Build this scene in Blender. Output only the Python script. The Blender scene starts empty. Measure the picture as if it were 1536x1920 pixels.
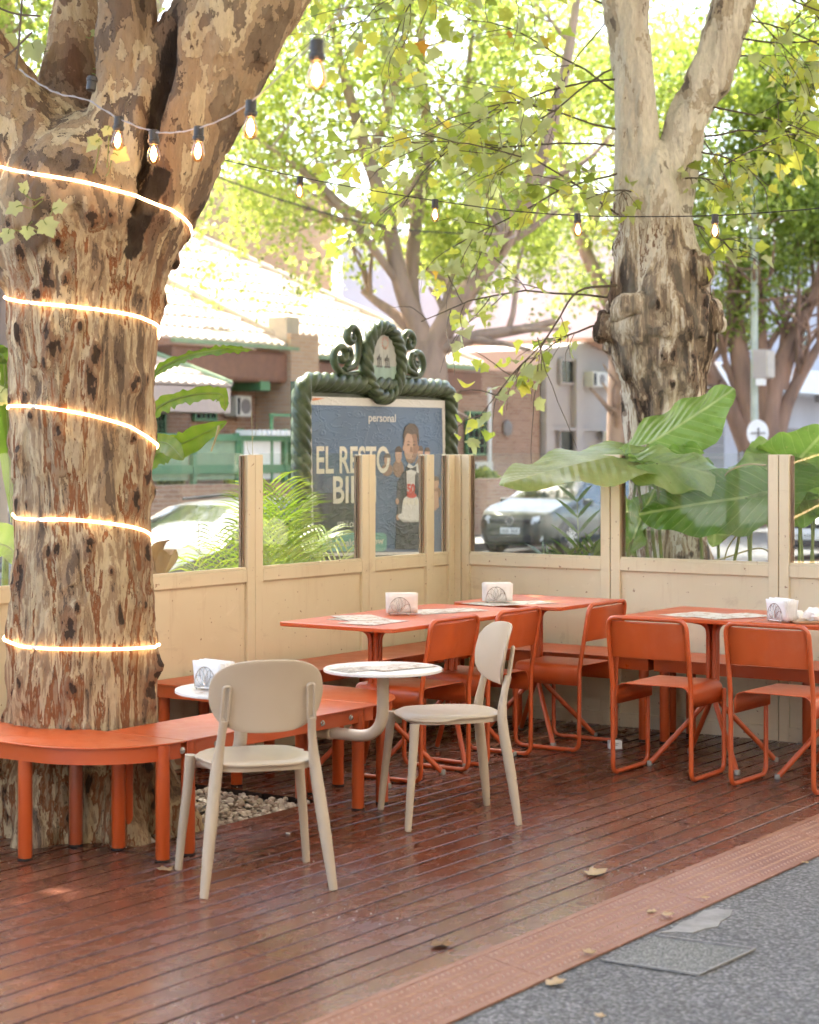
import bpy, bmesh, math, random
import numpy as np
from mathutils import Vector, Matrix
from mathutils.bvhtree import BVHTree

R = math.radians
rnd = random.Random(11)
nr = np.random.default_rng(11)
sc = bpy.context.scene
COL = sc.collection

# ------------------------------------------------------------------ camera
# World frame: +Y runs along the deck boards, +X across them, floor of the deck z = 0.
YAW = R(34.7)
FPX, EYE, HOR = 3500.0, 1.55, 851.0          # focal length and horizon row of a 1536 x 1920 frame
cam_d = bpy.data.cameras.new('camera')
cam = bpy.data.objects.new('camera', cam_d)
COL.objects.link(cam)
cam.location = (0, 0, EYE)
cam.rotation_euler = (R(90), 0, YAW)
cam_d.sensor_fit = 'HORIZONTAL'
cam_d.sensor_width = 36
cam_d.lens = 36 * FPX / 1536
cam_d.shift_y = -(960 - HOR) / 1536
cam_d.clip_start, cam_d.clip_end = 0.1, 600
cam_d.dof.use_dof = True
cam_d.dof.focus_distance = 8.8
cam_d.dof.aperture_fstop = 4.4
sc.camera = cam

# ------------------------------------------------------------------ daylight
SUN_EL, SUN_AZ = R(60), R(160)               # azimuth from +X, counter-clockwise
w = bpy.data.worlds.new('World')
sc.world = w
w.use_nodes = True
nt = w.node_tree
bg = nt.nodes['Background']
sky = nt.nodes.new('ShaderNodeTexSky')
sky.sky_type = 'NISHITA'
sky.sun_disc = False
sky.sun_elevation = SUN_EL
sky.sun_rotation = R(90) - SUN_AZ
sky.air_density, sky.dust_density, sky.ozone_density = 1.0, 3.0, 0.5
nt.links.new(sky.outputs[0], bg.inputs[0])
bg.inputs[1].default_value = 0.15
sun_d = bpy.data.lights.new('sun', 'SUN')
sun_d.energy = 4.0
sun_d.angle = R(0.6)
sun_d.color = (1.0, 0.95, 0.86)
sun = bpy.data.objects.new('sun', sun_d)
COL.objects.link(sun)
SUN_TO = Vector((math.cos(SUN_EL) * math.cos(SUN_AZ), math.cos(SUN_EL) * math.sin(SUN_AZ), math.sin(SUN_EL)))
sun.rotation_euler = SUN_TO.to_track_quat('Z', 'Y').to_euler()
sun.location = SUN_TO * 60

vs = sc.view_settings
vs.view_transform, vs.look = 'Standard', 'None'
vs.gamma = 1.0
vs.use_curve_mapping = False
vs.exposure = 2.58
vs.use_white_balance = True                  # balanced for open shade, as the photograph is
vs.white_balance_temperature = 6800
vs.white_balance_tint = 10
cy = sc.cycles
cy.use_denoising = True
cy.use_adaptive_sampling = True
cy.adaptive_threshold = 0.035
cy.adaptive_min_samples = 12
cy.max_bounces, cy.diffuse_bounces, cy.glossy_bounces = 6, 3, 3
cy.transmission_bounces, cy.transparent_max_bounces = 4, 14
cy.caustics_reflective = cy.caustics_refractive = False
cy.sample_clamp_indirect = 8

# ------------------------------------------------------------------ small tools
CA, SA = math.cos(YAW), math.sin(YAW)


def at(x, y, d):
    """Point at depth d seen at (x, y) of the 1536 x 1920 frame."""
    r = (x - 768) / FPX * d
    return Vector((r * CA - d * SA, r * SA + d * CA, EYE - (y - HOR) / FPX * d))


def tag(o, label=None, cat=None, group=None, kind=None):
    for k, v in (('label', label), ('category', cat), ('group', group), ('kind', kind)):
        if v:
            o[k] = v
    return o


def thing(name, label, cat, loc=(0, 0, 0), rz=0.0, group=None):
    o = bpy.data.objects.new(name, None)
    o.empty_display_size = 0.1
    COL.objects.link(o)
    o.location = loc
    o.rotation_euler = (0, 0, rz)
    return tag(o, label, cat, group)


def link(name, me, parent=None, kind=None):
    o = bpy.data.objects.new(name, me)
    COL.objects.link(o)
    if parent is not None:
        o.parent = parent
    if kind:
        o['kind'] = kind
    return o


def copy_tree(o, parent=None):
    c = o.copy()
    COL.objects.link(c)
    c.parent = parent
    for ch in [x for x in bpy.data.objects if x.parent == o]:
        copy_tree(ch, c)
    return c


def frames(pts, closed=False):
    n = len(pts)
    T = []
    for i in range(n):
        a = pts[(i - 1) % n] if (closed or i > 0) else pts[i]
        b = pts[(i + 1) % n] if (closed or i < n - 1) else pts[i]
        t = (b - a)
        T.append(t.normalized() if t.length > 1e-9 else Vector((0, 0, 1)))
    ref = Vector((0, 0, 1)) if abs(T[0].z) < 0.9 else Vector((1, 0, 0))
    N = [(ref - T[0] * ref.dot(T[0])).normalized()]
    for i in range(1, n):
        v = N[-1] - T[i] * N[-1].dot(T[i])
        N.append(v.normalized() if v.length > 1e-6 else N[-1])
    return T, N, [T[i].cross(N[i]) for i in range(n)]


def fillet(pts, r, n=5, closed=False):
    pts = [Vector(p) for p in pts]
    out = []
    m = len(pts)
    for i, p in enumerate(pts):
        if not closed and i in (0, m - 1):
            out.append(p)
            continue
        a, b = pts[(i - 1) % m], pts[(i + 1) % m]
        u, v = (a - p), (b - p)
        k = min(r, u.length * 0.49, v.length * 0.49)
        s, e = p + u.normalized() * k, p + v.normalized() * k
        for j in range(n + 1):
            t = j / n
            out.append(s * (1 - t) ** 2 + p * 2 * t * (1 - t) + e * t * t)
    return out


def smooth_path(pts, n=6):
    """Catmull-Rom through pts."""
    pts = [Vector(p) for p in pts]
    P = [pts[0] * 2 - pts[1]] + pts + [pts[-1] * 2 - pts[-2]]
    out = []
    for i in range(1, len(P) - 2):
        for j in range(n):
            t = j / n
            a, b, c, d = P[i - 1], P[i], P[i + 1], P[i + 2]
            out.append(0.5 * ((2 * b) + (c - a) * t + (2 * a - 5 * b + 4 * c - d) * t * t + (3 * b - a - 3 * c + d) * t ** 3))
    out.append(pts[-1])
    return out


class MB:
    def __init__(s):
        s.v, s.f = [], []

    def add(s, V, F):
        o = len(s.v)
        s.v += [tuple(p) for p in V]
        s.f += [tuple(i + o for i in q) for q in F]
        return s

    def box(s, c, size, rz=0.0, M=None):
        c = Vector(c)
        h = Vector(size) / 2
        m = M or Matrix.Rotation(rz, 3, 'Z')
        V = [c + m @ Vector((x * h.x, y * h.y, z * h.z)) for z in (-1, 1) for y in (-1, 1) for x in (-1, 1)]
        return s.add(V, [(0, 2, 3, 1), (4, 5, 7, 6), (0, 1, 5, 4), (2, 6, 7, 3), (0, 4, 6, 2), (1, 3, 7, 5)])

    def tube(s, pts, r, n=10, closed=False, cap=True, flat=1.0):
        pts = [Vector(p) for p in pts]
        T, N, B = frames(pts, closed)
        V = []
        for i, p in enumerate(pts):
            ri = r[i] if hasattr(r, '__len__') else r
            for k in range(n):
                a = 2 * math.pi * k / n
                V.append(p + N[i] * (math.cos(a) * ri) + B[i] * (math.sin(a) * ri * flat))
        F = []
        m = len(pts)
        for i in range(m if closed else m - 1):
            j = (i + 1) % m
            for k in range(n):
                l = (k + 1) % n
                F.append((i * n + k, i * n + l, j * n + l, j * n + k))
        if cap and not closed:
            F.append(tuple(range(n - 1, -1, -1)))
            F.append(tuple((m - 1) * n + k for k in range(n)))
        return s.add(V, F)

    def lathe(s, prof, c=(0, 0, 0), n=20, axis='Z'):
        V, F = [], []
        for (r, z) in prof:
            for k in range(n):
                a = 2 * math.pi * k / n
                p = (r * math.cos(a), r * math.sin(a), z)
                if axis == 'X':
                    p = (p[2], p[0], p[1])
                elif axis == 'Y':
                    p = (p[0], p[2], p[1])
                V.append((p[0] + c[0], p[1] + c[1], p[2] + c[2]))
        m = len(prof)
        for i in range(m - 1):
            for k in range(n):
                l = (k + 1) % n
                F.append((i * n + k, i * n + l, (i + 1) * n + l, (i + 1) * n + k))
        F.append(tuple(range(n - 1, -1, -1)))
        F.append(tuple((m - 1) * n + k for k in range(n)))
        return s.add(V, F)

    def prism(s, poly, z0, z1):
        n = len(poly)
        V = [(x, y, z0) for x, y in poly] + [(x, y, z1) for x, y in poly]
        F = [tuple(range(n - 1, -1, -1)), tuple(range(n, 2 * n))]
        F += [(i, (i + 1) % n, n + (i + 1) % n, n + i) for i in range(n)]
        return s.add(V, F)

    def grid(s, P):
        """P: rows of points."""
        m, n = len(P), len(P[0])
        V = [q for row in P for q in row]
        F = [(i * n + j, i * n + j + 1, (i + 1) * n + j + 1, (i + 1) * n + j) for i in range(m - 1) for j in range(n - 1)]
        return s.add(V, F)

    def mesh(s, name, mat, smooth=False):
        me = bpy.data.meshes.new(name)
        me.from_pydata(s.v, [], s.f)
        me.update()
        if mat:
            me.materials.append(mat)
        if smooth:
            me.shade_smooth()
            me.set_sharp_from_angle(angle=R(smooth if smooth > 1 else 38))
        return me

    def build(s, name, mat, parent=None, smooth=False, bevel=0.0, seg=2, kind=None, recalc=True):
        me = s.mesh(name, mat, False)
        if recalc:
            bm = bmesh.new()
            bm.from_mesh(me)
            bmesh.ops.recalc_face_normals(bm, faces=bm.faces)
            bm.to_mesh(me)
            bm.free()
        if smooth:
            me.shade_smooth()
            me.set_sharp_from_angle(angle=R(smooth if smooth > 1 else 38))
        o = link(name, me, parent, kind)
        if bevel:
            b = o.modifiers.new('edge', 'BEVEL')
            b.width, b.segments, b.limit_method, b.angle_limit = bevel, seg, 'ANGLE', R(35)
        return o


def solid(o, t, off=0.0):
    m = o.modifiers.new('thick', 'SOLIDIFY')
    m.thickness, m.offset = t, off
    return o


def subsurf(o, n=1):
    m = o.modifiers.new('sub', 'SUBSURF')
    m.levels = m.render_levels = n
    return o


def superellipse(a, b, p=2.6, n=40, cx=0, cy=0):
    out = []
    for k in range(n):
        t = 2 * math.pi * k / n
        c, q = math.cos(t), math.sin(t)
        out.append((cx + a * math.copysign(abs(c) ** (2 / p), c), cy + b * math.copysign(abs(q) ** (2 / p), q)))
    return out


def round_rect(x0, y0, x1, y1, r, n=5):
    out = []
    for (cx, cy, a0) in ((x1 - r, y1 - r, 0), (x0 + r, y1 - r, 90), (x0 + r, y0 + r, 180), (x1 - r, y0 + r, 270)):
        for k in range(n + 1):
            a = R(a0 + 90 * k / n)
            out.append((cx + r * math.cos(a), cy + r * math.sin(a)))
    return out


# numpy value noise
def _hash(ix, iy, iz, seed):
    h = (ix * 374761393 + iy * 668265263 + iz * 2147483647 + seed * 1274126177) & 0xFFFFFFFF
    h = ((h ^ (h >> 13)) * 1274126177) & 0xFFFFFFFF
    return ((h ^ (h >> 16)) & 0xFFFF) / 65535.0


def vnoise(P, seed=0):
    P = np.asarray(P, dtype=np.float64)
    I = np.floor(P).astype(np.int64)
    F = P - I
    F = F * F * (3 - 2 * F)
    out = 0
    for dx in (0, 1):
        wx = F[:, 0] if dx else 1 - F[:, 0]
        for dy in (0, 1):
            wy = F[:, 1] if dy else 1 - F[:, 1]
            for dz in (0, 1):
                wz = F[:, 2] if dz else 1 - F[:, 2]
                out = out + wx * wy * wz * _hash(I[:, 0] + dx, I[:, 1] + dy, I[:, 2] + dz, seed)
    return out


def fbm(P, octv=4, seed=0):
    s, a, t = 0, 1.0, 0
    for k in range(octv):
        s = s + a * vnoise(P * (2.03 ** k) + 17.3 * k, seed + k)
        t += a
        a *= 0.5
    return s / t - 0.5


# ------------------------------------------------------------------ materials
class NT:
    """Thin wrapper to write node trees briefly."""

    def __init__(s, name):
        s.m = bpy.data.materials.new(name)
        s.m.use_nodes = True
        s.t = s.m.node_tree
        s.b = s.t.nodes['Principled BSDF']
        s.out = s.t.nodes['Material Output']

    def n(s, typ, **kw):
        x = s.t.nodes.new('ShaderNode' + typ)
        for k, v in kw.items():
            setattr(x, k, v)
        return x

    def l(s, a, b):
        s.t.links.new(a, b)

    def setb(s, **kw):
        for k, v in kw.items():
            s.b.inputs[k.replace('_', ' ')].default_value = v

    def coords(s, scale=(1, 1, 1), kind='Object', loc=None):
        tc = s.n('TexCoord')
        mp = s.n('Mapping')
        mp.inputs['Scale'].default_value = scale
        s.l(tc.outputs[kind], mp.inputs[0])
        if loc is not None:
            s.l(loc, mp.inputs[1])
        return mp.outputs[0]

    def noise(s, vec, scale, detail=3, rough=0.55, dist=0.0):
        x = s.n('TexNoise')
        x.inputs['Scale'].default_value = scale
        x.inputs['Detail'].default_value = detail
        x.inputs['Roughness'].default_value = rough
        x.inputs['Distortion'].default_value = dist
        if vec is not None:
            s.l(vec, x.inputs['Vector'])
        return x.outputs['Fac']

    def ramp(s, fac, stops, interp='LINEAR'):
        x = s.n('ValToRGB')
        cr = x.color_ramp
        cr.interpolation = interp
        while len(cr.elements) < len(stops):
            cr.elements.new(0.5)
        for e, (p, c) in zip(cr.elements, stops):
            e.position = p
            e.color = (*c, 1) if len(c) == 3 else c
        s.l(fac, x.inputs[0])
        return x.outputs[0]

    def val(s, fac, a, b, lo=0.0, hi=1.0):
        x = s.n('MapRange')
        for i, v in enumerate((a, b, lo, hi)):
            x.inputs[i + 1].default_value = v
        s.l(fac, x.inputs[0])
        return x.outputs[0]

    def mix(s, fac, a, b, mode='MIX'):
        x = s.n('Mix', data_type='RGBA', blend_type=mode)
        for sock, v in ((x.inputs[0], fac), (x.inputs[6], a), (x.inputs[7], b)):
            if isinstance(v, (int, float)):
                sock.default_value = v
            elif isinstance(v, tuple):
                sock.default_value = (*v, 1) if len(v) == 3 else v
            else:
                s.l(v, sock)
        return x.outputs[2]

    def math(s, op, a, b=0.0):
        x = s.n('Math', operation=op)
        for i, v in enumerate((a, b)):
            if isinstance(v, (int, float)):
                x.inputs[i].default_value = v
            else:
                s.l(v, x.inputs[i])
        return x.outputs[0]

    def attr(s, name):
        x = s.n('Attribute')
        x.attribute_name = name
        return x

    def rand(s):
        return s.n('ObjectInfo').outputs['Random']

    def bump(s, h, strength=0.3, dist=0.01):
        x = s.n('Bump')
        x.inputs['Strength'].default_value = strength
        x.inputs['Distance'].default_value = dist
        s.l(h, x.inputs['Height'])
        s.l(x.outputs[0], s.b.inputs['Normal'])
        return x

    def color(s, c):
        s.l(c, s.b.inputs['Base Color'])

    def rough(s, c):
        s.l(c, s.b.inputs['Roughness'])


def plain(name, base, rough=0.5, var=0.12, scale=6.0, bump=0.0, bscale=80.0, metallic=0.0, spec=0.5, stretch=(1, 1, 1)):
    t = NT(name)
    t.setb(Metallic=metallic, Specular_IOR_Level=spec)
    v = t.coords(stretch)
    f = t.noise(v, scale, 4, 0.6)
    lo = tuple(c * (1 - var) for c in base)
    hi = tuple(min(1, c * (1 + var)) for c in base)
    t.color(t.ramp(f, [(0.3, lo), (0.7, hi)]))
    t.rough(t.val(f, 0.3, 0.7, max(0.02, rough - 0.07), min(1, rough + 0.07)))
    if bump:
        t.bump(t.noise(v, bscale, 2, 0.5), bump, 0.002)
    return t.m


def emit(name, col, strength):
    t = NT(name)
    t.setb(Base_Color=(*col, 1), Emission_Color=(*col, 1), Emission_Strength=strength, Roughness=0.4)
    return t.m


M = {}
M['orange'] = plain('orange_paint', (0.53, 0.088, 0.015), 0.33, 0.06, 3, 0.10, 500, spec=0.75)


def worn_orange():
    t = NT('orange_paint_worn')
    t.setb(Specular_IOR_Level=0.7)
    v = t.coords()
    r = t.rand()
    f = t.noise(v, 3, 4, 0.6)
    c = t.ramp(f, [(0.3, (0.50, 0.074, 0.011)), (0.7, (0.55, 0.088, 0.014))])
    c = t.mix(t.math('MULTIPLY', r, 0.22), c, (0.50, 0.13, 0.05))
    sc_ = t.noise(t.coords((1, 1, 0.35)), 26, 7, 0.75, 0.8)
    c = t.mix(t.val(sc_, 0.66, 0.72, 0, 0.45), c, (0.60, 0.27, 0.17))
    c = t.mix(t.val(sc_, 0.30, 0.25, 0, 0.7), c, (0.22, 0.045, 0.015))
    dust_ = t.noise(v, 7, 6, 0.7)
    t.color(t.mix(t.val(dust_, 0.52, 0.75, 0, 0.09), c, (0.55, 0.40, 0.30)))
    t.rough(t.val(dust_, 0.3, 0.75, 0.27, 0.46))
    t.bump(t.noise(v, 500, 2), 0.08, 0.002)
    return t.m


M['orange'] = worn_orange()
M['foot'] = plain('black_rubber', (0.02, 0.02, 0.02), 0.7)
M['greyfoot'] = plain('grey_plastic', (0.3, 0.3, 0.28), 0.6)
M['beige'] = plain('beige_plastic', (0.46, 0.375, 0.275), 0.42, 0.03, 3, 0.06, 700)
M['armcream'] = plain('cream_pipe_paint', (0.52, 0.43, 0.32), 0.38, 0.05, 5)
M['white_top'] = plain('white_laminate', (0.76, 0.74, 0.70), 0.3, 0.03)
M['steel'] = plain('steel', (0.6, 0.6, 0.58), 0.28, 0.1, 9, metallic=1.0)
M['wire'] = plain('chrome_wire', (0.55, 0.53, 0.52), 0.25, 0.05, 9, metallic=1.0)
M['paper_white'] = plain('napkin_paper', (0.80, 0.79, 0.77), 0.9, 0.03, 30, 0.2, 120)
M['socket'] = plain('black_bakelite', (0.025, 0.023, 0.022), 0.45)
M['cable'] = plain('dark_cable', (0.035, 0.028, 0.026), 0.6)
M['cable_grey'] = plain('grey_cable', (0.33, 0.31, 0.32), 0.6)
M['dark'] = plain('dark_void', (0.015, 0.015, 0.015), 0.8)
M['seal'] = plain('brown_seal', (0.26, 0.17, 0.11), 0.6, 0.2)
M['soil'] = plain('dark_soil', (0.045, 0.032, 0.022), 0.95, 0.4, 12, 0.8, 60)
M['pot'] = plain('planter_paint', (0.10, 0.09, 0.08), 0.7, 0.2)


def cream_panel():
    t = NT('cream_paint')
    v = t.coords((1, 1, 1))
    big = t.noise(v, 1.7, 3)
    st = t.noise(t.coords((6, 6, 0.6)), 3, 5, 0.7)
    c = t.ramp(big, [(0.3, (0.66, 0.575, 0.40)), (0.7, (0.71, 0.63, 0.455))])
    c = t.mix(t.val(st, 0.56, 0.74, 0, 0.40), c, (0.50, 0.38, 0.24))
    sm = t.noise(t.coords((1, 1, 2.2)), 4.5, 6, 0.72, 0.5)
    c = t.mix(t.val(sm, 0.60, 0.70, 0, 0.30), c, (0.42, 0.33, 0.22))
    c = t.mix(t.val(sm, 0.40, 0.30, 0, 0.30), c, (0.82, 0.74, 0.58))
    spot = t.noise(v, 38, 2, 0.5)
    c = t.mix(t.val(spot, 0.715, 0.74, 0, 0.75), c, (0.22, 0.09, 0.04))
    t.color(c)
    t.rough(t.val(big, 0.3, 0.7, 0.42, 0.55))
    t.bump(t.noise(v, 22, 3), 0.06, 0.003)
    return t.m


M['cream'] = cream_panel()


def deck_wood():
    t = NT('oiled_deck_wood')
    r = t.rand()
    cmb = t.n('CombineXYZ')
    t.l(t.math('MULTIPLY', r, 37.0), cmb.inputs[0])
    t.l(t.math('MULTIPLY', r, 91.0), cmb.inputs[1])
    v = t.coords((1, 1, 1), loc=cmb.outputs[0])
    vg = t.coords((30, 1.3, 30), loc=cmb.outputs[0])
    grain = t.noise(vg, 2.2, 6, 0.65, 0.6)
    blot = t.noise(v, 3.2, 5, 0.65, 0.3)
    c = t.ramp(blot, [(0.28, (0.105, 0.036, 0.021)), (0.5, (0.150, 0.051, 0.028)), (0.72, (0.205, 0.072, 0.038))])
    c = t.mix(t.val(grain, 0.35, 0.7, 0.0, 0.55), c, (0.07, 0.022, 0.014))
    c = t.mix(t.val(r, 0, 1, 0.0, 0.4), c, t.mix(r, (0.08, 0.024, 0.016), (0.22, 0.085, 0.05)))
    scuff = t.noise(t.coords((1, 0.5, 1)), 9, 6, 0.75, 0.8)
    c = t.mix(t.val(scuff, 0.62, 0.72, 0, 0.45), c, (0.36, 0.21, 0.15))
    t.color(c)
    t.rough(t.math('ADD', t.val(blot, 0.3, 0.7, 0.30, 0.19), t.val(scuff, 0.5, 0.75, 0.0, 0.22)))
    h = t.math('ADD', t.math('MULTIPLY', grain, 0.5), t.math('MULTIPLY', scuff, 0.35))
    t.bump(h, 0.22, 0.003)
    return t.m


M['deck'] = deck_wood()


def rust_plate():
    t = NT('painted_checker_plate')
    v = t.coords((1, 1, 1), 'Object')
    a = t.noise(v, 2.6, 5, 0.6)
    b = t.noise(v, 30, 4, 0.7)
    c = t.ramp(a, [(0.3, (0.22, 0.087, 0.046)), (0.7, (0.28, 0.130, 0.076))])
    c = t.mix(t.val(b, 0.56, 0.7, 0, 0.6), c, (0.46, 0.30, 0.22))
    c = t.mix(t.val(b, 0.40, 0.28, 0, 0.5), c, (0.16, 0.055, 0.03))
    t.color(c)
    t.rough(t.val(b, 0.3, 0.7, 0.38, 0.62))
    t.bump(b, 0.1, 0.002)
    return t.m


M['plate'] = rust_plate()
M['tread'] = plain('worn_tread_metal', (0.36, 0.21, 0.135), 0.36, 0.2, 20)
M['plank_edge'] = plain('gap_shade_board_edge', (0.022, 0.011, 0.008), 0.85, 0.3, 10)  # board sides coloured near black, painting the shade of the gaps


def pebble_pave(name, dark, light, scale=75.0, bump=0.9):
    t = NT(name)
    v = t.coords((1, 1, 1))
    vo = t.n('TexVoronoi')
    vo.inputs['Scale'].default_value = scale
    t.l(v, vo.inputs['Vector'])
    cell = t.n('SeparateColor')
    t.l(vo.outputs['Color'], cell.inputs[0])
    big = t.noise(v, 1.3, 4, 0.6)
    c = t.ramp(cell.outputs[0], [(0.0, dark), (0.75, light), (1.0, tuple(min(1, x * 1.5) for x in light))])
    c = t.mix(t.val(big, 0.35, 0.7, 0, 0.35), c, tuple(x * 0.72 for x in dark))
    c = t.mix(t.val(vo.outputs['Distance'], 0.35, 0.7, 0, 0.75), c, tuple(x * 0.4 for x in dark))
    stn = t.noise(v, 3.1, 7, 0.72, 0.6)
    c = t.mix(t.val(stn, 0.60, 0.68, 0, 0.35), c, tuple(min(1, x * 1.25) for x in light))
    c = t.mix(t.val(stn, 0.40, 0.33, 0, 0.40), c, tuple(x * 0.45 for x in dark))
    t.color(c)
    t.setb(Roughness=0.85)
    t.bump(t.math('SUBTRACT', 1.0, vo.outputs['Distance']), bump, 0.006)
    return t.m


M['pave'] = pebble_pave('washed_pebble_paving', (0.12, 0.117, 0.112), (0.205, 0.20, 0.193), 80.0)
M['pave2'] = pebble_pave('fine_pebble_patch', (0.15, 0.15, 0.135), (0.23, 0.23, 0.21), 120, 0.5)
M['cement'] = plain('cement_patch', (0.235, 0.225, 0.21), 0.9, 0.25, 16, 0.9, 70)
M['asphalt'] = plain('asphalt', (0.075, 0.075, 0.078), 0.85, 0.25, 4, 0.5, 90)
M['road_line'] = plain('worn_road_paint', (0.6, 0.6, 0.56), 0.7, 0.2, 9)
M['kerb'] = plain('granite_kerb', (0.24, 0.23, 0.22), 0.8, 0.2, 14, 0.3)
M['far_pave'] = plain('grey_tile_pavement', (0.26, 0.25, 0.235), 0.8, 0.15, 3)


def gravel_mat():
    t = NT('pale_pebbles')
    a = t.attr('lf')
    t.color(t.ramp(a.outputs['Fac'], [(0, (0.30, 0.23, 0.19)), (0.5, (0.52, 0.45, 0.39)), (1, (0.74, 0.69, 0.63))]))
    t.setb(Roughness=0.85)
    t.bump(t.noise(t.coords(), 120, 3), 0.3, 0.003)
    return t.m


M['gravel'] = gravel_mat()


def glass_mat(name, tint=(0.965, 0.985, 0.975), ior=1.5, rough=0.0, boost=1.0, dust=0.0):
    m = bpy.data.materials.new(name)
    m.use_nodes = True
    t = m.node_tree
    t.nodes.clear()
    out = t.nodes.new('ShaderNodeOutputMaterial')
    tr = t.nodes.new('ShaderNodeBsdfTransparent')
    tr.inputs[0].default_value = (*tint, 1)
    gl = t.nodes.new('ShaderNodeBsdfGlossy')
    gl.inputs['Roughness'].default_value = rough
    fr = t.nodes.new('ShaderNodeFresnel')
    ge = t.nodes.new('ShaderNodeNewGeometry')          # same reflectance on the way out of a pane as on the way in
    mr = t.nodes.new('ShaderNodeMapRange')
    mr.inputs[3].default_value, mr.inputs[4].default_value = ior, 1.0 / ior
    t.links.new(ge.outputs['Backfacing'], mr.inputs[0])
    t.links.new(mr.outputs[0], fr.inputs[0])
    mx = t.nodes.new('ShaderNodeMixShader')
    if boost != 1.0:
        mu = t.nodes.new('ShaderNodeMath')
        mu.operation = 'MULTIPLY'
        mu.inputs[1].default_value = boost
        mu.use_clamp = True
        t.links.new(fr.outputs[0], mu.inputs[0])
        t.links.new(mu.outputs[0], mx.inputs[0])
    else:
        t.links.new(fr.outputs[0], mx.inputs[0])
    t.links.new(tr.outputs[0], mx.inputs[1])
    t.links.new(gl.outputs[0], mx.inputs[2])
    if dust:
        nz = t.nodes.new('ShaderNodeTexNoise')
        nz.inputs['Scale'].default_value, nz.inputs['Detail'].default_value = 3.5, 6
        tc = t.nodes.new('ShaderNodeTexCoord')
        t.links.new(tc.outputs['Object'], nz.inputs['Vector'])
        m2 = t.nodes.new('ShaderNodeMapRange')
        for i_, v_ in enumerate((0.35, 0.75, dust * 0.4, dust)):
            m2.inputs[i_ + 1].default_value = v_
        t.links.new(nz.outputs['Fac'], m2.inputs[0])
        df = t.nodes.new('ShaderNodeBsdfDiffuse')
        df.inputs[0].default_value = (.8, .8, .78, 1)
        m3 = t.nodes.new('ShaderNodeMixShader')
        t.links.new(m2.outputs[0], m3.inputs[0])
        t.links.new(mx.outputs[0], m3.inputs[1])
        t.links.new(df.outputs[0], m3.inputs[2])
        mx = m3
    t.links.new(mx.outputs[0], out.inputs[0])
    return m


M['glass'] = glass_mat('clear_glass', dust=0.028)
M['bulb_glass'] = glass_mat('amber_bulb_glass', (1.0, 0.72, 0.42), 1.5, 0.0, 1.6)
M['shrink'] = glass_mat('plastic_wrap', (0.9, 0.9, 0.9), 1.4, 0.25, 3.0)


def leaf_mat(name, stops, trans=0.45, rough=0.45, veins=False, under=None):
    m = bpy.data.materials.new(name)
    t = NT.__new__(NT)
    t.m = m
    m.use_nodes = True
    t.t = m.node_tree
    t.b = t.t.nodes['Principled BSDF']
    t.out = t.t.nodes['Material Output']
    a = t.attr('lf')
    c = t.ramp(a.outputs['Fac'], stops)
    if veins:
        # u across, v along stored in attribute 'uvx'
        q = t.attr('uvx')
        sp = t.n('SeparateXYZ')
        t.l(q.outputs['Vector'], sp.inputs[0])
        ax = t.math('ABSOLUTE', sp.outputs[0])
        mid = t.val(ax, 0.012, 0.035, 1, 0)
        wv = t.math('FRACT', t.math('MULTIPLY', t.math('SUBTRACT', sp.outputs[1], t.math('MULTIPLY', ax, 0.62)), 7.5))
        sv = t.val(t.math('ABSOLUTE', t.math('SUBTRACT', wv, 0.5)), 0.0, 0.045, 0.7, 0)
        vein = t.math('MAXIMUM', mid, sv)
        c = t.mix(vein, c, stops[-1][1])
        blot = t.noise(t.coords(), 7, 4, 0.6)
        c = t.mix(t.val(blot, 0.35, 0.7, 0, 0.45), c, stops[0][1])
        fleck = t.noise(t.coords(), 60, 3, 0.6)
        c = t.mix(t.val(fleck, 0.66, 0.70, 0, 0.6), c, (0.45, 0.42, 0.22))
        c = t.mix(t.val(fleck, 0.31, 0.27, 0, 0.8), c, (0.16, 0.09, 0.03))
        t.bump(t.math('SUBTRACT', t.math('MULTIPLY', t.math('ABSOLUTE', t.math('SUBTRACT', wv, 0.5)), 1.0), t.math('MULTIPLY', mid, 0.3)), 0.22, 0.015)
    if under:
        g = t.n('NewGeometry')
        c = t.mix(t.math('MULTIPLY', g.outputs['Backfacing'], 0.75), c, under)
    t.color(c)
    t.setb(Roughness=rough, Specular_IOR_Level=0.4)
    tl = t.n('BsdfTranslucent')
    c2 = t.mix(1.0, c, (1.3, 1.28, 0.75), 'MULTIPLY')
    t.l(c2, tl.inputs[0])
    mx = t.n('MixShader')
    mx.inputs[0].default_value = trans
    t.l(t.b.outputs[0], mx.inputs[1])
    t.l(tl.outputs[0], mx.inputs[2])
    t.l(mx.outputs[0], t.out.inputs[0])
    return m


M['leaf_plane'] = leaf_mat('plane_leaf', [(0, (0.19, 0.26, 0.06)), (0.35, (0.33, 0.41, 0.095)), (0.7, (0.47, 0.50, 0.12)), (0.93, (0.56, 0.50, 0.12)), (1, (0.44, 0.20, 0.04))], 0.55, 0.5, under=(0.42, 0.47, 0.32))
M['leaf_far'] = leaf_mat('far_plane_leaf', [(0, (0.20, 0.27, 0.08)), (0.5, (0.33, 0.41, 0.12)), (1, (0.46, 0.51, 0.18))], 0.58, 0.45)
M['leaf_ficus'] = leaf_mat('ficus_leaf', [(0, (0.13, 0.19, 0.04)), (0.5, (0.25, 0.33, 0.075)), (1, (0.38, 0.45, 0.12))], 0.55, 0.4)
M['leaf_aloc'] = leaf_mat('elephant_ear_leaf', [(0, (0.09, 0.20, 0.035)), (0.5, (0.18, 0.33, 0.07)), (1, (0.42, 0.53, 0.25))], 0.52, 0.30, veins=True)
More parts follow.
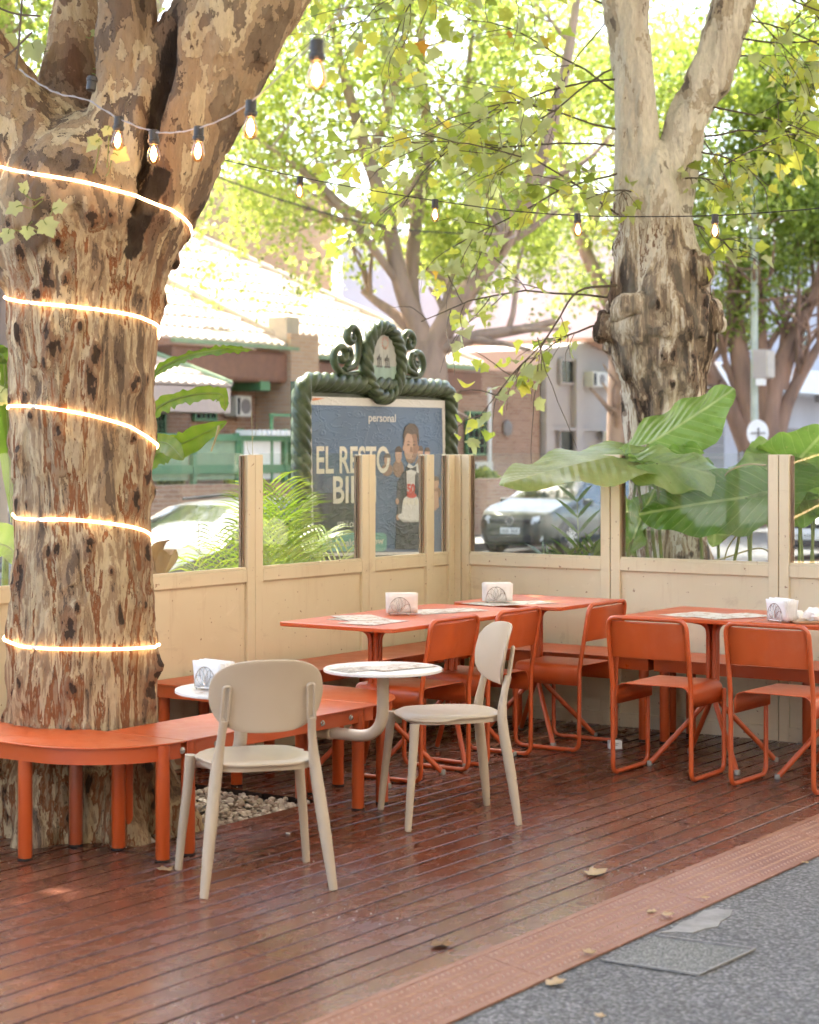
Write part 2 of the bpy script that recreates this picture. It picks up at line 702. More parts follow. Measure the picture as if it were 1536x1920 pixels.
M['leaf_banana'] = leaf_mat('strap_leaf', [(0, (0.07, 0.14, 0.02)), (0.6, (0.14, 0.23, 0.03)), (1, (0.22, 0.28, 0.06))], 0.5, 0.35)
M['leaf_palm'] = leaf_mat('areca_leaflet', [(0, (0.06, 0.11, 0.014)), (0.5, (0.13, 0.20, 0.024)), (1, (0.24, 0.29, 0.045))], 0.45, 0.4)
M['leaf_dpalm'] = leaf_mat('dark_palm_leaflet', [(0, (0.03, 0.07, 0.012)), (1, (0.08, 0.14, 0.025))], 0.35, 0.35)
M['leaf_dry'] = leaf_mat('dry_leaf', [(0, (0.16, 0.075, 0.03)), (0.5, (0.34, 0.20, 0.09)), (1, (0.52, 0.38, 0.22))], 0.2, 0.7)
M['stem_green'] = plain('green_stalk', (0.17, 0.23, 0.05), 0.45, 0.2)
M['stem_dry'] = plain('dry_stalk', (0.34, 0.30, 0.14), 0.6, 0.2)
M['twig'] = plain('twig_bark', (0.11, 0.085, 0.065), 0.85, 0.25, 20)


def bark(name, cream, tan, brown, dark, rust, zmix=(1.0, 2.6), patch=4.2, streak=1.0, pstops=None, sstops=None):
    t = NT(name)
    g = t.n('NewGeometry')
    sep = t.n('SeparateXYZ')
    t.l(g.outputs['Position'], sep.inputs[0])
    v1 = t.coords((1, 1, 0.5))
    v2 = t.coords((1, 1, 0.13))
    v3 = t.coords((1, 1, 0.3))
    p = t.noise(v1, patch, 7, 0.62, 0.25)
    pr = t.ramp(p, pstops or [(0.0, dark), (0.38, brown), (0.452, dark), (0.457, tan), (0.518, brown), (0.523, cream), (0.572, dark), (0.577, brown), (0.618, tan), (0.662, dark), (0.667, cream), (0.71, brown)], 'CONSTANT')
    s = t.noise(v2, 9, 7, 0.68, 0.35)
    s = t.math('SUBTRACT', s, t.math('MULTIPLY', t.attr('burl').outputs['Fac'], 0.125))
    sr = t.ramp(s, sstops or [(0.0, dark), (0.35, brown), (0.40, dark), (0.406, tan), (0.46, cream), (0.512, dark), (0.519, rust), (0.556, tan), (0.60, dark), (0.606, cream), (0.68, brown)], 'CONSTANT')
    k = t.math('ADD', t.val(sep.outputs[2], zmix[0], zmix[1], 1, 0), t.val(t.noise(v3, 2.2, 3), 0.35, 0.65, -0.35, 0.35))
    k = t.val(k, 0.42, 0.58, 0, 1)
    k = t.math('MULTIPLY', k, streak)
    c = t.mix(k, pr, sr)
    ru = t.noise(v2, 3.2, 5, 0.6)
    c = t.mix(t.val(ru, 0.52, 0.66, 0, 0.75), c, t.mix(0.5, c, rust))
    tone = t.noise(v3, 1.6, 3)
    c = t.mix(t.val(tone, 0.54, 0.70, 0, 0.6), c, t.mix(0.6, c, dark))
    c = t.mix(t.val(tone, 0.46, 0.30, 0, 0.35), c, cream)
    fine = t.noise(v3, 55, 5, 0.7)
    c = t.mix(t.val(fine, 0.35, 0.7, 0.0, 0.5), c, t.mix(0.55, c, dark))
    kn = t.attr('knot').outputs['Fac']
    kn = t.math('ADD', kn, t.math('MULTIPLY', t.math('SUBTRACT', t.noise(v3, 48, 4, 0.65), 0.5), t.val(kn, 0.08, 0.4, 0, 1.1)))
    c = t.mix(t.val(kn, 0.36, 0.42, 0, 0.75), c, t.mix(0.5, rust, brown))
    c = t.mix(t.val(kn, 0.58, 0.63, 0, 0.9), c, tuple(x * 0.6 for x in dark))
    cr = t.attr('crack').outputs['Fac']
    cr = t.math('ADD', cr, t.math('MULTIPLY', t.math('SUBTRACT', t.noise(v3, 34, 5, 0.7), 0.5), t.val(cr, 0.05, 0.5, 0, 1.2)))
    c = t.mix(t.val(cr, 0.40, 0.52, 0, 0.95), c, tuple(x * 0.45 for x in dark))
    t.color(c)
    t.setb(Roughness=0.82, Specular_IOR_Level=0.25)
    bw = t.n('RGBToBW')
    t.l(c, bw.inputs[0])
    st = t.math('MULTIPLY', t.noise(v2, 26, 5, 0.7), 0.6)
    h = t.math('ADD', t.math('SUBTRACT', t.math('MULTIPLY', fine, 0.55), t.math('MULTIPLY', bw.outputs[0], 0.9)), st)
    t.bump(h, 1.0, 0.016)
    return t.m


M['bark_near'] = bark('plane_bark_warm', (0.57, 0.45, 0.28), (0.37, 0.258, 0.155), (0.17, 0.118, 0.078), (0.055, 0.036, 0.025), (0.27, 0.11, 0.045), (1.7, 2.9), 3.1)
M['bark_pale'] = bark('plane_bark_pale', (0.72, 0.67, 0.57), (0.50, 0.43, 0.33), (0.20, 0.165, 0.135), (0.045, 0.034, 0.028), (0.17, 0.08, 0.045), (2.9, 3.6), 4.0, 1.0,
                      [(0.0, (.20, .165, .135)), (0.36, (.50, .43, .33)), (0.43, (.72, .67, .57)), (0.60, (.30, .26, .21)), (0.645, (.66, .60, .50)), (0.72, (.2, .16, .13))],
                      [(0.0, (.05, .034, .024)), (0.36, (.20, .14, .095)), (0.42, (.48, .39, .28)), (0.47, (.72, .67, .57)), (0.55, (.24, .15, .10)), (0.585, (.55, .48, .38)), (0.65, (.70, .65, .55))])
M['bark_far'] = plain('far_plane_bark', (0.34, 0.24, 0.175), 0.85, 0.3, 3, stretch=(1, 1, 0.3))
M['bark_ficus'] = plain('ficus_bark', (0.27, 0.165, 0.115), 0.85, 0.35, 4, stretch=(1, 1, 0.2))

# ------------------------------------------------------------------ ground, pavements, road
ROAD, FARW = -0.35, -0.20
g = MB().box((0, 0, ROAD - 0.11), (700, 700, 0.2)).build('ground', M['asphalt'])
tag(g, kind='structure')
g = MB().box((-13.9, 20, ROAD - 0.05), (11.4, 160, 0.1)).build('road', M['asphalt'])
tag(g, kind='structure')
for i in range(14):
    q = MB().box((-13.9, -20 + i * 7, ROAD + 0.003), (0.12, 3.0, 0.004)).build('lane_marking', M['road_line'], g)
    q.matrix_parent_inverse = g.matrix_world.inverted()
sw = MB().box((-0.33, 15, -0.135), (5.06, 90, 0.2)).build('pavement', M['pave'])
tag(sw, kind='structure')
vg = MB().box((-5.53, 15, -0.24), (5.335, 90, 0.36)).build('planting_verge', M['soil'])
tag(vg, kind='structure')
kb = MB()
for i in range(60):
    kb.box((-8.27, -28.5 + i * 1.5, -0.2), (0.13, 1.488, 0.32))
tag(kb.build('kerb', M['kerb'], bevel=0.012), kind='structure')
fw = MB().box((-23.4, 20, FARW - 0.1), (7.2, 160, 0.2)).build('far_pavement', M['far_pave'])
tag(fw, kind='structure')
kb = MB()
for i in range(60):
    kb.box((-19.72, -20 + i * 1.5, FARW - 0.1), (0.14, 1.488, 0.205))
tag(kb.build('far_kerb', M['kerb']), kind='structure')

# cement repairs in the pavement by the ramp
def patch(name, poly, z, mt):
    o = MB().prism(poly, z - 0.03, z).build(name, mt, sw)
    return o


def P0(x, y, z=0.0):
    d = (EYE - z) * FPX / (y - HOR)
    r = (x - 768) / FPX * d
    return (r * CA - d * SA, r * SA + d * CA)


zc = -0.031
patch('cement_patch', [P0(*p, zc) for p in ((1238, 1748), (1262, 1741), (1276, 1729), (1300, 1722), (1318, 1708), (1344, 1703), (1360, 1706), (1374, 1705), (1370, 1717), (1352, 1727), (1346, 1737), (1322, 1741), (1298, 1749), (1270, 1747))], zc, M['cement'])
patch('repair_slab', [P0(*p, zc + 0.001) for p in ((1132, 1800), (1228, 1757), (1412, 1782), (1312, 1826))], zc + 0.001, M['pave2'])
for a, b in (((1128, 1801), (1312, 1829)), ((1228, 1755), (1416, 1781)), ((1312, 1829), (1416, 1781))):
    pa, pb = Vector((*P0(*a, zc), zc + 0.003)), Vector((*P0(*b, zc), zc + 0.003))
    mid, dv = (pa + pb) / 2, pb - pa
    MB().box(mid, (dv.length, 0.007, 0.005), math.atan2(dv.y, dv.x)).build('mortar_line', M['cement'], sw)

# ------------------------------------------------------------------ deck of boards
PIT = (-6.17, -5.075, 5.44, 6.63)
X0, X1, YA, YB = -6.17, -3.12, 0.9, 9.42
NPL = 28
PITCH = (X1 - X0) / NPL
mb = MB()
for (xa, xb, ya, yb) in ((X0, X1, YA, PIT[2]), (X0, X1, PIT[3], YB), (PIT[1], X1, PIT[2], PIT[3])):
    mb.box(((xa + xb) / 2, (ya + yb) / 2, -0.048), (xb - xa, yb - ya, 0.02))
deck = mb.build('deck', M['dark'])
tag(deck, kind='structure')
_pm = {}


def plank_mesh(L):
    k = round(L, 2)
    if k not in _pm:
        wd, c = PITCH - 0.0105, 0.0025
        prof = [(-wd / 2, -0.028), (wd / 2, -0.028), (wd / 2, -c), (wd / 2 - c, 0), (-wd / 2 + c, 0), (-wd / 2, -c)]
        V = [(x, -k / 2 + 0.0015, z) for x, z in prof] + [(x, k / 2 - 0.0015, z) for x, z in prof]
        F = [tuple(range(5, -1, -1))[::-1][::-1], tuple(range(6, 12))] + [(i, i + 6, (i + 1) % 6 + 6, (i + 1) % 6) for i in range(6)]
        b = MB().add(V, F)
        me = b.mesh('plank', M['deck'])
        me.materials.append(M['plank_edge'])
        bm = bmesh.new()
        bm.from_mesh(me)
        bmesh.ops.recalc_face_normals(bm, faces=bm.faces)
        bm.to_mesh(me)
        bm.free()
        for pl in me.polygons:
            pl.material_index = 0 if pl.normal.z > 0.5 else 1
        _pm[k] = me
    return _pm[k]


# joints line up over bands of boards, as the deck is made of modules
bands = [(0, 4, [3.2, 5.30, 7.4]), (5, 8, [2.6, 4.9, 7.25]), (9, 12, [3.1, 5.36, 7.9]), (13, 16, [2.4, 5.58, 8.1]), (17, 20, [3.6, 6.42, 8.4]), (21, 24, [2.9, 5.05, 7.1]), (25, 27, [3.9, 6.2, 8.2])]
screws = MB()
for i in range(NPL):
    xc = X0 + (i + 0.5) * PITCH
    cuts = [YA] + next(c for a, b, c in bands if a <= i <= b) + [YB]
    segs = []
    for a, b in zip(cuts[:-1], cuts[1:]):
        if xc < PIT[1]:
            if a < PIT[2] and b > PIT[2]:
                segs.append((a, PIT[2]))
            elif b <= PIT[2]:
                segs.append((a, b))
            if b > PIT[3] and a < PIT[3]:
                segs.append((PIT[3], b))
            elif a >= PIT[3]:
                segs.append((a, b))
        else:
            segs.append((a, b))
    for a, b in segs:
        if b - a < 0.06:
            continue
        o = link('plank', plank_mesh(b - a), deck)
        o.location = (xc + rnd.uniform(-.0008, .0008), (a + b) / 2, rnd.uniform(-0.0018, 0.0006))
        for ys in (a + 0.05, b - 0.05):
            for xs in (-0.03, 0.03):
                screws.lathe([(0.0035, -0.002), (0.0035, 0.0014), (0.002, 0.0016)], (xc + xs, ys, 0), 6)
screws.build('screw_heads', M['steel'], deck, kind='stuff')

# checker plate ramp along the open edge of the deck
ramp = thing('checker_plate_ramp', 'rust red checker plate ramp strip along the open edge of the wooden deck', 'ramp', (-3.0, 5, 0))
RX0, RX1, RZ0, RZ1 = -3.088, -2.884, 0.004, -0.029


def rz_at(x):
    return RZ0 + (RZ1 - RZ0) * (x - RX0) / (RX1 - RX0)


ycuts = [0.9, 2.35, 3.75, 4.86, 5.98, 7.2, 8.4, 9.4]
inv = Matrix.Translation((3.0, -5, 0))
for a, b in zip(ycuts[:-1], ycuts[1:]):
    p = MB()
    V = [(RX0, a + .002, RZ0), (RX1, a + .002, RZ1), (RX1, b - .002, RZ1), (RX0, b - .002, RZ0)]
    p.add(V + [(x, y, z - 0.006) for x, y, z in V], [(0, 1, 2, 3), (7, 6, 5, 4), (0, 4, 5, 1), (1, 5, 6, 2), (2, 6, 7, 3), (3, 7, 4, 0)])
    pl = p.build('plate', M['plate'], ramp)
    pl.matrix_parent_inverse = inv
    t = MB()
    n = int((b - a - 0.03) / 0.030)
    for j in range(n):
        for k in range(7):
            x = RX0 + 0.014 + k * 0.0295
            y = a + 0.02 + j * 0.030 + (0.015 if k % 2 else 0)
            if y > b - 0.012:
                continue
            ang = R(45 if k % 2 else -45)
            z = rz_at(x)
            c, q = math.cos(ang), math.sin(ang)
            Lh, Wh = 0.0145, 0.0042
            V = [(x + c * Lh, y + q * Lh, z), (x - q * Wh, y + c * Wh, z), (x - c * Lh, y - q * Lh, z), (x + q * Wh, y - c * Wh, z),
                 (x + c * Lh * .5, y + q * Lh * .5, z + 0.0034), (x - c * Lh * .5, y - q * Lh * .5, z + 0.0034)]
            t.add(V, [(0, 1, 4), (1, 2, 5), (1, 5, 4), (2, 3, 5), (3, 0, 4), (3, 4, 5)])
    tp = t.build('tread_lozenges', M['tread'], ramp, kind='stuff')
    tp.matrix_parent_inverse = inv
for nm, x0, x1, z in (('edge_bar', RX0 - 0.030, RX0 - 0.002, 0.0055), ('toe_bar', RX1 + 0.001, RX1 + 0.028, -0.026)):
    for a, b in ((0.9, 3.1), (3.1, 5.2), (5.2, 7.5), (7.5, 9.4)):
        q = MB().box(((x0 + x1) / 2, (a + b) / 2, z - 0.004), (x1 - x0, b - a - 0.002, 0.008)).build(nm, M['plate'], ramp, bevel=0.002)
        q.matrix_parent_inverse = inv

# ------------------------------------------------------------------ glass topped fence round the deck
def fence(name, label, posts, along, face, sgn, a, b):
    """posts: (centre, width) along the run. along 'X' or 'Y'; face: coordinate of the visible face; sgn: direction away from the deck."""
    root = thing(name, label, 'fence', (0, 0, 0))

    def bx(mb, c, z0, z1, ln, d0, d1):
        m = face + sgn * (d0 + d1) / 2
        if along == 'X':
            mb.box((c, m, (z0 + z1) / 2), (ln, abs(d1 - d0), z1 - z0))
        else:
            mb.box((m, c, (z0 + z1) / 2), (abs(d1 - d0), ln, z1 - z0))

    for c, wd in posts:
        p = MB()
        if wd > 0.1:
            bx(p, c - wd / 4 - 0.001, -0.03, 1.546, wd / 2 - 0.003, 0.0, 0.055)
            bx(p, c + wd / 4 + 0.001, -0.03, 1.546, wd / 2 - 0.003, 0.002, 0.055)
        else:
            bx(p, c, -0.03, 1.546, wd, 0.0, 0.055)
        o = p.build('post', M['cream'], root, bevel=0.003)
    for (c0, w0), (c1, w1) in zip(posts[:-1], posts[1:]):
        l, r = c0 + w0 / 2, c1 - w1 / 2
        m, ln = (l + r) / 2, r - l - 0.001
        p = MB(); bx(p, m, 0.885, 0.949, ln, 0.003, 0.055); p.build('top_rail', M['cream'], root, bevel=0.002)
        p = MB(); bx(p, m, -0.03, 0.075, ln, 0.003, 0.05); p.build('bottom_rail', M['cream'], root, bevel=0.002)
        p = MB(); bx(p, m, 0.076, 0.884, ln, 0.019, 0.040); p.build('panel', M['cream'], root)
        p = MB(); bx(p, m, 0.950, 0.963, ln - 0.004, 0.008, 0.024); p.build('glazing_bead', M['cream'], root)
        p = MB(); bx(p, m, 0.952, 1.553, ln - 0.004, 0.026, 0.034); p.build('glass_pane', M['glass'], root)
        for e in (l + 0.006, r - 0.006):
            p = MB(); bx(p, e, 0.964, 1.54, 0.009, 0.0205, 0.0255); p.build('pane_seal', M['seal'], root)
            p = MB(); bx(p, e, 0.952, 1.54, 0.012, 0.036, 0.05); p.build('glazing_stop', M['seal'], root)
    return root


fence('glass_topped_fence', 'cream panel fence with glass top running behind the tree wound with lights', [(2.45, .13), (3.47, .13), (4.48, .13), (5.5, .13), (6.51, .13), (7.532, .13), (8.54, .13), (9.16, .078), (9.39, .06)], 'Y', -6.19, -1, 0, 0)
fence('glass_topped_fence', 'cream panel fence with glass top in front of the elephant ear plants', [(-6.15, .115), (-5.132, .124), (-4.102, .12), (-3.07, .12)], 'X', 9.425, 1, 0, 0)

# ------------------------------------------------------------------ buildings across the street
def brick_mat(name, c1, c2, mortar, sc_=1.0):
    t = NT(name)
    tc = t.n('TexCoord')
    s = t.n('SeparateXYZ')
    t.l(tc.outputs['Object'], s.inputs[0])
    cb = t.n('CombineXYZ')
    t.l(t.math('ADD', s.outputs[0], s.outputs[1]), cb.inputs[0])
    t.l(s.outputs[2], cb.inputs[1])
    b = t.n('TexBrick')
    t.l(cb.outputs[0], b.inputs['Vector'])
    b.inputs['Color1'].default_value = (*c1, 1)
    b.inputs['Color2'].default_value = (*c2, 1)
    b.inputs['Mortar'].default_value = (*mortar, 1)
    b.inputs['Scale'].default_value = sc_
    b.inputs['Brick Width'].default_value = 0.26
    b.inputs['Row Height'].default_value = 0.078
    b.inputs['Mortar Size'].default_value = 0.009
    f = t.noise(t.coords(), 0.9, 4)
    t.color(t.mix(t.val(f, 0.35, 0.7, 0, 0.35), b.outputs['Color'], tuple(x * 0.7 for x in c1)))
    t.setb(Roughness=0.85)
    t.bump(b.outputs['Fac'], -0.4, 0.01)
    return t.m


M['brick'] = brick_mat('red_brick', (0.29, 0.155, 0.10), (0.40, 0.235, 0.155), (0.42, 0.34, 0.27))
M['brick_tan'] = brick_mat('tan_brick', (0.50, 0.33, 0.22), (0.58, 0.41, 0.28), (0.50, 0.43, 0.35))
M['tile'] = plain('clay_tile', (0.60, 0.50, 0.44), 0.55, 0.22, 2.5)
M['tile_brown'] = plain('brown_fascia', (0.23, 0.115, 0.075), 0.6, 0.15)
M['pink_render'] = plain('pinkish_render', (0.50, 0.40, 0.35), 0.8, 0.08)
M['beige_render'] = plain('beige_render', (0.52, 0.46, 0.38), 0.8, 0.1)
M['grey_render'] = plain('taupe_render', (0.42, 0.37, 0.335), 0.8, 0.06, 0.8)
M['lilac'] = plain('pale_lilac_render', (0.50, 0.48, 0.50), 0.8, 0.08, 0.8)
M['shutter'] = plain('grey_shutter', (0.22, 0.20, 0.19), 0.6, 0.1)
M['white_paint'] = plain('white_paint', (0.78, 0.78, 0.76), 0.5, 0.04)
M['green_paint'] = plain('green_paint', (0.10, 0.24, 0.115), 0.45, 0.12)
M['green_sheet'] = plain('pale_green_sheet', (0.25, 0.34, 0.21), 0.6, 0.12)
M['dark_glass'] = plain('dark_window_glass', (0.03, 0.035, 0.03), 0.12, 0.2, 2)
M['ac_white'] = plain('ac_white', (0.62, 0.60, 0.54), 0.5, 0.06)
M['terracotta'] = plain('terracotta_render', (0.48, 0.29, 0.21), 0.8, 0.08)


def onp(x, y, X):
    """(Y, z) on the plane of constant X seen at frame position (x, y)."""
    d = X / ((x - 768) / FPX * CA - SA)
    return ((x - 768) / FPX * d * SA + d * CA, EYE - (y - HOR) / FPX * d)


def yz(x, y, X=-24.0):
    return onp(x, y, X)


def tile_roof(parent, e0, e1, t0, t1, n, name='tile_course'):
    """Courses of barrel tiles between eave edge e0-e1 and top edge t0-t1."""
    e0, e1, t0, t1 = map(Vector, (e0, e1, t0, t1))
    nrm = (e1 - e0).cross(t0 - e0).normalized()
    if nrm.z < 0:
        nrm = -nrm
    for k in range(n):
        fa, fb = k / n, (k + 1.12) / n
        a0, a1 = e0.lerp(t0, fa), e1.lerp(t1, fa)
        b0, b1 = e0.lerp(t0, min(1, fb)), e1.lerp(t1, min(1, fb))
        L = (a1 - a0).length
        if L < 0.15:
            continue
        m = max(2, int(L / 0.055))
        off = 0.11 * (k % 2)
        lo, hi, un = [], [], []
        for i in range(m + 1):
            s = i / m
            ph = math.cos(2 * math.pi * (s * L + off) / 0.22)
            lo.append(a0.lerp(a1, s) + nrm * (0.062 + 0.028 * ph))
            hi.append(b0.lerp(b1, s) + nrm * (0.012 + 0.022 * ph))
            un.append(a0.lerp(a1, s) + nrm * 0.004)
        MB().grid([un, lo, hi]).build(name, M['tile'], parent, smooth=50)


def window(parent, X, y0, y1, z0, z1, bars=(3, 4), frame_m=None, nm='window', barred=True):
    fm = frame_m or M['green_paint']
    p = MB()
    p.box((X + 0.02, (y0 + y1) / 2, (z0 + z1) / 2), (0.03, y1 - y0, z1 - z0))
    wnd = p.build(nm, M['dark_glass'], parent)
    f = MB()
    t = 0.05
    for c, s_ in (((y0 + y1) / 2, y1 - y0 + 2 * t),):
        f.box((X + 0.05, c, z0 - t / 2), (0.07, s_, t))
        f.box((X + 0.05, c, z1 + t / 2), (0.07, s_, t))
    for yy in (y0 - t / 2, y1 + t / 2):
        f.box((X + 0.05, yy, (z0 + z1) / 2), (0.07, t, z1 - z0))
    f.build('frame', fm, wnd)
    if barred:
        for i in range(1, bars[0]):
            MB().box((X + 0.075, y0 + (y1 - y0) * i / bars[0], (z0 + z1) / 2), (0.02, 0.025, z1 - z0)).build('bar', fm, wnd)
        for i in range(1, bars[1]):
            MB().box((X + 0.077, (y0 + y1) / 2, z0 + (z1 - z0) * i / bars[1]), (0.022, y1 - y0, 0.02)).build('bar', fm, wnd)
    return wnd


def aircon(parent, X, y0, y1, z0, z1):
    b = MB().box((X + 0.17, (y0 + y1) / 2, (z0 + z1) / 2), (0.32, y1 - y0, z1 - z0)).build('air_conditioner', M['ac_white'], parent, bevel=0.02)
    r = min(z1 - z0, y1 - y0) * 0.36
    yc = y0 + (y1 - y0) * 0.6
    MB().lathe([(r, 0.331), (r, 0.34), (r * 0.9, 0.342)], (X, yc, (z0 + z1) / 2), 18, 'X').build('fan_grille', M['shutter'], b)
    MB().box((X + 0.335, y0 + (y1 - y0) * 0.14, (z0 + z1) / 2), (0.012, (y1 - y0) * 0.14, (z1 - z0) * 0.8)).build('side_vent', M['dark'], b)
    return b


# brick house with tiled roofs
house = thing('brick_house', 'red brick house with sunlit tile roofs across the street', 'house', (-24, 31, FARW))
HI = Matrix.Translation((24, -31, -FARW))


def hp(mb, name, mt, par=None, **kw):
    o = mb.build(name, mt, par or house, **kw)
    if par is None:
        o.matrix_parent_inverse = HI
    return o


class _Fix:
    """children of the house are written in world coordinates"""


_old_build = MB.build


def build_in(root):
    inv_ = Matrix.Translation(-Vector(root.location)) if root.rotation_euler.z == 0 else root.matrix_basis.inverted()

    def b(self, name, mat, parent=None, **kw):
        o = _old_build(self, name, mat, parent, **kw)
        if parent is root:
            o.matrix_parent_inverse = inv_
        return o
    return b


MB.build = build_in(house)
yA = yz(262, 700)[0]
yE = yz(1013, 700)[0]
MB().box((-29, (yA + yE) / 2, 1.68), (9.98, yE - yA, 3.76)).build('wall', M['brick'], house)
# eaves, fascias and roofs
y490 = yz(492, 650)[0]
y535 = yz(533, 650)[0]
ezA = yz(400, 640, -23.2)[1]
MB().box((-23.6, (yA + y490) / 2, ezA - 0.42), (0.8, y490 - yA, 0.62)).build('fascia_beam', M['tile_brown'], house, bevel=0.08)
MB().box((-23.13, (yA + y490) / 2, ezA - 0.035), (0.1, y490 - yA + .1, 0.07)).build('gutter', M['green_sheet'], house)
tile_roof(house, (-23.2, yA - 1.5, ezA), (-23.2, y490, ezA), (-29.5, yA - 1.5, ezA + 3.3), (-29.5, yA + 1.0, ezA + 3.3), 13)
tile_roof(house, (-23.25, y490 + .05, ezA + .02), (-23.3, y490 + .6, ezA + .02), (-29.5, yA + 1.1, ezA + 3.35), (-29.5, y490 + 1.2, ezA + 3.35), 13)
MB().tube([(-23.2, y490, ezA + .08), (-29.5, yA + 1.05, ezA + 3.42)], 0.09, 8).build('ridge_cap', M['beige_render'], house)
MB().box((-23.55, (yz(480, 700)[0] + y535) / 2, 1.9), (0.9, y535 - yz(480, 700)[0], 4.1)).build('pilaster', M['brick_tan'], house)
MB().box((-23.45, yz(492, 640)[0], 4.05), (0.5, 0.42, 0.5)).build('pilaster_cap', M['beige_render'], house, bevel=0.02)
ezB = yz(600, 668, -23.2)[1]
yB1 = yz(905, 700, -23.2)[0]
MB().box((-23.6, (y535 + yB1) / 2, ezB - 0.36), (0.8, yB1 - y535, 0.5)).build('fascia_beam', M['tile_brown'], house, bevel=0.05)
MB().box((-23.12, (y535 + yB1) / 2, ezB - 0.03), (0.1, yB1 - y535, 0.08)).build('gutter', M['green_sheet'], house)
tile_roof(house, (-23.2, y535, ezB), (-23.2, yB1, ezB), (-29.5, y535 - 1.0, ezB + 3.5), (-29.5, y535 + 1.6, ezB + 3.5), 14)
MB().tube([(-23.2, yB1, ezB + .07), (-29.5, y535 + 1.65, ezB + 3.57)], 0.09, 8).build('ridge_cap', M['beige_render'], house)
# higher brick volume behind
MB().box((-33, 35.4, 4.6), (6, 8.6, 7.6)).build('upper_wall', M['brick_tan'], house)
# porch in front
pX = -22.3
pz = yz(360, 722, pX)[1]
py1 = yz(434, 722, pX)[0]
py0 = yz(200, 722, pX)[0]
MB().box((-23.1, (py0 + py1) / 2, pz - 0.25), (1.55, py1 - py0, 0.46)).build('porch_fascia', M['pink_render'], house)
tile_roof(house, (pX, py0, pz), (pX, py1, pz), (-24.0, py0, pz + 0.95), (-24.0, py1 - 1.75, pz + 0.95), 5)
tile_roof(house, (pX, py1 + .02, pz), (-24.0, py1 + .02, pz), (-23.95, py1 - 1.75, pz + .95), (-24.0, py1 - 1.7, pz + .95), 4)
MB().tube([(pX, py1, pz + .06), (-24.0, py1 - 1.75, pz + 1.0)], 0.06, 8).build('ridge_cap', M['green_sheet'], house)
# openings
for (xa, xb, ya, yb, nb) in ((284, 302, 745, 835, (3, 6)), (362, 398, 745, 785, (4, 3)), (533, 566, 690, 830, (4, 8)), (590, 640, 690, 830, (4, 8)), (872, 914, 775, 850, (4, 5))):
    a, b = yz(xa, ya), yz(xb, yb)
    window(house, -23.99, a[0], b[0], b[1], yz(xa, ya)[1], nb)
a, b = yz(418, 742), yz(447, 782)
aircon(house, -23.98, a[0], b[0], b[1], a[1])
a, b = yz(432, 708), yz(450, 734)
MB().box((-23.6, (a[0] + b[0]) / 2, (a[1] + b[1]) / 2), (0.75, b[0] - a[0], a[1] - b[1])).build('awning_box', M['green_paint'], house)
a = yz(918, 700, -23.4)
MB().tube([(-23.4, a[0], FARW), (-23.4, a[0], 3.1)], 0.05, 8).build('porch_post', M['white_paint'], house)
a, b = yz(888, 866, -23.2), yz(930, 902, -23.2)
aircon(house, -23.6, a[0], b[0], b[1], a[1])
MB().lathe([(0.0, 0), (0.2, 0.02), (0.2, 0.05), (0.12, 0.07)], (-24.0, yz(950, 803)[0], yz(950, 803)[1]), 14, 'X').build('wall_lamp', M['shutter'], house)
MB.build = _old_build

# front garden wall with green railing
gw = thing('garden_wall', 'low brick garden wall with green railings before the brick house', 'wall', (-22.0, 31, FARW))
MB.build = build_in(gw)
yw0, yw1 = yz(200, 900, -21.6)[0], yz(1090, 900, -21.6)[0]
zt = yz(400, 908, -21.6)[1]
MB().box((-21.75, (yw0 + yw1) / 2, (FARW + zt) / 2), (0.3, yw1 - yw0, zt - FARW)).build('brick_base', M['brick'], gw)
MB().box((-22.4, (yw0 + yw1) / 2, (FARW + zt - .1) / 2), (1.0, yw1 - yw0, zt - .1 - FARW)).build('planter_soil', M['soil'], gw)
yr1 = yz(560, 860, -22.0)[0]
for py, hgt in ((880, 0.16), (820, 0.12)):
    z = yz(400, py, -22.0)[1]
    MB().box((-22.0, (yw0 + yr1) / 2, z), (0.06, yr1 - yw0, hgt)).build('rail', M['green_paint'], gw)
zl, zh = yz(400, 905, -22.0)[1], yz(400, 818, -22.0)[1]
k = 0
yy = yw0
while yy < yr1:
    MB().box((-22.0, yy, (zl + zh) / 2), (0.09, 0.09, zh - zl + 0.3)).build('railing_post', M['green_paint'], gw)
    if yy + 1.3 < yr1:
        MB().box((-22.03, yy + 0.65, (zl + zh) / 2), (0.02, 1.1, zh - zl - 0.1)).build('infill_sheet', M['green_sheet'] if k % 3 else M['white_paint'], gw)
    yy += 1.3
    k += 1
MB.build = _old_build
# awning slats above the gate
pg = thing('pergola_gate', 'small green gate with pale slatted top in the garden railing', 'gate', (-22.0, yz(500, 820, -22)[0], FARW))
MB.build = build_in(pg)
ya, yb, z = yz(445, 815, -22)[0], yz(548, 815, -22)[0], yz(500, 812, -22)[1]
for i in range(12):
    MB().box((-21.8, ya + (yb - ya) * (i + .5) / 12, z), (0.55, 0.05, 0.1)).build('slat', M['white_paint'], pg)
for yy in (ya, yb):
    MB().box((-22.02, yy, (z + FARW) / 2), (0.08, 0.08, z - FARW)).build('gate_post', M['green_paint'], pg)
zz = yz(520, 778, -22)[1]
MB().box((-22.02, yb - .2, zz), (0.05, 0.9, 0.05)).build('top_rail', M['green_paint'], pg)
MB().box((-22.02, yb - .6, (zz + FARW) / 2), (0.05, 0.05, zz - FARW)).build('gate_post', M['green_paint'], pg)
MB.build = _old_build

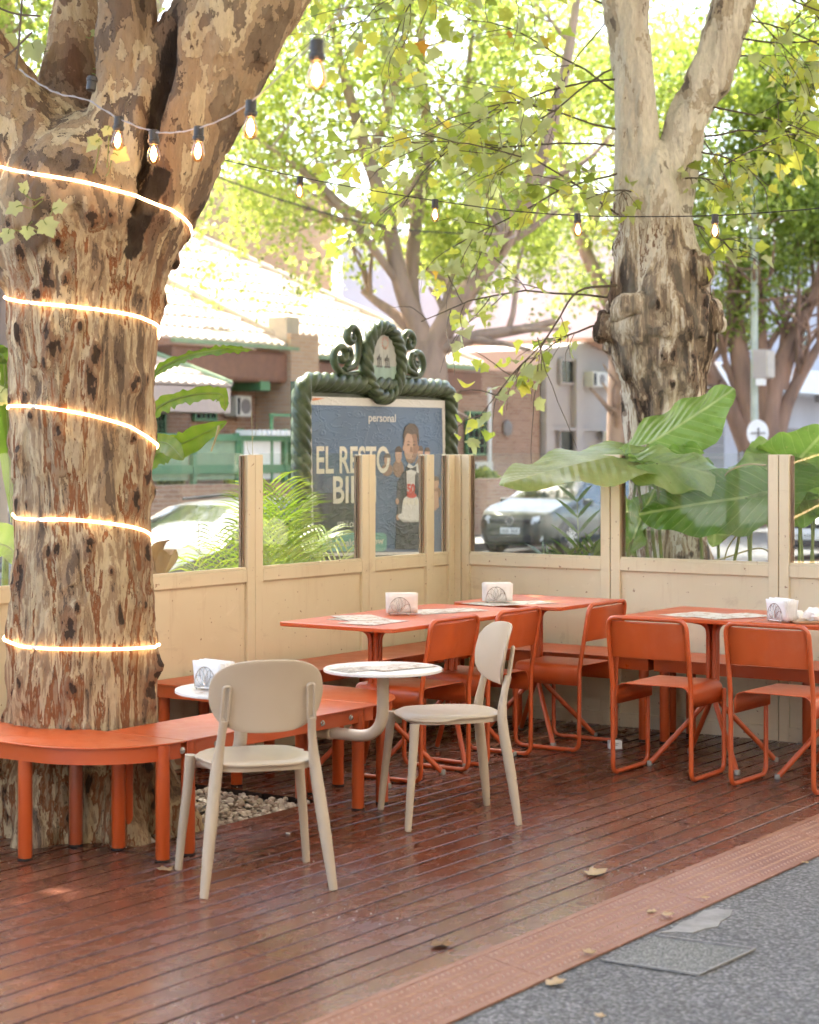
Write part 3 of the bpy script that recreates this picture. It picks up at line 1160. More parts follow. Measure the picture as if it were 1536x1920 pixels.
# taupe rendered building
tb = thing('taupe_building', 'taupe rendered building with two air conditioners high on its wall', 'building', (-24, 44, FARW))
MB.build = build_in(tb)
a0, a1 = yz(1017, 640)[0], yz(1300, 640)[0]
V, F = [], []
prof = [(a0, FARW), (a1, FARW), (a1, yz(1200, 700)[1] - .4), (a0 + 2.2, yz(1060, 638)[1]), (a0, yz(1017, 655)[1])]
MB().add([(-24, y, z) for y, z in prof] + [(-33, y, z) for y, z in prof], [(0, 1, 2, 3, 4), (9, 8, 7, 6, 5)] + [(i, i + 5, (i + 1) % 5 + 5, (i + 1) % 5) for i in range(5)]).build('wall', M['grey_render'], tb)
pa, pb = prof[3], prof[2]
MB().add([(-23.7, pa[0], pa[1]), (-23.7, pb[0], pb[1]), (-33, pb[0], pb[1]), (-33, pa[0], pa[1]), (-23.7, pa[0], pa[1] + .12), (-23.7, pb[0], pb[1] + .12), (-33, pb[0], pb[1] + .12), (-33, pa[0], pa[1] + .12)],
         [(0, 1, 2, 3), (7, 6, 5, 4), (0, 4, 5, 1), (1, 5, 6, 2), (2, 6, 7, 3), (3, 7, 4, 0)]).build('roof_edge', M['terracotta'], tb)
for x in (1022, 1078, 1240):
    y = yz(x, 700)[0]
    MB().box((-23.93, y, 1.9), (0.16, 0.35, 4.2)).build('pilaster', M['grey_render'], tb)
MB().box((-23.93, (a0 + a1) / 2, yz(1090, 805)[1]), (0.12, a1 - a0, 0.08)).build('string_course', M['grey_render'], tb)
for (xa, xb, ya, yb) in ((1048, 1072, 676, 718), (1046, 1072, 808, 845)):
    a, b = yz(xa, ya), yz(xb, yb)
    window(tb, -23.99, a[0], b[0], b[1], a[1], (1, 1), M['grey_render'], barred=False)
for xa in (1090, 1122):
    a, b = yz(xa, 697), yz(xa + 29, 727)
    aircon(tb, -23.98, a[0], b[0], b[1], a[1])
a, b = yz(1152, 828), yz(1188, 960)
MB().box((-23.97, (a[0] + b[0]) / 2, (a[1] + b[1]) / 2), (0.05, b[0] - a[0], a[1] - b[1])).build('shutter_door', M['shutter'], tb)
MB().box((-23.9, (a0 + a1) / 2, FARW + 0.35), (0.1, a1 - a0, 0.7)).build('plinth', M['shutter'], tb)
a, b = yz(1121, 808), yz(1139, 832)
sg = MB().box((-23.6, (a[0] + b[0]) / 2, (a[1] + b[1]) / 2), (0.5, b[0] - a[0], a[1] - b[1])).build('wall_sign', M['white_paint'], tb)
MB().box((-23.34, (a[0] + b[0]) / 2, (a[1] + b[1]) / 2 - .03), (0.01, (b[0] - a[0]) * .3, (a[1] - b[1]) * .45)).build('sign_mark', M['terracotta'], sg)
MB.build = _old_build

# pale building with flat canopy further along
lb = thing('pale_canopy_building', 'pale building with flat white canopy and grey shutters behind the fig tree', 'building', (-25, 60, FARW))
MB.build = build_in(lb)
MB().box((-31, 62, 4.2), (12, 25, 8.8)).build('wall', M['lilac'], lb)
zc0, zc1 = yz(1480, 735, -23.4)[1], yz(1480, 690, -23.4)[1]
MB().box((-24.3, 62, (zc0 + zc1) / 2), (1.8, 25, zc1 - zc0)).build('canopy', M['white_paint'], lb)
for i in range(7):
    y = 50.8 + i * 3.5
    s_ = MB().box((-24.98, y + 1.2, 1.1), (0.06, 2.4, 2.6)).build('roller_shutter', M['shutter'], lb)
    for j in range(7):
        MB().box((-24.935, y + 1.2, 0.0 + j * 0.36), (0.03, 2.4, 0.03)).build('shutter_rib', M['grey_render'], s_)
    for z in (5.0, 7.2):
        window(lb, -24.99, y + .5, y + 1.9, z, z + 1.2, (2, 2), M['white_paint'])
for i in range(6):
    MB().box((-23.6, 50.5 + 3.5 * i, zc0 - 0.14), (0.25, 0.14, 0.24)).build('canopy_lamp', M['shutter'], lb)
MB.build = _old_build

# building at the other end, behind the near tree
ob = thing('ledged_building', 'beige building with horizontal ledges and salmon upper wall behind the big trunk', 'building', (-24.5, 18, FARW))
MB.build = build_in(ob)
MB().box((-29.5, 17.0, 2.2), (10, 13.2, 4.8)).build('lower_wall', M['beige_render'], ob)
MB().box((-29.9, 17.0, 8.2), (9.8, 13.2, 7.2)).build('upper_wall', M['terracotta'], ob)
for z in (0.35, 0.95, 1.5, 2.1, 2.9, 4.6):
    MB().box((-24.4, 17.0, z), (0.3, 13.2, 0.09)).build('ledge', M['beige_render'], ob, bevel=0.01)
for i in range(5):
    window(ob, -24.97, 11.6 + 2.4 * i, 12.8 + 2.4 * i, 5.9, 7.4, (2, 3), M['white_paint'])
    window(ob, -24.97, 11.6 + 2.4 * i, 12.8 + 2.4 * i, 8.9, 10.4, (2, 3), M['white_paint'])
    window(ob, -24.48, 11.4 + 2.4 * i, 12.6 + 2.4 * i, 3.1, 4.2, (2, 3), M['white_paint'])
MB.build = _old_build

# unseen café building on the pavement side, added to bounce daylight onto the terrace
cb_ = thing('bounce_building', 'tall unseen café building along the pavement, added to bounce daylight onto the terrace', 'building', (2.3, 8, 0))
MB.build = build_in(cb_)
MB().box((7.3, 10, 6.2), (10, 62, 12.6)).build('wall', M['beige_render'], cb_)
for i in range(12):
    y = -17 + i * 4.6
    for z in (4.6, 8.6):
        window(cb_, 2.22, y, y + 1.6, z, z + 1.9, (2, 2), M['white_paint'])
    MB().box((2.27, y + 0.8, 1.35), (0.06, 2.9, 2.6)).build('shop_window', M['dark_glass'], cb_)
for z in (3.4, 7.4):
    MB().box((2.2, 10, z), (0.22, 62, 0.16)).build('string_course', M['white_paint'], cb_)
MB().box((2.1, 10, 12.4), (0.5, 62, 0.3)).build('cornice', M['white_paint'], cb_)
MB.build = _old_build

# ------------------------------------------------------------------ trees
LOBED = [(0, 0), (-.07, .14), (.02, .34), (.10, .47), (.2, .42), (.28, .40), (.40, .50), (.54, .60), (.58, .47), (.65, .36), (.62, .28), (.74, .25), (.86, .13), (1, 0)]
LOBED = LOBED + [(x, -y) for x, y in LOBED[-2:0:-1]]
LOB_T = np.array([(0.30, 0)] + LOBED)
LOB_F = np.array([(0, i, i % (len(LOB_T) - 1) + 1) for i in range(1, len(LOB_T))])
QUAD_T = np.array([(0, 0), (.45, .36), (1, 0), (.45, -.36)])
QUAD_F = np.array([(0, 1, 2, 3)])


def unit(a):
    return a / np.maximum(np.linalg.norm(a, axis=1, keepdims=True), 1e-9)


def leaves_mesh(name, pos, D, N, size, mat, tmpl=LOB_T, faces=LOB_F, attr=None, curl=0.25):
    pos, D, N = np.asarray(pos, float), unit(np.asarray(D, float)), np.asarray(N, float)
    n, K = len(pos), len(tmpl)
    N = unit(N - D * np.sum(N * D, axis=1, keepdims=True))
    S = np.cross(N, D)
    size = np.asarray(size, float).reshape(n, 1, 1)
    c1 = nr.uniform(-curl, curl * 2.2, (n, 1, 1))
    c2 = nr.uniform(-curl * 1.6, curl * .5, (n, 1, 1))
    tx, ty = tmpl[None, :, 0:1], tmpl[None, :, 1:2]
    tz = c1 * ty ** 2 * 1.6 + c2 * tx ** 2
    V = pos[:, None, :] + size * (tx * D[:, None, :] + ty * S[:, None, :] + tz * N[:, None, :])
    V = V.reshape(-1, 3)
    k = faces.shape[1]
    Fc = (faces[None] + (np.arange(n) * K)[:, None, None]).reshape(-1, k)
    return raw_mesh(name, V, Fc, mat, np.repeat(nr.uniform(0, 1, n) if attr is None else attr, K))


def raw_mesh(name, V, Fc, mat, attr=None):
    me = bpy.data.meshes.new(name)
    m, k = Fc.shape
    me.vertices.add(len(V))
    me.vertices.foreach_set('co', np.asarray(V, np.float32).ravel())
    me.loops.add(m * k)
    me.loops.foreach_set('vertex_index', Fc.astype(np.int32).ravel())
    me.polygons.add(m)
    me.polygons.foreach_set('loop_start', np.arange(0, m * k, k, dtype=np.int32))
    me.polygons.foreach_set('loop_total', np.full(m, k, np.int32))
    me.update(calc_edges=True)
    me.validate()
    if attr is not None:
        a = me.attributes.new('lf', 'FLOAT', 'POINT')
        a.data.foreach_set('value', np.asarray(attr, np.float32))
    if mat:
        me.materials.append(mat)
    return me


def remeshed(tubes, voxel, iters=5, sides=24):
    mb = MB()
    for pts, rad in tubes:
        mb.tube(pts, rad, sides)
    o = mb.build('tmp', None)
    m = o.modifiers.new('r', 'REMESH')
    m.mode, m.voxel_size = 'VOXEL', voxel
    s = o.modifiers.new('s', 'SMOOTH')
    s.iterations, s.factor = iters, 0.6
    dg = bpy.context.evaluated_depsgraph_get()
    ev = o.evaluated_get(dg)
    me = bpy.data.meshes.new_from_object(ev)
    bpy.data.objects.remove(o)
    return me


def barked(me, mat, nknots, kn_amp=(0.010, 0.028), kn_rad=(0.016, 0.04), lump=0.02, ridge=0.014, cracks=(), zk=None, seed=3, flake=0.009, burl=None):
    n = len(me.vertices)
    co = np.empty(n * 3); me.vertices.foreach_get('co', co); co = co.reshape(-1, 3)
    no = np.empty(n * 3); me.vertices.foreach_get('normal', no); no = no.reshape(-1, 3)
    d = lump * 2 * fbm(co * np.array([3.2, 3.2, 1.7]), 3, seed)
    d += ridge * 2 * fbm(co * np.array([15, 15, 1.9]), 4, seed + 9)
    fl = vnoise(co * np.array([16, 16, 6.5]), seed + 21) + 0.35 * vnoise(co * np.array([50, 50, 22]), seed + 22)
    d += flake * (np.clip((fl - 0.68) / 0.05, 0, 1) - np.clip((0.55 - fl) / 0.05, 0, 1) * 0.7)
    kn = np.zeros(n)
    rg = np.random.default_rng(seed)
    cand = np.where((co[:, 2] > (zk or (0, 99))[0]) & (co[:, 2] < (zk or (0, 99))[1]))[0]
    for i in rg.choice(cand, nknots, replace=False):
        r = rg.uniform(*kn_rad)
        q = (co - co[i]) / np.array([r, r, r * rg.uniform(1.4, 3.4)])
        g = np.exp(-np.sum(q * q, axis=1))
        d += g * rg.uniform(*kn_amp) - np.exp(-np.sum(q * q, axis=1) * 7) * 0.014
        kn = np.maximum(kn, g)
    kn *= 0.75 + 0.6 * fbm(co * 40, 2, seed + 5)
    ck = np.zeros(n)
    for pts, wd, dep in cracks:
        P = np.array(pts)
        best = np.full(n, 9.0)
        for a, b, w0 in zip(P[:-1], P[1:], wd):
            ab = b - a
            t = np.clip(((co - a) @ ab) / (ab @ ab), 0, 1)
            best = np.minimum(best, np.linalg.norm(co - a - t[:, None] * ab, axis=1) / w0)
        g = np.clip(1.25 - best, 0, 1) * np.clip(1.0 + 0.7 * fbm(co * 22, 3, 77), 0, 1.3)
        ck = np.maximum(ck, g)
        d -= dep * np.clip(g, 0, 1)
    bu = np.zeros(n)
    if burl:
        bu = np.exp(-((co[:, 2] - burl[0]) / burl[1]) ** 2)
        d += bu * (burl[2] * 2 * fbm(co * np.array([6.5, 6.5, 5.0]), 4, seed + 40) + .03 * np.abs(fbm(co * np.array([13, 13, 6.0]), 3, seed + 44)) * 2)
    co += no * d[:, None]
    me.vertices.foreach_set('co', co.astype(np.float32).ravel())
    for nm, arr in (('knot', kn), ('crack', ck), ('burl', bu)):
        a = me.attributes.new(nm, 'FLOAT', 'POINT')
        a.data.foreach_set('value', arr.astype(np.float32))
    me.update()
    me.materials.clear()
    me.materials.append(mat)
    me.shade_smooth()
    return me


def blades(fn, pts):
    return [fn(p) for p in pts]


def jitter_branch(p0, d, L, r0, level, maxl, tubes, tips, rg, up=0.15, droop=0.0, kids=(3, 5), spread=(25, 60), n=5, shrink=(0.5, 0.75)):
    p, d = Vector(p0), Vector(d).normalized()
    pts = [p.copy()]
    for i in range(n):
        d = (d + Vector((rg.uniform(-.22, .22), rg.uniform(-.22, .22), rg.uniform(-.18, .18) + up * .25 - droop * (i / n)))).normalized()
        p = p + d * (L / n)
        pts.append(p.copy())
    rad = [r0 * (1 - 0.6 * i / n) for i in range(n + 1)]
    tubes.append((pts, rad))
    if level >= maxl:
        tips.append(pts)
        return
    for k in range(rg.randint(*kids)):
        t = rg.uniform(0.3, 1.0)
        i = min(n - 1, int(t * n))
        q = pts[i].lerp(pts[i + 1], t * n - i)
        dd = (pts[i + 1] - pts[i]).normalized()
        ax = dd.cross(Vector((rg.gauss(0, 1), rg.gauss(0, 1), rg.gauss(0, 1)))).normalized()
        nd = Matrix.Rotation(R(rg.uniform(*spread)), 3, ax) @ dd
        jitter_branch(q, nd, L * rg.uniform(*shrink), max(0.0035, rad[i] * 0.6), level + 1, maxl, tubes, tips, rg, up, droop, kids, spread, n, shrink)


def leaf_sites(tips, rg, step, per=1, jit=0.03, down=0.5):
    pos, D, N = [], [], []
    for pts in tips:
        L = sum((b - a).length for a, b in zip(pts[:-1], pts[1:]))
        m = max(2, int(L / step))
        for i in range(m):
            t = (i + rg.random()) / m * (len(pts) - 1)
            k = min(len(pts) - 2, int(t))
            p = pts[k].lerp(pts[k + 1], t - k)
            dr = (pts[k + 1] - pts[k]).normalized()
            for _ in range(per):
                side = Vector((rg.gauss(0, 1), rg.gauss(0, 1), rg.gauss(0, .6)))
                side = (side - dr * side.dot(dr)).normalized()
                pos.append(p + side * rg.uniform(0.01, jit + .02))
                D.append(side + dr * rg.uniform(0, .6) + Vector((0, 0, -down * rg.uniform(.3, 1.4))))
                N.append(Vector((rg.gauss(0, .8), rg.gauss(0, .8), 1)))
    return pos, D, N


def tubes_mesh(name, tubes, mat, sides=6, minside=4):
    mb = MB()
    for pts, rad in tubes:
        mb.tube(pts, rad, sides if rad[0] > 0.02 else minside, cap=False)
    return mb.mesh(name, mat, 60)


# ---- the big tree wound with lights -------------------------------------------------
TD = 7.76
PX = TD / FPX


def tp(x, y, dd=0.0):
    return at(x, y, TD + dd) if dd == 0 else at(768 + (x - 768) * TD / (TD + dd), HOR + (y - HOR) * TD / (TD + dd), TD + dd)


TR = [(1570, 146, 160), (1530, 150, 146), (1480, 155, 136), (1400, 157, 133), (1300, 156, 132), (1200, 157, 134), (1100, 158, 129), (1000, 157, 125), (900, 155, 126), (800, 155, 129),
      (700, 155, 132), (620, 153, 138), (560, 157, 139), (500, 158, 154), (450, 160, 172), (400, 164, 190), (350, 176, 180), (300, 192, 148), (255, 208, 100), (220, 215, 50)]
trunk = ([tp(x, y) for y, x, hw in TR], [hw * PX for y, x, hw in TR])
limbR = ([tp(170, 520, .02), tp(205, 430, .02), tp(262, 330, 0), tp(318, 230, -.02), tp(368, 150, -.04), (tp(425, 60, -.06)), tp(480, -20, -.08), tp(560, -130, -.1), tp(640, -260, -.1)],
         [100 * PX, 132 * PX, 128 * PX, 116 * PX, 112 * PX, 107 * PX, 103 * PX, 94 * PX, 84 * PX])
limbC = ([tp(195, 470, -.03), tp(224, 330, -.08), tp(236, 240, -.1), tp(242, 150, -.1), tp(243, 60, -.1), tp(240, -20, -.1), tp(228, -140, -.08), tp(215, -260, -.05)],
         [80 * PX, 82 * PX, 64 * PX, 54 * PX, 51 * PX, 50 * PX, 48 * PX, 44 * PX])
limbL = ([tp(130, 470, .05), tp(112, 320, .16), tp(108, 240, .22), tp(112, 150, .26), tp(116, 60, .3), tp(121, -20, .33), tp(128, -140, .4), tp(136, -260, .45)],
         [90 * PX, 104 * PX, 84 * PX, 60 * PX, 50 * PX, 47 * PX, 44 * PX, 40 * PX])
limbF = ([tp(110, 450, 0), tp(45, 270, .02), tp(5, 190, .04), tp(-35, 110, .06), tp(-80, 20, .1), tp(-140, -100, .14), tp(-190, -240, .2)],
         [100 * PX, 98 * PX, 74 * PX, 56 * PX, 45 * PX, 42 * PX, 36 * PX])
flares = []
for ang, ln in ((-75, .34), (-20, .2), (40, .26), (85, .36), (150, .3), (215, .3)):
    v = Vector((SA, -CA, 0)) * math.cos(R(ang)) + Vector((CA, SA, 0)) * math.sin(R(ang))
    c0 = trunk[0][0].copy(); c0.z = 0
    flares.append(([c0 + v * .12 + Vector((0, 0, .42)), c0 + v * .24 + Vector((0, 0, .2)), c0 + v * (.26 + ln * .35) + Vector((0, 0, .03)), c0 + v * (.26 + ln * .8) + Vector((0, 0, -.1))], [.17, .15, .11, .06]))
big = thing('plane_tree', 'thick plane tree trunk wound with glowing rope light inside the deck', 'tree', (trunk[0][0].x, trunk[0][0].y, -0.06))
INVB = Matrix.Translation(-Vector(big.location))
me = remeshed([trunk, limbR, limbC, limbL, limbF] + flares, 0.0105, 16, 40)


def on_bark(mesh, pts):
    """points of a line down the bark, on the side of the trunk that faces the terrace"""
    bv = BVHTree.FromPolygons([v.co.copy() for v in mesh.vertices], [tuple(p.vertices) for p in mesh.polygons])
    out = []
    for x, y in pts:
        o_ = Vector((0, 0, EYE))
        h = bv.ray_cast(o_, (at(x, y, 8.0) - o_).normalized())[0]
        if h:
            out.append(h)
    return out


crack = [(on_bark(me, [(316, -60), (312, 0), (306, 60), (300, 110), (294, 160), (287, 210), (282, 250), (276, 300), (268, 350), (258, 400)]), [.062, .058, .052, .042, .034, .024, .02, .026, .032, .03], 0.10),
         (on_bark(me, [(300, 330), (285, 380), (262, 420), (250, 470)]), [.05, .06, .05], 0.02)]
me = barked(me, M['bark_near'], 150, (0.014, 0.036), (0.016, 0.042), cracks=crack, zk=(0.05, 2.5), seed=5)
to = link('trunk', me, big)
to.matrix_parent_inverse = INVB
n = len(me.vertices)
TRUNK_BVH = BVHTree.FromPolygons([v.co.copy() for v in me.vertices], [tuple(p.vertices) for p in me.polygons])

rg = random.Random(5)
tubes, tips = [], []
for limb, L in ((limbR, 2.6), (limbC, 2.3), (limbL, 2.2), (limbF, 2.0)):
    p, q = limb[0][-2], limb[0][-1]
    tubes.append(([p, q, q + (q - p) * 1.6 + Vector((0, 0, .5))], [limb[1][-2] * .93, limb[1][-1], limb[1][-1] * .7]))
    e = tubes[-1][0][-1]
    for k in range(4):
        dv = (q - p).normalized() + Vector((rg.gauss(0, .6), rg.gauss(0, .6), .35))
        jitter_branch(e - (q - p) * rg.uniform(0, .6), dv, L, limb[1][-1] * .55, 0, 2, tubes, tips, rg, up=.3)
lm = link('limbs', tubes_mesh('limbs', tubes, M['bark_near'], 10), big)
lm.matrix_parent_inverse = INVB
pos, D, N = leaf_sites(tips, rg, 0.06, 2, .12)
sz = nr.uniform(.10, .17, len(pos))
cr = link('crown', leaves_mesh('crown', pos, D, N, sz, M['leaf_plane']), big)
cr.matrix_parent_inverse = INVB
# young leaves sprouting straight from the trunk
spr = [(40, 385, 34, 200), (18, 430, 30, 255), (82, 412, 40, 300), (45, 362, 26, 70), (100, 392, 30, 20), (188, 262, 34, 210), (212, 288, 36, 340), (205, 238, 22, 240), (214, 112, 34, 250), (205, 128, 22, 200),
       (8, 68, 46, 300), (28, 85, 48, 250), (2, 120, 40, 260), (60, 80, 44, 290), (178, 55, 26, 300), (186, 268, 24, 150), (8, 728, 40, 235), (4, 748, 36, 200), (-4, 715, 40, 150), (52, 425, 26, 270)]
pos, D, N, sz = [], [], [], []
rt, upv, toc = Vector((CA, SA, 0)), Vector((0, 0, 1)), Vector((SA, -CA, 0))
for x, y, s, a in spr:
    dd = 7.2 if y > 200 else 7.9
    if y > 600:
        dd = 7.75
    pos.append(at(x, y, dd)); D.append(rt * math.cos(R(a)) + upv * math.sin(R(a)) + toc * .25)
    N.append(toc + upv * .5 + rt * rg.uniform(-.4, .4)); sz.append(s * dd / FPX)
for a_, b_, c_, s_ in zip(pos, D, N, sz):
    sp = link('leaf', leaves_mesh('leaf', [a_], [b_], [c_], [s_], M['leaf_plane'], attr=nr.uniform(.25, .75, 1)), big)
    sp.matrix_parent_inverse = INVB
    q_ = TRUNK_BVH.find_nearest(a_)[0]
    if q_ and (q_ - a_).length < .5:
        pt = MB().tube(smooth_path([q_, q_.lerp(a_, .5) + Vector((0, 0, -.02)), a_, a_ + b_.normalized() * s_ * .3], 4), .0022, 5).build('leaf_stalk', M['stem_green'], big)
        pt.matrix_parent_inverse = INVB
for path in ([(30, 130), (36, 70), (42, -10)], [(-10, 12), (30, 26), (76, 30)], [(35, 440), (40, 400), (60, 380), (95, 385)], [(60, 60), (30, 90), (8, 108)]):
    o = MB().tube(smooth_path([at(x, y, 7.55) for x, y in path], 4), 0.0045, 5).build('twig', M['twig'], big); o.matrix_parent_inverse = INVB

# rope light wound round the trunk
KEY = [(-100, 298), (-60, 312), (0, 338), (45, 376), (90, 430), (180, 500), (262, 556), (300, 562), (360, 574), (405, 588), (450, 612), (540, 690), (622, 770), (652, 762), (685, 760), (720, 770), (765, 795), (812, 840),
       (900, 905), (985, 958), (1010, 970), (1040, 975), (1080, 973), (1125, 985), (1172, 1003), (1260, 1090), (1346, 1188), (1375, 1202), (1400, 1214), (1440, 1217), (1485, 1217), (1533, 1209), (1610, 1200)]
ys_ = [t[0] for t in TR][::-1]
axx = [t[1] for t in TR][::-1]


def rope_pt(phi, y):
    ax = tp(float(np.interp(y, ys_, axx)), y)
    v = toc * math.cos(R(phi)) + rt * math.sin(R(phi))
    rr = 0.3
    for _ in range(3):
        dep = TD - rr * math.cos(R(phi))
        z = EYE - (y - HOR) / FPX * dep
        o_ = Vector((ax.x, ax.y, z)) + v * 1.3
        hit = TRUNK_BVH.ray_cast(o_, -v)[0]
        rr = (hit - Vector((ax.x, ax.y, z))).length if hit else 0.3
    return Vector((ax.x, ax.y, z)) + v * (rr + 0.004), v


ks, kv = [k for k, _ in KEY], [v for _, v in KEY]
raw = [rope_pt(p, float(np.interp(p, ks, kv))) for p in range(-100, 1611, 5)]
pts = [p for p, v in raw]
# a taut rope bridges the hollows of the bark
ctr = [p - v * 0 for p, v in raw]
sm = pts
for _ in range(10):
    s2 = [sm[0]] + [(sm[i - 1] + sm[i] * 2 + sm[i + 1]) / 4 for i in range(1, len(sm) - 1)] + [sm[-1]]
    sm = []
    for i, (a, b) in enumerate(zip(s2, pts)):
        v = raw[i][1]
        sm.append(a + v * max(0.0, (b - a).dot(v)))
M['led'] = emit('rope_light_glow', (1.0, 0.64, 0.34), 3.2)
rope = thing('rope_light', 'glowing white rope light wound five times round the plane trunk', 'rope light', sm[0])
o = MB().tube(sm, 0.0058, 6).build('lit_rope', M['led'], rope, smooth=60); o.matrix_parent_inverse = Matrix.Translation(-sm[0])
for p in (-30, 330, 690, 1050, 1410):
    i = (p + 100) // 5
    o = MB().tube([sm[i - 1].lerp(sm[i], .6), sm[i].lerp(sm[i + 1], .4)], 0.0082, 10).build('clip', M['white_paint'], rope); o.matrix_parent_inverse = Matrix.Translation(-sm[0])

# ---- pale plane tree behind the end fence -------------------------------------------
RD = 12.0
RP = RD / FPX


def rp(x, y, dd=0.0):
    return at(768 + (x - 768) * RD / (RD + dd), HOR + (y - HOR) * RD / (RD + dd), RD + dd)


rtree = thing('plane_tree', 'pale knobbly plane tree standing behind the elephant ear plants', 'tree', (rp(1258, 1050).x, rp(1258, 1050).y, -0.06))
INVR = Matrix.Translation(-Vector(rtree.location))
TR2 = [(1330, 1262, 96), (1280, 1260, 82), (1180, 1258, 76), (1050, 1258, 72), (950, 1256, 71), (850, 1252, 70), (760, 1252, 73), (710, 1248, 78), (675, 1244, 86), (650, 1240, 93), (620, 1238, 99), (580, 1237, 94), (545, 1234, 83), (510, 1232, 80), (470, 1230, 72), (430, 1226, 66), (380, 1222, 62), (330, 1223, 56), (295, 1226, 40), (265, 1230, 18)]
t2 = ([rp(x, y) for y, x, hw in TR2], [hw * RP for y, x, hw in TR2])
l2a = ([rp(1200, 400), rp(1196, 320), rp(1192, 240), rp(1188, 160), rp(1180, 80), rp(1170, 0), rp(1158, -100), rp(1140, -230)], [52 * RP, 44 * RP, 39 * RP, 38 * RP, 40 * RP, 44 * RP, 42 * RP, 36 * RP])
l2b = ([rp(1245, 400), rp(1264, 320), rp(1282, 250), rp(1298, 200), rp(1322, 150), rp(1345, 90), rp(1366, 20), rp(1392, -60), rp(1430, -180)], [46 * RP, 36 * RP, 32 * RP, 34 * RP, 42 * RP, 38 * RP, 40 * RP, 38 * RP, 32 * RP])
l2c = ([rp(1262, 470, -.05), rp(1290, 500, -.15), rp(1318, 528, -.2)], [30 * RP, 22 * RP, 13 * RP])
knobs = [([rp(1143, 640, -.05), rp(1158, 600, -.05)], [22 * RP, 32 * RP]), ([rp(1158, 665, .1), rp(1165, 640, .1)], [14 * RP, 28 * RP]), ([rp(1322, 620, -.05), rp(1312, 575, -.05)], [26 * RP, 26 * RP]), ([rp(1318, 660, .05), rp(1310, 640, .05)], [14 * RP, 24 * RP]), ([rp(1180, 560, -.2), rp(1185, 590, -.2)], [28 * RP, 30 * RP]), ([rp(1290, 640, -.2), rp(1285, 620, -.2)], [26 * RP, 30 * RP]), ([rp(1222, 640, -.27), rp(1225, 620, -.27)], [24 * RP, 30 * RP])]
me = remeshed([t2, l2a, l2b, l2c] + knobs, 0.013, 3, 32)
me = barked(me, M['bark_pale'], 80, (0.016, 0.045), (0.018, 0.05), 0.05, 0.03, zk=(0.0, 3.0), seed=8, flake=0.010, burl=(2.36, .40, .06))
o = link('trunk', me, rtree); o.matrix_parent_inverse = INVR

rg = random.Random(21)
tubes, tips = [], []


def spray(p, d, L, r, kids=(5, 8), droop=.25, lv=1, spread=(25, 65)):
    jitter_branch(p, d, L, r, 0, lv, tubes, tips, rg, up=.05, droop=droop, kids=kids, spread=spread, n=7, shrink=(.28, .5))


def dirv(a, dep):
    """direction at screen angle a (deg, 0 = along the camera's right) with a depth component."""
    return rt * math.cos(R(a)) + upv * math.sin(R(a)) - toc * dep


# sprays leaving the trunk and limbs: (x, y, screen angle, length in px, depth component)
for x, y, a, L, dep in ((1165, 540, 170, 420, .3), (1150, 560, 190, 420, -.2), (1140, 600, 176, 330, -.4), (1170, 480, 160, 480, .2), (1175, 430, 172, 560, -.35), (1180, 380, 165, 520, .3),
                        (1180, 330, 180, 480, -.5), (1185, 280, 168, 560, .1), (1185, 240, 176, 520, -.3), (1185, 190, 160, 540, .4), (1180, 150, 178, 560, -.1), (1178, 100, 170, 520, .3),
                        (1175, 60, 185, 500, -.4), (1172, 20, 175, 560, 0), (1168, -30, 190, 580, .3), (1160, -70, 196, 620, -.2), (1150, -110, 200, 640, .2), (1150, -150, 204, 680, -.3),
                        (1265, 340, 20, 280, -.4), (1290, 240, 10, 300, .3), (1310, 180, 0, 330, -.3), (1330, 130, 10, 300, .4), (1350, 80, -8, 320, -.2), (1366, 20, 0, 300, .3), (1390, -50, -18, 320, -.3), (1400, -90, -30, 380, .2),
                        (1240, 420, -10, 200, -.6), (1210, 360, 200, 180, -.9), (1230, 330, 40, 160, -.9), (1400, -90, -40, 420, -.1), (1380, -20, -25, 360, .5), (1130, 620, 200, 260, -.3),
                        (1170, -40, 210, 420, -.6), (1165, 0, 205, 460, .5), (1300, 215, -35, 250, .2), (1280, 280, -30, 230, -.2)):
    if rg.random() < .22:
        continue
    spray(rp(x + rg.uniform(-12, 12), y + rg.uniform(-18, 18)), dirv(a + rg.uniform(-24, 24), dep), L * RP * rg.uniform(.75, 1.1), .0075, (6, 10))
# the long strand hanging past the house corner
main = smooth_path([rp(1150, 540, -.2), rp(1075, 555, -.35), rp(1035, 612, -.4), rp(1005, 655, -.4), rp(960, 700, -.4), rp(925, 745, -.38), rp(890, 790, -.35)], 5)
tubes.append((main, [.008 * (1 - .75 * i / len(main)) for i in range(len(main))]))
for i in range(9, len(main), 2):
    jitter_branch(main[i], dirv(rg.choice((200, 235, 265, 150, 300)), rg.uniform(-.4, .4)), rg.uniform(.14, .34), .004, 0, 0, tubes, tips, rg, up=-.1, droop=.3, n=5)
for y0 in (640, 690):
    jitter_branch(rp(1000, y0, -.4), dirv(-80, 0), .75, .004, 0, 0, tubes, [], rg, up=-.1, droop=.5, n=7)
# upper crown out of the frame
e1, e2 = l2a[0][-1], l2b[0][-1]
for e, d0 in ((e1, l2a[0][-1] - l2a[0][-2]), (e2, l2b[0][-1] - l2b[0][-2])):
    for k in range(5):
        jitter_branch(e - d0 * rg.uniform(0, .5), d0.normalized() + Vector((rg.gauss(0, .8), rg.gauss(0, .8), .2)), 2.4, .06, 0, 2, tubes, tips, rg, up=.25)
o = link('branches', tubes_mesh('branches', tubes, M['twig'], 8), rtree); o.matrix_parent_inverse = INVR
pos, D, N = leaf_sites(tips, rg, 0.06, 1, .05, .8)
keep = [i for i in range(len(pos)) if rg.random() < .72]


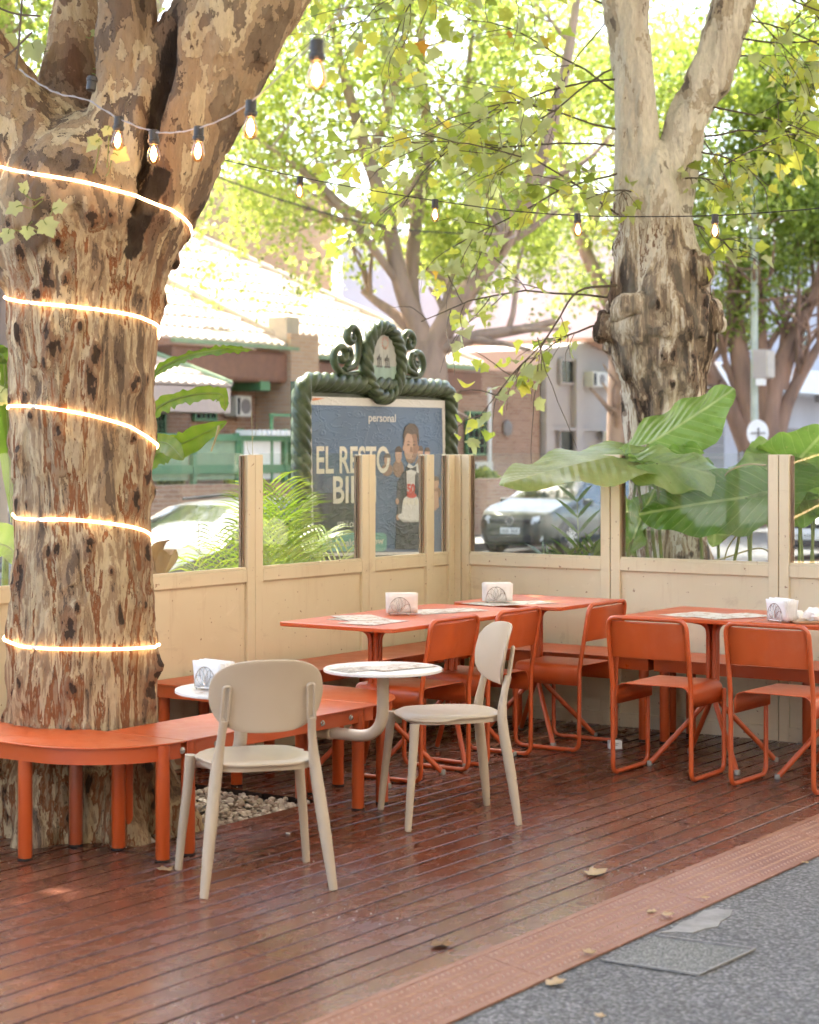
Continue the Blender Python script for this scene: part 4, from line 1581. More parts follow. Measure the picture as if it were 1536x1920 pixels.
def seen_at(p):
    r_, d_ = p.x * CA + p.y * SA, -p.x * SA + p.y * CA
    return 768 + FPX * r_ / d_, HOR + FPX * (EYE - p.z) / d_


# the lowest twigs over the poster and the corner are bare: prune their leaves
keep = [i for i in keep if not ((lambda q: (q[0] < 850 and q[1] > 560) or (q[0] < 640 and q[1] > 470) or (q[0] > 1040 and q[1] > 650))(seen_at(pos[i])) and pos[i].z < 4)]
pos, D, N = [pos[i] for i in keep], [D[i] for i in keep], [N[i] for i in keep]
print('right tree leaves', len(pos))
o = link('crown', leaves_mesh('crown', pos, D, N, nr.uniform(.045, .125, len(pos)) * nr.uniform(.8, 1, len(pos)), M['leaf_plane'], attr=nr.beta(2.2, 1.8, len(pos)), curl=.45), rtree); o.matrix_parent_inverse = INVR


# ---- trees across the street --------------------------------------------------------
def crown_pts(ells, n, freq=.9, thr=.5, seed=1):
    out = []
    tot = sum(e[1][0] * e[1][1] * e[1][2] for e in ells)
    rg_ = np.random.default_rng(seed)
    for c, r in ells:
        m = int(n * 2.6 * r[0] * r[1] * r[2] / tot)
        q = rg_.normal(size=(m, 3))
        q /= np.linalg.norm(q, axis=1, keepdims=True)
        q *= rg_.uniform(0, 1, (m, 1)) ** (1 / 2.2)
        p = np.array(c) + q * np.array(r)
        f = vnoise(p * freq, seed) * .65 + vnoise(p * freq * 2.3, seed + 1) * .35
        out.append(p[f > thr])
    p = np.concatenate(out)
    if len(p) > n:
        p = p[rg_.permutation(len(p))[:n]]
    return p


def far_tree(name, label, base, limbs, ells, nleaf, size, lmat, bmat, seed, thr=.5, freq=.9, sub=True, group=None):
    root = thing(name, label, 'tree', base, 0, group)
    inv_ = Matrix.Translation(-Vector(base))
    rg = random.Random(seed)
    tubes, tips = [], []
    for pts, rad in limbs:
        pts = smooth_path(pts, 4)
        rr = [float(np.interp(i / (len(pts) - 1), np.linspace(0, 1, len(rad)), rad)) for i in range(len(pts))]
        tubes.append((pts, rr))
        if sub:
            for k in range(5):
                i = rg.randint(len(pts) // 3, len(pts) - 2)
                d = (pts[i + 1] - pts[i]).normalized() + Vector((rg.gauss(0, .7), rg.gauss(0, .7), rg.gauss(.1, .5)))
                jitter_branch(pts[i], d, rg.uniform(1.3, 2.6), rr[i] * .5, 0, 1, tubes, tips, rg, up=.1)
    o = link('trunk', tubes_mesh('trunk', tubes, bmat, 10), root); o.matrix_parent_inverse = inv_
    p = crown_pts(ells, nleaf, freq, thr, seed)
    rgn = np.random.default_rng(seed)
    D = rgn.normal(size=p.shape) + np.array([0, 0, -.5])
    N = rgn.normal(size=p.shape) * .7 + np.array([0, 0, 1.0])
    o = link('crown', leaves_mesh('crown', p, D, N, rgn.uniform(*size, len(p)), lmat, QUAD_T, QUAD_F), root); o.matrix_parent_inverse = inv_
    return root


FD = 36.6


def fp(x, y, dd=0.0):
    return at(768 + (x - 768) * FD / (FD + dd), HOR + (y - HOR) * FD / (FD + dd), FD + dd)


def el(x, y, dd, rx, rz, ry=None, D0=None):
    k = (D0 or FD) / FPX
    c = fp(x, y, dd) if D0 is None else at(x, y, D0 + dd)
    return (c, (rx * k, (ry or rx) * k, rz * k))


b0 = fp(806, 1000); b0.z = FARW
far_tree('street_plane_tree', 'slender forked plane tree rising behind the rope framed poster', b0,
         [([b0, fp(806, 850), fp(808, 720), fp(802, 640)], [.4, .36, .34, .33]),
          ([fp(800, 650), fp(755, 540), fp(728, 420), fp(692, 300), fp(640, 120), fp(600, -80)], [.22, .18, .15, .13, .09, .05]),
          ([fp(800, 650), fp(772, 560, .5), fp(778, 430, .8), fp(802, 250, 1), fp(790, 80, 1.2), fp(805, -100, 1.2)], [.2, .17, .14, .12, .09, .05]),
          ([fp(812, 650), fp(868, 560, -.3), fp(950, 450, -.6), fp(1002, 330, -.8), fp(1052, 150, -1), fp(1085, -60, -1)], [.26, .2, .17, .15, .11, .06]),
          ([fp(728, 420), fp(650, 385, .5), fp(560, 300, .8), fp(480, 245, 1), fp(400, 215, 1)], [.1, .085, .07, .05, .03]),
          ([fp(755, 540), fp(665, 425, -.4), fp(575, 335, -.7), fp(450, 250, -1)], [.09, .075, .06, .03]),
          ([fp(692, 300), fp(735, 190, -.3), fp(765, 40, -.5)], [.1, .08, .05]),
          ([fp(950, 450), fp(905, 330, .6), fp(880, 150, .9), fp(900, -40, 1)], [.12, .1, .07, .04])],
         [el(560, 420, 0, 230, 170), el(700, 120, 0, 330, 230), el(900, 300, 1, 260, 260), el(480, 200, .5, 200, 200), el(430, 540, 0, 120, 70), el(1000, 480, 0, 150, 150), el(760, -60, 0, 420, 200)] + [((-21.9, 33.4, 6.3), (2.1, 2.8, 1.3))] * 4,
         52000, (.07, .15), M['leaf_far'], M['bark_far'], 31, .53, 1.0)
b1 = fp(120, 1000, -5); b1.z = FARW
far_tree('street_plane_tree', 'street plane tree half hidden behind the trunk wound with lights', b1,
         [([b1, fp(120, 700, -5), fp(130, 560, -5)], [.3, .26, .24]), ([fp(130, 580, -5), fp(230, 380, -5), fp(330, 200, -5), fp(400, 20, -5)], [.18, .14, .1, .05]), ([fp(130, 580, -5), fp(60, 380, -5), fp(-60, 180, -5)], [.18, .14, .06])],
         [el(330, 330, -5, 190, 190), el(150, 100, -5, 300, 260), el(420, 60, -4, 200, 160)], 17000, (.08, .15), M['leaf_far'], M['bark_far'], 37, .50, 1.0)
b2 = at(1160, 980, 46); b2.z = FARW
far_tree('street_plane_tree', 'distant street tree whose crown shows beside the pale knobbly trunk', b2,
         [([b2, at(1160, 760, 46), at(1165, 600, 46)], [.32, .28, .25]), ([at(1165, 620, 46), at(1080, 420, 46), at(1040, 200, 46)], [.2, .15, .06]), ([at(1165, 620, 46), at(1230, 400, 46), at(1260, 150, 46)], [.2, .15, .06])],
         [el(1080, 430, 0, 150, 170, None, 46), el(1150, 150, 0, 300, 260, None, 46), el(1250, 420, 0, 150, 200, None, 46), el(1000, 560, 0, 110, 70, None, 46)], 22000, (.09, .17), M['leaf_far'], M['bark_far'], 41, .5, .9)
bf = at(1432, 980, 45); bf.z = FARW


def f4(x, y, dd=0):
    return at(x, y, 45 + dd)


far_tree('fig_tree', 'many stemmed fig tree with reddish limbs by the striped utility pole', bf,
         [([bf, f4(1428, 860), f4(1410, 790), f4(1392, 700), f4(1380, 600), f4(1370, 480)], [.5, .42, .3, .26, .2, .12]),
          ([bf + Vector((.2, 0, 0)), f4(1445, 860), f4(1440, 780), f4(1462, 690), f4(1500, 600), f4(1560, 480)], [.45, .4, .3, .22, .17, .1]),
          ([f4(1450, 840), f4(1475, 760), f4(1510, 690), f4(1560, 610)], [.25, .17, .14, .08]),
          ([f4(1405, 840), f4(1370, 760), f4(1335, 700), f4(1310, 640)], [.28, .22, .18, .12]),
          ([f4(1425, 800), f4(1430, 720), f4(1425, 620), f4(1415, 480)], [.25, .2, .17, .1]),
          ([f4(1400, 780), f4(1365, 690), f4(1345, 620)], [.12, .08, .05]), ([f4(1468, 730), f4(1490, 650), f4(1515, 560)], [.12, .09, .05])],
         [el(1400, 540, 0, 110, 120, None, 45), el(1400, 300, 0, 230, 220, None, 45), el(1520, 420, 0, 120, 130, None, 45), el(1500, 130, 0, 260, 200, None, 45), el(1345, 560, 0, 55, 110, None, 45), el(1560, 250, 0, 160, 240, None, 45)],
         36000, (.09, .17), M['leaf_ficus'], M['bark_ficus'], 43, .49, 1.0)


# dense upper crowns of the two near trees, over the terrace
def upper_crown(root, inv_, ells, n, seed):
    p = crown_pts(ells, n, .8, .36, seed)
    rgn = np.random.default_rng(seed)
    o = link('upper_crown', leaves_mesh('upper_crown', p, rgn.normal(size=p.shape) + np.array([0, 0, -.4]), rgn.normal(size=p.shape) * .5 + np.array([0, 0, 1.0]), rgn.uniform(.15, .24, len(p)), M['leaf_plane'], QUAD_T, QUAD_F, attr=rgn.beta(2, 2, len(p))), root)
    o.matrix_parent_inverse = inv_


upper_crown(big, INVB, [((-6.6, 5.4, 7.6), (3.6, 3.9, 2.0)), ((-4.6, 4.2, 7.0), (2.6, 2.8, 1.5)), ((-7.6, 7.6, 7.8), (2.6, 2.4, 1.9))], 34000, 71)
upper_crown(rtree, INVR, [((-6.6, 10.6, 8.0), (3.6, 3.9, 2.2)), ((-4.6, 9.6, 7.6), (2.4, 2.8, 1.6)), ((-8.4, 9.2, 8.2), (2.2, 2.6, 1.8))], 24000, 73)

# ------------------------------------------------------------------ furniture
def orange_chair(label, loc, rz):
    t = thing('metal_chair', label, 'chair', (*loc, 0), rz, 'orange metal chairs on the deck')
    return t


def make_orange_chair():
    wx, zr = .205, .0125
    P = [(wx, .19, .41), (wx, .19, zr), (wx, -.19, zr), (wx, -.192, .43), (wx, -.25, .768), (-wx, -.25, .768), (-wx, -.192, .43), (-wx, -.19, zr), (-wx, .19, zr), (-wx, .19, .41)]
    V = [Vector(p) for p in P]
    path = [V[0]]
    for i in range(1, len(V) - 1):
        seg = fillet([V[i - 1], V[i], V[i + 1]], .05 if i not in (3, 6) else .02, 6)
        path += seg[1:-1]
    path.append(V[-1])
    out = {'frame': MB().tube(path, .0115, 10).mesh('frame', M['orange'], 50)}

    def by(z):
        return -.192 - (z - .43) / .338 * .058
    # seat pressed from one sheet, its sides rolled down onto the frames
    prof = fillet([(-.19, 0, .345), (-.19, 0, .447), (.19, 0, .447), (.19, 0, .345)], .055, 7)
    rows = [[(p.x, y, p.z - (.004 if abs(p.x) < .13 else 0) * math.cos(p.x * 9) * (1 if -.15 < y < .15 else 0)) for p in prof] for y in (-.185, -.18, -.1, 0, .1, .2, .205)]
    out['seat'] = MB().grid(rows).mesh('seat', M['orange'], 50)
    zs = [.578, .58, .64, .70, .745, .752]
    rows = [[(-.194, by(.582) + .018, .578), (.194, by(.582) + .018, .578)]] + [[(-.194, by(z), z), (.194, by(z), z)] for z in zs]
    out['backrest'] = MB().grid(rows).mesh('backrest', M['orange'], 30)
    return out


OC = make_orange_chair()
glide = MB().box((0, 0, .003), (.018, .03, .006)).mesh('glide', M['foot'])
rivet = MB().lathe([(0, 0), (.004, 0), (.004, .003), (.002, .004)], (0, 0, 0), 8, 'X').mesh('rivet', M['orange'])


def place_orange(label, x, y, rz):
    t = orange_chair(label, (x, y), rz)
    link('frame', OC['frame'], t)
    solid(link('seat', OC['seat'], t), .0035)
    solid(link('backrest', OC['backrest'], t), .003)
    for sx in (-.205, .205):
        for sy in (-.13, .14):
            link('glide', glide, t).location = (sx, sy, -.0005)
        for z in (.60, .66, .725):
            q = link('rivet', rivet, t)
            q.location = (sx * .94, -.195 - (z - .43) / .338 * .058, z)
    return t


place_orange('orange metal chair at the joined table nearest the trunk, beside the side view beige chair', -5.115, 7.41, R(90))
place_orange('orange metal chair half hidden behind the beige chair backrest, between two other orange chairs', -5.115, 7.995, R(90))
place_orange('orange metal chair pulled out sideways in front of the end bench near the corner', -4.975, 8.65, R(91))
place_orange('orange metal chair with its back to the camera, beside the white carton', -4.115, 8.15, R(1.5))
place_orange('orange metal chair with its back to the camera, cut by the picture edge', -3.5, 8.165, R(-1))


def make_beige():
    o = {}

    def leg(sx, rear):
        m = MB()
        if rear:
            pts = smooth_path([(sx * .2325, -.245, 0), (sx * .208, -.22, .2), (sx * .180, -.190, .42), (sx * .166, -.200, .53), (sx * .158, -.222, .615)], 5)
            n = len(pts)
            m.tube(pts, [.0155 + .0075 * math.sin(math.pi * min(1, i / (n * .72))) * (1 if i < n * .72 else 1) for i in range(n)], 12)
            # slotted strut lying on the back of the shell
            a, b = Vector((sx * .158, -.2225, .605)), Vector((sx * .1505, -.246, .735))
            u = Vector((1, 0, 0))
            loop = [a - u * .0115, a.lerp(b, .5) - u * .0115, b - u * .0115 - (b - a) * .04, b - u * .006, b + u * .006, b + u * .0115 - (b - a) * .04, a.lerp(b, .5) + u * .0115, a + u * .0115]
            m.tube(fillet(loop, .012, 4), .0062, 8)
        else:
            pts = [(sx * .245, .235, 0), (sx * .232, .222, .15), (sx * .213, .204, .33), (sx * .205, .197, .432)]
            m.tube(smooth_path(pts, 4), [.0145 + .0068 * i / 12 for i in range(13)], 12)
        return m.mesh('leg', M['beige'], 60)
    o['legs'] = [leg(sx, r) for r in (True, False) for sx in (-1, 1)]
    # seat shell, slightly dished
    N, K = 48, 7
    out = superellipse(.212, .218, 3.4, N)
    out = [(x * (1 - .14 * max(0, -y / .218)), y) for x, y in out]
    V, F = [(0, .01, .4535)], []
    for k in range(1, K + 1):
        f = k / K
        for x, y in out:
            edge = max(0, f - .78) / .22
            z = .4535 + .010 * f * f - .022 * edge ** 2 * (1.0 if y > .05 else .45)
            V.append((x * f, y * f + .01 * (1 - f), z))
    for j in range(N):
        F.append((0, 1 + j, 1 + (j + 1) % N))
    for k in range(K - 1):
        for j in range(N):
            a, b = 1 + k * N + j, 1 + k * N + (j + 1) % N
            F.append((a, a + N, b + N, b))
    o['seat'] = MB().add(V, F).mesh('seat', M['beige'], 70)
    # rails below the seat
    m = MB()
    ring = superellipse(.196, .196, 4.5, 40)
    ring = [(x * (1 - .10 * max(0, -y / .2)), y) for x, y in ring]
    Vr = [(x, y, .425) for x, y in ring] + [(x, y, .449) for x, y in ring] + [(x * .9, y * .9, .449) for x, y in ring] + [(x * .9, y * .9, .425) for x, y in ring]
    Fr = []
    for a in range(4):
        b = (a + 1) % 4
        for j in range(40):
            k = (j + 1) % 40
            Fr.append((a * 40 + j, a * 40 + k, b * 40 + k, b * 40 + j))
    o['rail'] = m.add(Vr, Fr).mesh('seat_rail', M['beige'], 50)
    # corner webs where legs meet the rail
    # backrest shell
    N, K = 56, 8
    bo = superellipse(.206, .131, 3.1, N)
    V, F = [], []

    def bp(x, z):
        zz = z + .696 - .10 * (x * x) * (1 if z > 0 else -.3)
        return (x * (1 - .10 * max(0, -z / .131)), -.238 + 1.25 * x * x - .17 * z - .5 * z * z, zz)
    V.append(bp(0, 0))
    for k in range(1, K + 1):
        for x, z in bo:
            V.append(bp(x * k / K, z * k / K))
    for j in range(N):
        F.append((0, 1 + j, 1 + (j + 1) % N))
    for k in range(K - 1):
        for j in range(N):
            a, b = 1 + k * N + j, 1 + k * N + (j + 1) % N
            F.append((a, a + N, b + N, b))
    o['back'] = MB().add(V, F).mesh('backrest', M['beige'], 70)
    return o


BC = make_beige()


def place_beige(label, x, y, rz):
    t = thing('plastic_chair', label, 'chair', (x, y, 0), rz, 'beige plastic chairs')
    q = solid(link('seat', BC['seat'], t), .011, -1); b = q.modifiers.new('b', 'BEVEL'); b.width, b.segments, b.limit_method = .004, 3, 'ANGLE'
    link('seat_rail', BC['rail'], t)
    q = solid(link('backrest', BC['back'], t), .009, 0); b = q.modifiers.new('b', 'BEVEL'); b.width, b.segments, b.limit_method = .0035, 3, 'ANGLE'
    for m in BC['legs']:
        link('leg', m, t)
    return t


place_beige('beige plastic chair turned away from the camera, in front of the curved bench', -4.335, 5.274, R(50.9))
place_beige('beige plastic chair seen from its side, with the round table before it', -4.398, 6.636, R(138.9))


def offset_in(poly, d):
    """inset a polygon given counter-clockwise"""
    n = len(poly)
    out = []
    for i in range(n):
        a, b, c = Vector(poly[i - 1]), Vector(poly[i]), Vector(poly[(i + 1) % n])
        u, v = (b - a).normalized(), (c - b).normalized()
        n1, n2 = Vector((-u.y, u.x)), Vector((-v.y, v.x))
        k = (n1 + n2)
        k = k / max(.35, k.length_squared / 2) / 1.0 if k.length > 1e-6 else n1
        out.append(tuple(b + k * d))
    return out


leg_mesh = {}


def bench(name, label, poly, legs, z=.45, cat='bench', group='orange metal benches'):
    cx = sum(p[0] for p in poly) / len(poly)
    cy = sum(p[1] for p in poly) / len(poly)
    poly = [(x - cx, y - cy) for x, y in poly]
    t = thing(name, label, cat, (cx, cy, 0), 0, group)
    MB().prism(poly, z - .007, z).build('seat_panel', M['orange'], t, bevel=.0018)
    pin = offset_in(poly, .014)
    pin2 = offset_in(poly, .019)
    n = len(poly)
    V = [(x, y, z - .067) for x, y in pin] + [(x, y, z - .0072) for x, y in pin] + [(x, y, z - .0072) for x, y in pin2] + [(x, y, z - .067) for x, y in pin2]
    F = []
    for a in range(4):
        b = (a + 1) % 4
        for j in range(n):
            k = (j + 1) % n
            F.append((a * n + j, a * n + k, b * n + k, b * n + j))
    MB().add(V, F).build('apron', M['orange'], t, smooth=35)
    if 'l' not in leg_mesh:
        leg_mesh['l'] = MB().lathe([(.0265, .008), (.0275, .010), (.0275, .4425)], n=20).mesh('leg', M['orange'], 50)
        leg_mesh['f'] = MB().lathe([(.0265, .0), (.0285, .002), (.0285, .009)], n=20).mesh('foot_cap', M['foot'], 50)
    for x, y in legs:
        l = link('leg', leg_mesh['l'], t)
        l.location = (x - cx, y - cy, 0)
        link('foot_cap', leg_mesh['f'], l)
    return t, (cx, cy)


def arc(cx, cy, r, a0, a1, n=16):
    return [(cx + r * math.cos(R(a0 + (a1 - a0) * i / n)), cy + r * math.sin(R(a0 + (a1 - a0) * i / n))) for i in range(n + 1)]


nb, (cx, cy) = bench('corner_bench', 'orange bench with rounded corner in front of the trunk, one leg in plastic wrap',
                     [(-6.15, 5.40), (-6.15, 4.98)] + arc(-5.2, 5.40, .42, -90, 0)[0:] + [(-5.2, 5.4005)][:0], [(-5.262, 5.022), (-5.285, 5.315), (-5.10, 5.362), (-4.812, 5.30), (-6.08, 5.03), (-6.08, 5.35)])
wr = MB().lathe([(.0288, .012), (.0296, .02), (.0288, .12), (.0298, .2), (.0288, .3), (.0293, .38)], (-5.285 - cx, 5.315 - cy, 0), 16).build('plastic_wrap', M['shrink'], [c for c in nb.children if c.name.startswith('leg')][1], smooth=60)
wr.location = (5.285 + cx, -5.315 + cy, 0)
sb, (cx, cy) = bench('straight_bench', 'straight orange bench with two white round tables on bent pipes bolted on', [(-5.2, 5.404), (-4.78, 5.404), (-4.78, 6.656), (-5.2, 6.656)], [(-4.812, 5.445), (-5.16, 5.47), (-4.812, 6.555), (-5.16, 6.60)])
for (x, y, zt) in ((-4.585, 5.49, .655), (-4.55, 6.375, .652)):
    p = fillet([(-4.90 - cx, y - cy, .357), (x - cx, y - cy, .357), (x - cx, y - cy, zt - .014)], .13, 10)
    a = MB().tube(p, .0255, 18).build('table_arm', M['armcream'], sb, smooth=60)
    MB().lathe([(.028, -.001), (.03, 0), (.03, .02), (.028, .021)], (-4.835 - cx, y - cy, .357), 16, 'X').build('collar', M['armcream'], a, smooth=60)
    MB().lathe([(.245, zt - .014), (.25, zt - .011), (.25, zt - .002), (.248, zt)], (x - cx, y - cy, 0), 64).build('tabletop', M['white_top'], a, smooth=40)
    MB().lathe([(.09, zt - .019), (.09, zt - .0145)], (x - cx, y - cy, 0), 24).build('mounting_plate', M['armcream'], a, smooth=40)
    MB().box((-4.86 - cx, y - cy, .383), (.12, .06, .006)).build('bracket', M['armcream'], a)
    for dy in (-.1, .1):
        b = MB().lathe([(.013, 0), (.013, .003), (.009, .0035), (.009, .009), (.006, .0105)], (-4.794 - cx, y - cy + dy, .412), 12, 'X').build('bolt', M['steel'], sb, smooth=40)
fcurve = [(-6.17, 7.08), (-6.17, 6.66), (-5.2, 6.66), (-4.78, 6.66)] + arc(-5.2, 6.66, .42, 0, 90)[1:]
bench('corner_bench', 'orange bench with rounded end behind the straight bench, reaching back to the fence', fcurve, [(-4.812, 6.735), (-5.215, 6.745), (-5.235, 6.975), (-5.62, 6.70), (-6.1, 6.73), (-6.1, 7.02)])
bench('fence_bench', 'long orange bench along the fence beside the three joined tables', [(-6.17, 7.085), (-5.78, 7.085), (-5.78, 8.965), (-6.17, 8.965)], [(-5.83, 7.2), (-5.83, 8.0), (-5.83, 8.88), (-6.12, 7.2), (-6.12, 8.88)])
bench('fence_bench', 'orange bench in the fence corner behind the table with a napkin holder', [(-6.17, 8.97), (-4.645, 8.97), (-4.645, 9.39), (-6.17, 9.39)], [(-4.70, 9.012), (-4.70, 9.34), (-5.5, 9.012), (-6.1, 9.34)])
bench('fence_bench', 'orange bench along the end fence behind the two chairs turned from the camera', [(-4.64, 8.97), (-3.16, 8.97), (-3.16, 9.39), (-4.64, 9.39)], [(-4.575, 9.012), (-4.58, 9.34), (-3.25, 9.012), (-3.25, 9.34), (-3.9, 9.34)])


# square pedestal tables
def table_meshes():
    o = {'top': None}
    h = .335
    o['top'] = MB().prism(round_rect(-h, -h, h, h, .035, 6), .7305, .75).mesh('tabletop', M['orange'])
    legs = []
    for sx, sy in ((1, 1), (1, -1), (-1, 1), (-1, -1)):
        k, j = .0155, .0155
        p = fillet([(sx * .235, sy * .225, .012), (sx * k, sy * j, .32), (sx * k, sy * j, .70), (sx * .09, sy * .085, .722)], .06, 6)
        legs.append(MB().tube(p, .0135, 10).mesh('leg', M['orange'], 60))
    o['legs'] = legs
    o['caps'] = [MB().lathe([(.014, 0), (.0155, .002), (.0155, .02), (.012, .024)], (sx * .237, sy * .227, 0), 10).mesh('foot_cap', M['greyfoot'], 50) for sx, sy in ((1, 1), (1, -1), (-1, 1), (-1, -1))]
    o['bracket'] = MB().box((0, 0, .724), (.24, .04, .012)).box((0, 0, .724), (.04, .24, .0122)).mesh('bracket', M['orange'])
    return o


TM = table_meshes()


def table(label, x, y, rz=0, z=0.0):
    t = thing('pedestal_table', label, 'table', (x, y, 0), rz, 'square orange pedestal tables')
    q = link('tabletop', TM['top'], t)
    b = q.modifiers.new('b', 'BEVEL'); b.width, b.segments, b.limit_method = .003, 2, 'ANGLE'
    for l, c in zip(TM['legs'], TM['caps']):
        lo = link('leg', l, t)
        link('foot_cap', c, lo)
    link('bracket', TM['bracket'], t)
    return t


table('square orange table nearest the trunk, with a napkin holder near its middle', -5.245, 7.285, R(0))
table('square orange table with menus, middle of the three joined tables', -5.245, 7.945, R(0))
table('square orange table in the fence corner with a napkin holder', -5.225, 8.765, R(0))
table('square orange table with menus behind the chair turned from the camera', -4.07, 8.545, R(0))
table('square orange table with crumpled napkins at the picture edge', -3.385, 8.54, R(0))


# napkin holders and napkins
def napkin_holder(label, nlabel, loc, rz):
    t = thing('napkin_holder', label, 'napkin holder', loc, rz, 'wire napkin holders')
    for s in (-1, 1):
        y = s * .034
        m = MB()
        arcp = [(.055 * math.cos(R(a)), y, .02 + .068 * math.sin(R(a))) for a in range(-12, 193, 12)]
        m.tube(arcp, .0017, 6)
        for a in (30, 62, 90, 118, 150):
            c, q = math.cos(R(a)), math.sin(R(a))
            tip = Vector((.053 * c, y, .02 + .066 * q))
            pr = Vector((-q, 0, c)) * .012
            base = Vector((0, y, .012))
            pet = smooth_path([base, base.lerp(tip, .55) + pr, tip, base.lerp(tip, .55) - pr, base], 5)
            m.tube(pet, .0012, 5)
        m.build('wire_fan', M['wire'], t, smooth=60)
    b = MB()
    for x in (-.045, .045):
        b.tube([(x, -.04, .008), (x, .04, .008)], .0017, 6)
    b.tube([(-.054, -.034, .008), (.054, -.034, .008)], .0017, 6).tube([(-.054, .034, .008), (.054, .034, .008)], .0017, 6)
    for x in (-.045, .045):
        for y in (-.034, .034):
            b.tube([(x, y, 0), (x, y, .010)], .003, 6)
    b.build('wire_base', M['wire'], t, smooth=60)
    n = thing('napkins', nlabel, 'napkins', (loc[0], loc[1], loc[2] + .0105), rz, 'folded paper napkins')
    rr = random.Random(label)
    for i in range(9):
        y = -.026 + i * .0065
        h, wd = .098 + rr.uniform(-.004, .004), .148 + rr.uniform(-.004, .004)
        dx = rr.uniform(-.003, .005) + .012
        rows = []
        for zz in np.linspace(0, h, 5):
            rows.append([(dx + wd * (u - .5), y + .0035 * math.sin(u * 5 + i) * (zz / h) + rr.uniform(-.0006, .0006) + (.01 * (i - 4) / 4) * (zz / h) ** 2, zz) for u in np.linspace(0, 1, 7)])
        q = MB().grid(rows).build('folded_napkin', M['paper_white'], n, smooth=60)
        solid(q, .0052)


CAMZ = YAW
p = P0(408, 1283, .655)
napkin_holder('wire napkin holder on the round table behind the beige chair', 'white napkins in the holder on the round table', (-4.655, 5.40, .6555), YAW + R(-38))
p = P0(748, 1152, .752)
napkin_holder('wire napkin holder on the square table nearest the trunk', 'white napkins in the holder on the square table nearest the trunk', (*p, .7505), YAW + R(8))
p = P0(928, 1130, .752)
napkin_holder('wire napkin holder on the square table in the fence corner', 'white napkins in the holder on the fence corner table', (*p, .7505), YAW + R(8))
p = P0(1463, 1165, .752)
napkin_holder('wire napkin holder beside the crumpled napkins at the picture edge', 'white napkins in the holder beside the crumpled napkins', (*p, .7505), YAW + R(-62))


def printed(name, c1, c2, c3, sc_):
    t = NT(name)
    v = t.coords((1, 1, 1))
    a = t.noise(v, sc_, 2, 0.5)
    b = t.noise(v, sc_ * 5, 3, 0.7)
    c = t.ramp(a, [(0.0, c1), (0.46, c1), (0.52, c2), (0.60, c1), (0.66, c3)], 'CONSTANT')
    c = t.mix(t.val(b, .55, .6, 0, .35), c, (0.25, 0.22, 0.2))
    t.color(c)
    t.setb(Roughness=0.28)
    return t.m


M['menu'] = printed('printed_menu', (0.72, 0.68, 0.63), (0.45, 0.32, 0.24), (0.60, 0.52, 0.44), 16)
M['menu2'] = printed('printed_flyer', (0.34, 0.31, 0.29), (0.70, 0.66, 0.60), (0.5, 0.36, 0.26), 22)
sheets = [((675, 1158), .754, (.21, .30), 20, 0, 'printed menu sheet lying by the napkin holder of the table nearest the trunk'), ((700, 1166), .7525, (.21, .30), -35, 0, 'printed menu sheet near the front corner of the table nearest the trunk'),
          ((660, 1161), .7512, (.15, .2), 60, 1, 'small grey flyer lying by the edge of the table nearest the trunk'),
          ((835, 1145), .7525, (.21, .40), -60, 0, 'long printed menu on the middle one of the joined tables'), ((800, 1147), .7512, (.2, .28), 30, 1, 'grey flyer under the long menu on the middle table'),
          ((965, 1131), .7525, (.21, .40), -62, 0, 'printed menu on the fence corner table'), ((905, 1132), .7512, (.14, .2), 40, 1, 'grey flyer beside the holder on the fence corner table'),
          ((1300, 1152), .7512, (.2, .3), -50, 0, 'pale menu on the far half of the table behind the turned chair'), ((1372, 1155), .7525, (.22, .38), -60, 0, 'long pale menu at the edge of the table behind the turned chair'),
          ((735, 1249), .6555, (.16, .3), -50, 0, 'printed menu on the round table before the side view beige chair'), ((678, 1255), .6542, (.13, .2), -55, 1, 'grey flyer on the round table before the side view beige chair'), ((385, 1294), .657, (.13, .18), 10, 0, 'small menu under the holder on the round table')]
for (xy, z, (sx, sy), rz, k, lab) in sheets:
    x, y = P0(*xy, z)
    if lab.startswith('small menu under'):
        x, y, z = -4.63, 5.37, .6562
    if 'round table before' in lab:
        x, y = (-4.50, 6.42) if k == 0 else (-4.60, 6.26)
    o = MB().box((0, 0, 0), (sx, sy, .0006)).build('menu_sheet' if k == 0 else 'flyer', M['menu'] if k == 0 else M['menu2'])
    o.location, o.rotation_euler = (x, y, z), (0, 0, YAW + R(rz))
    tag(o, lab, 'paper', 'papers on the tables')


def crumple(name, label, loc, r, mat, cat, seed, flat=.6):
    bm = bmesh.new()
    bmesh.ops.create_icosphere(bm, subdivisions=3, radius=1)
    co = np.array([v.co[:] for v in bm.verts])
    f = 1 + .9 * fbm(co * 2.2, 3, seed) + .35 * np.abs(fbm(co * 5, 2, seed + 2))
    for v, k in zip(bm.verts, f):
        v.co = v.co * k
        v.co.z = max(-.55, v.co.z) * flat
    me = bpy.data.meshes.new(name)
    bm.to_mesh(me); bm.free()
    me.materials.append(mat)
    o = link(name, me)
    o.scale = (r, r, r)
    o.location = (loc[0], loc[1], loc[2] + .55 * flat * r)
    return tag(o, label, cat)


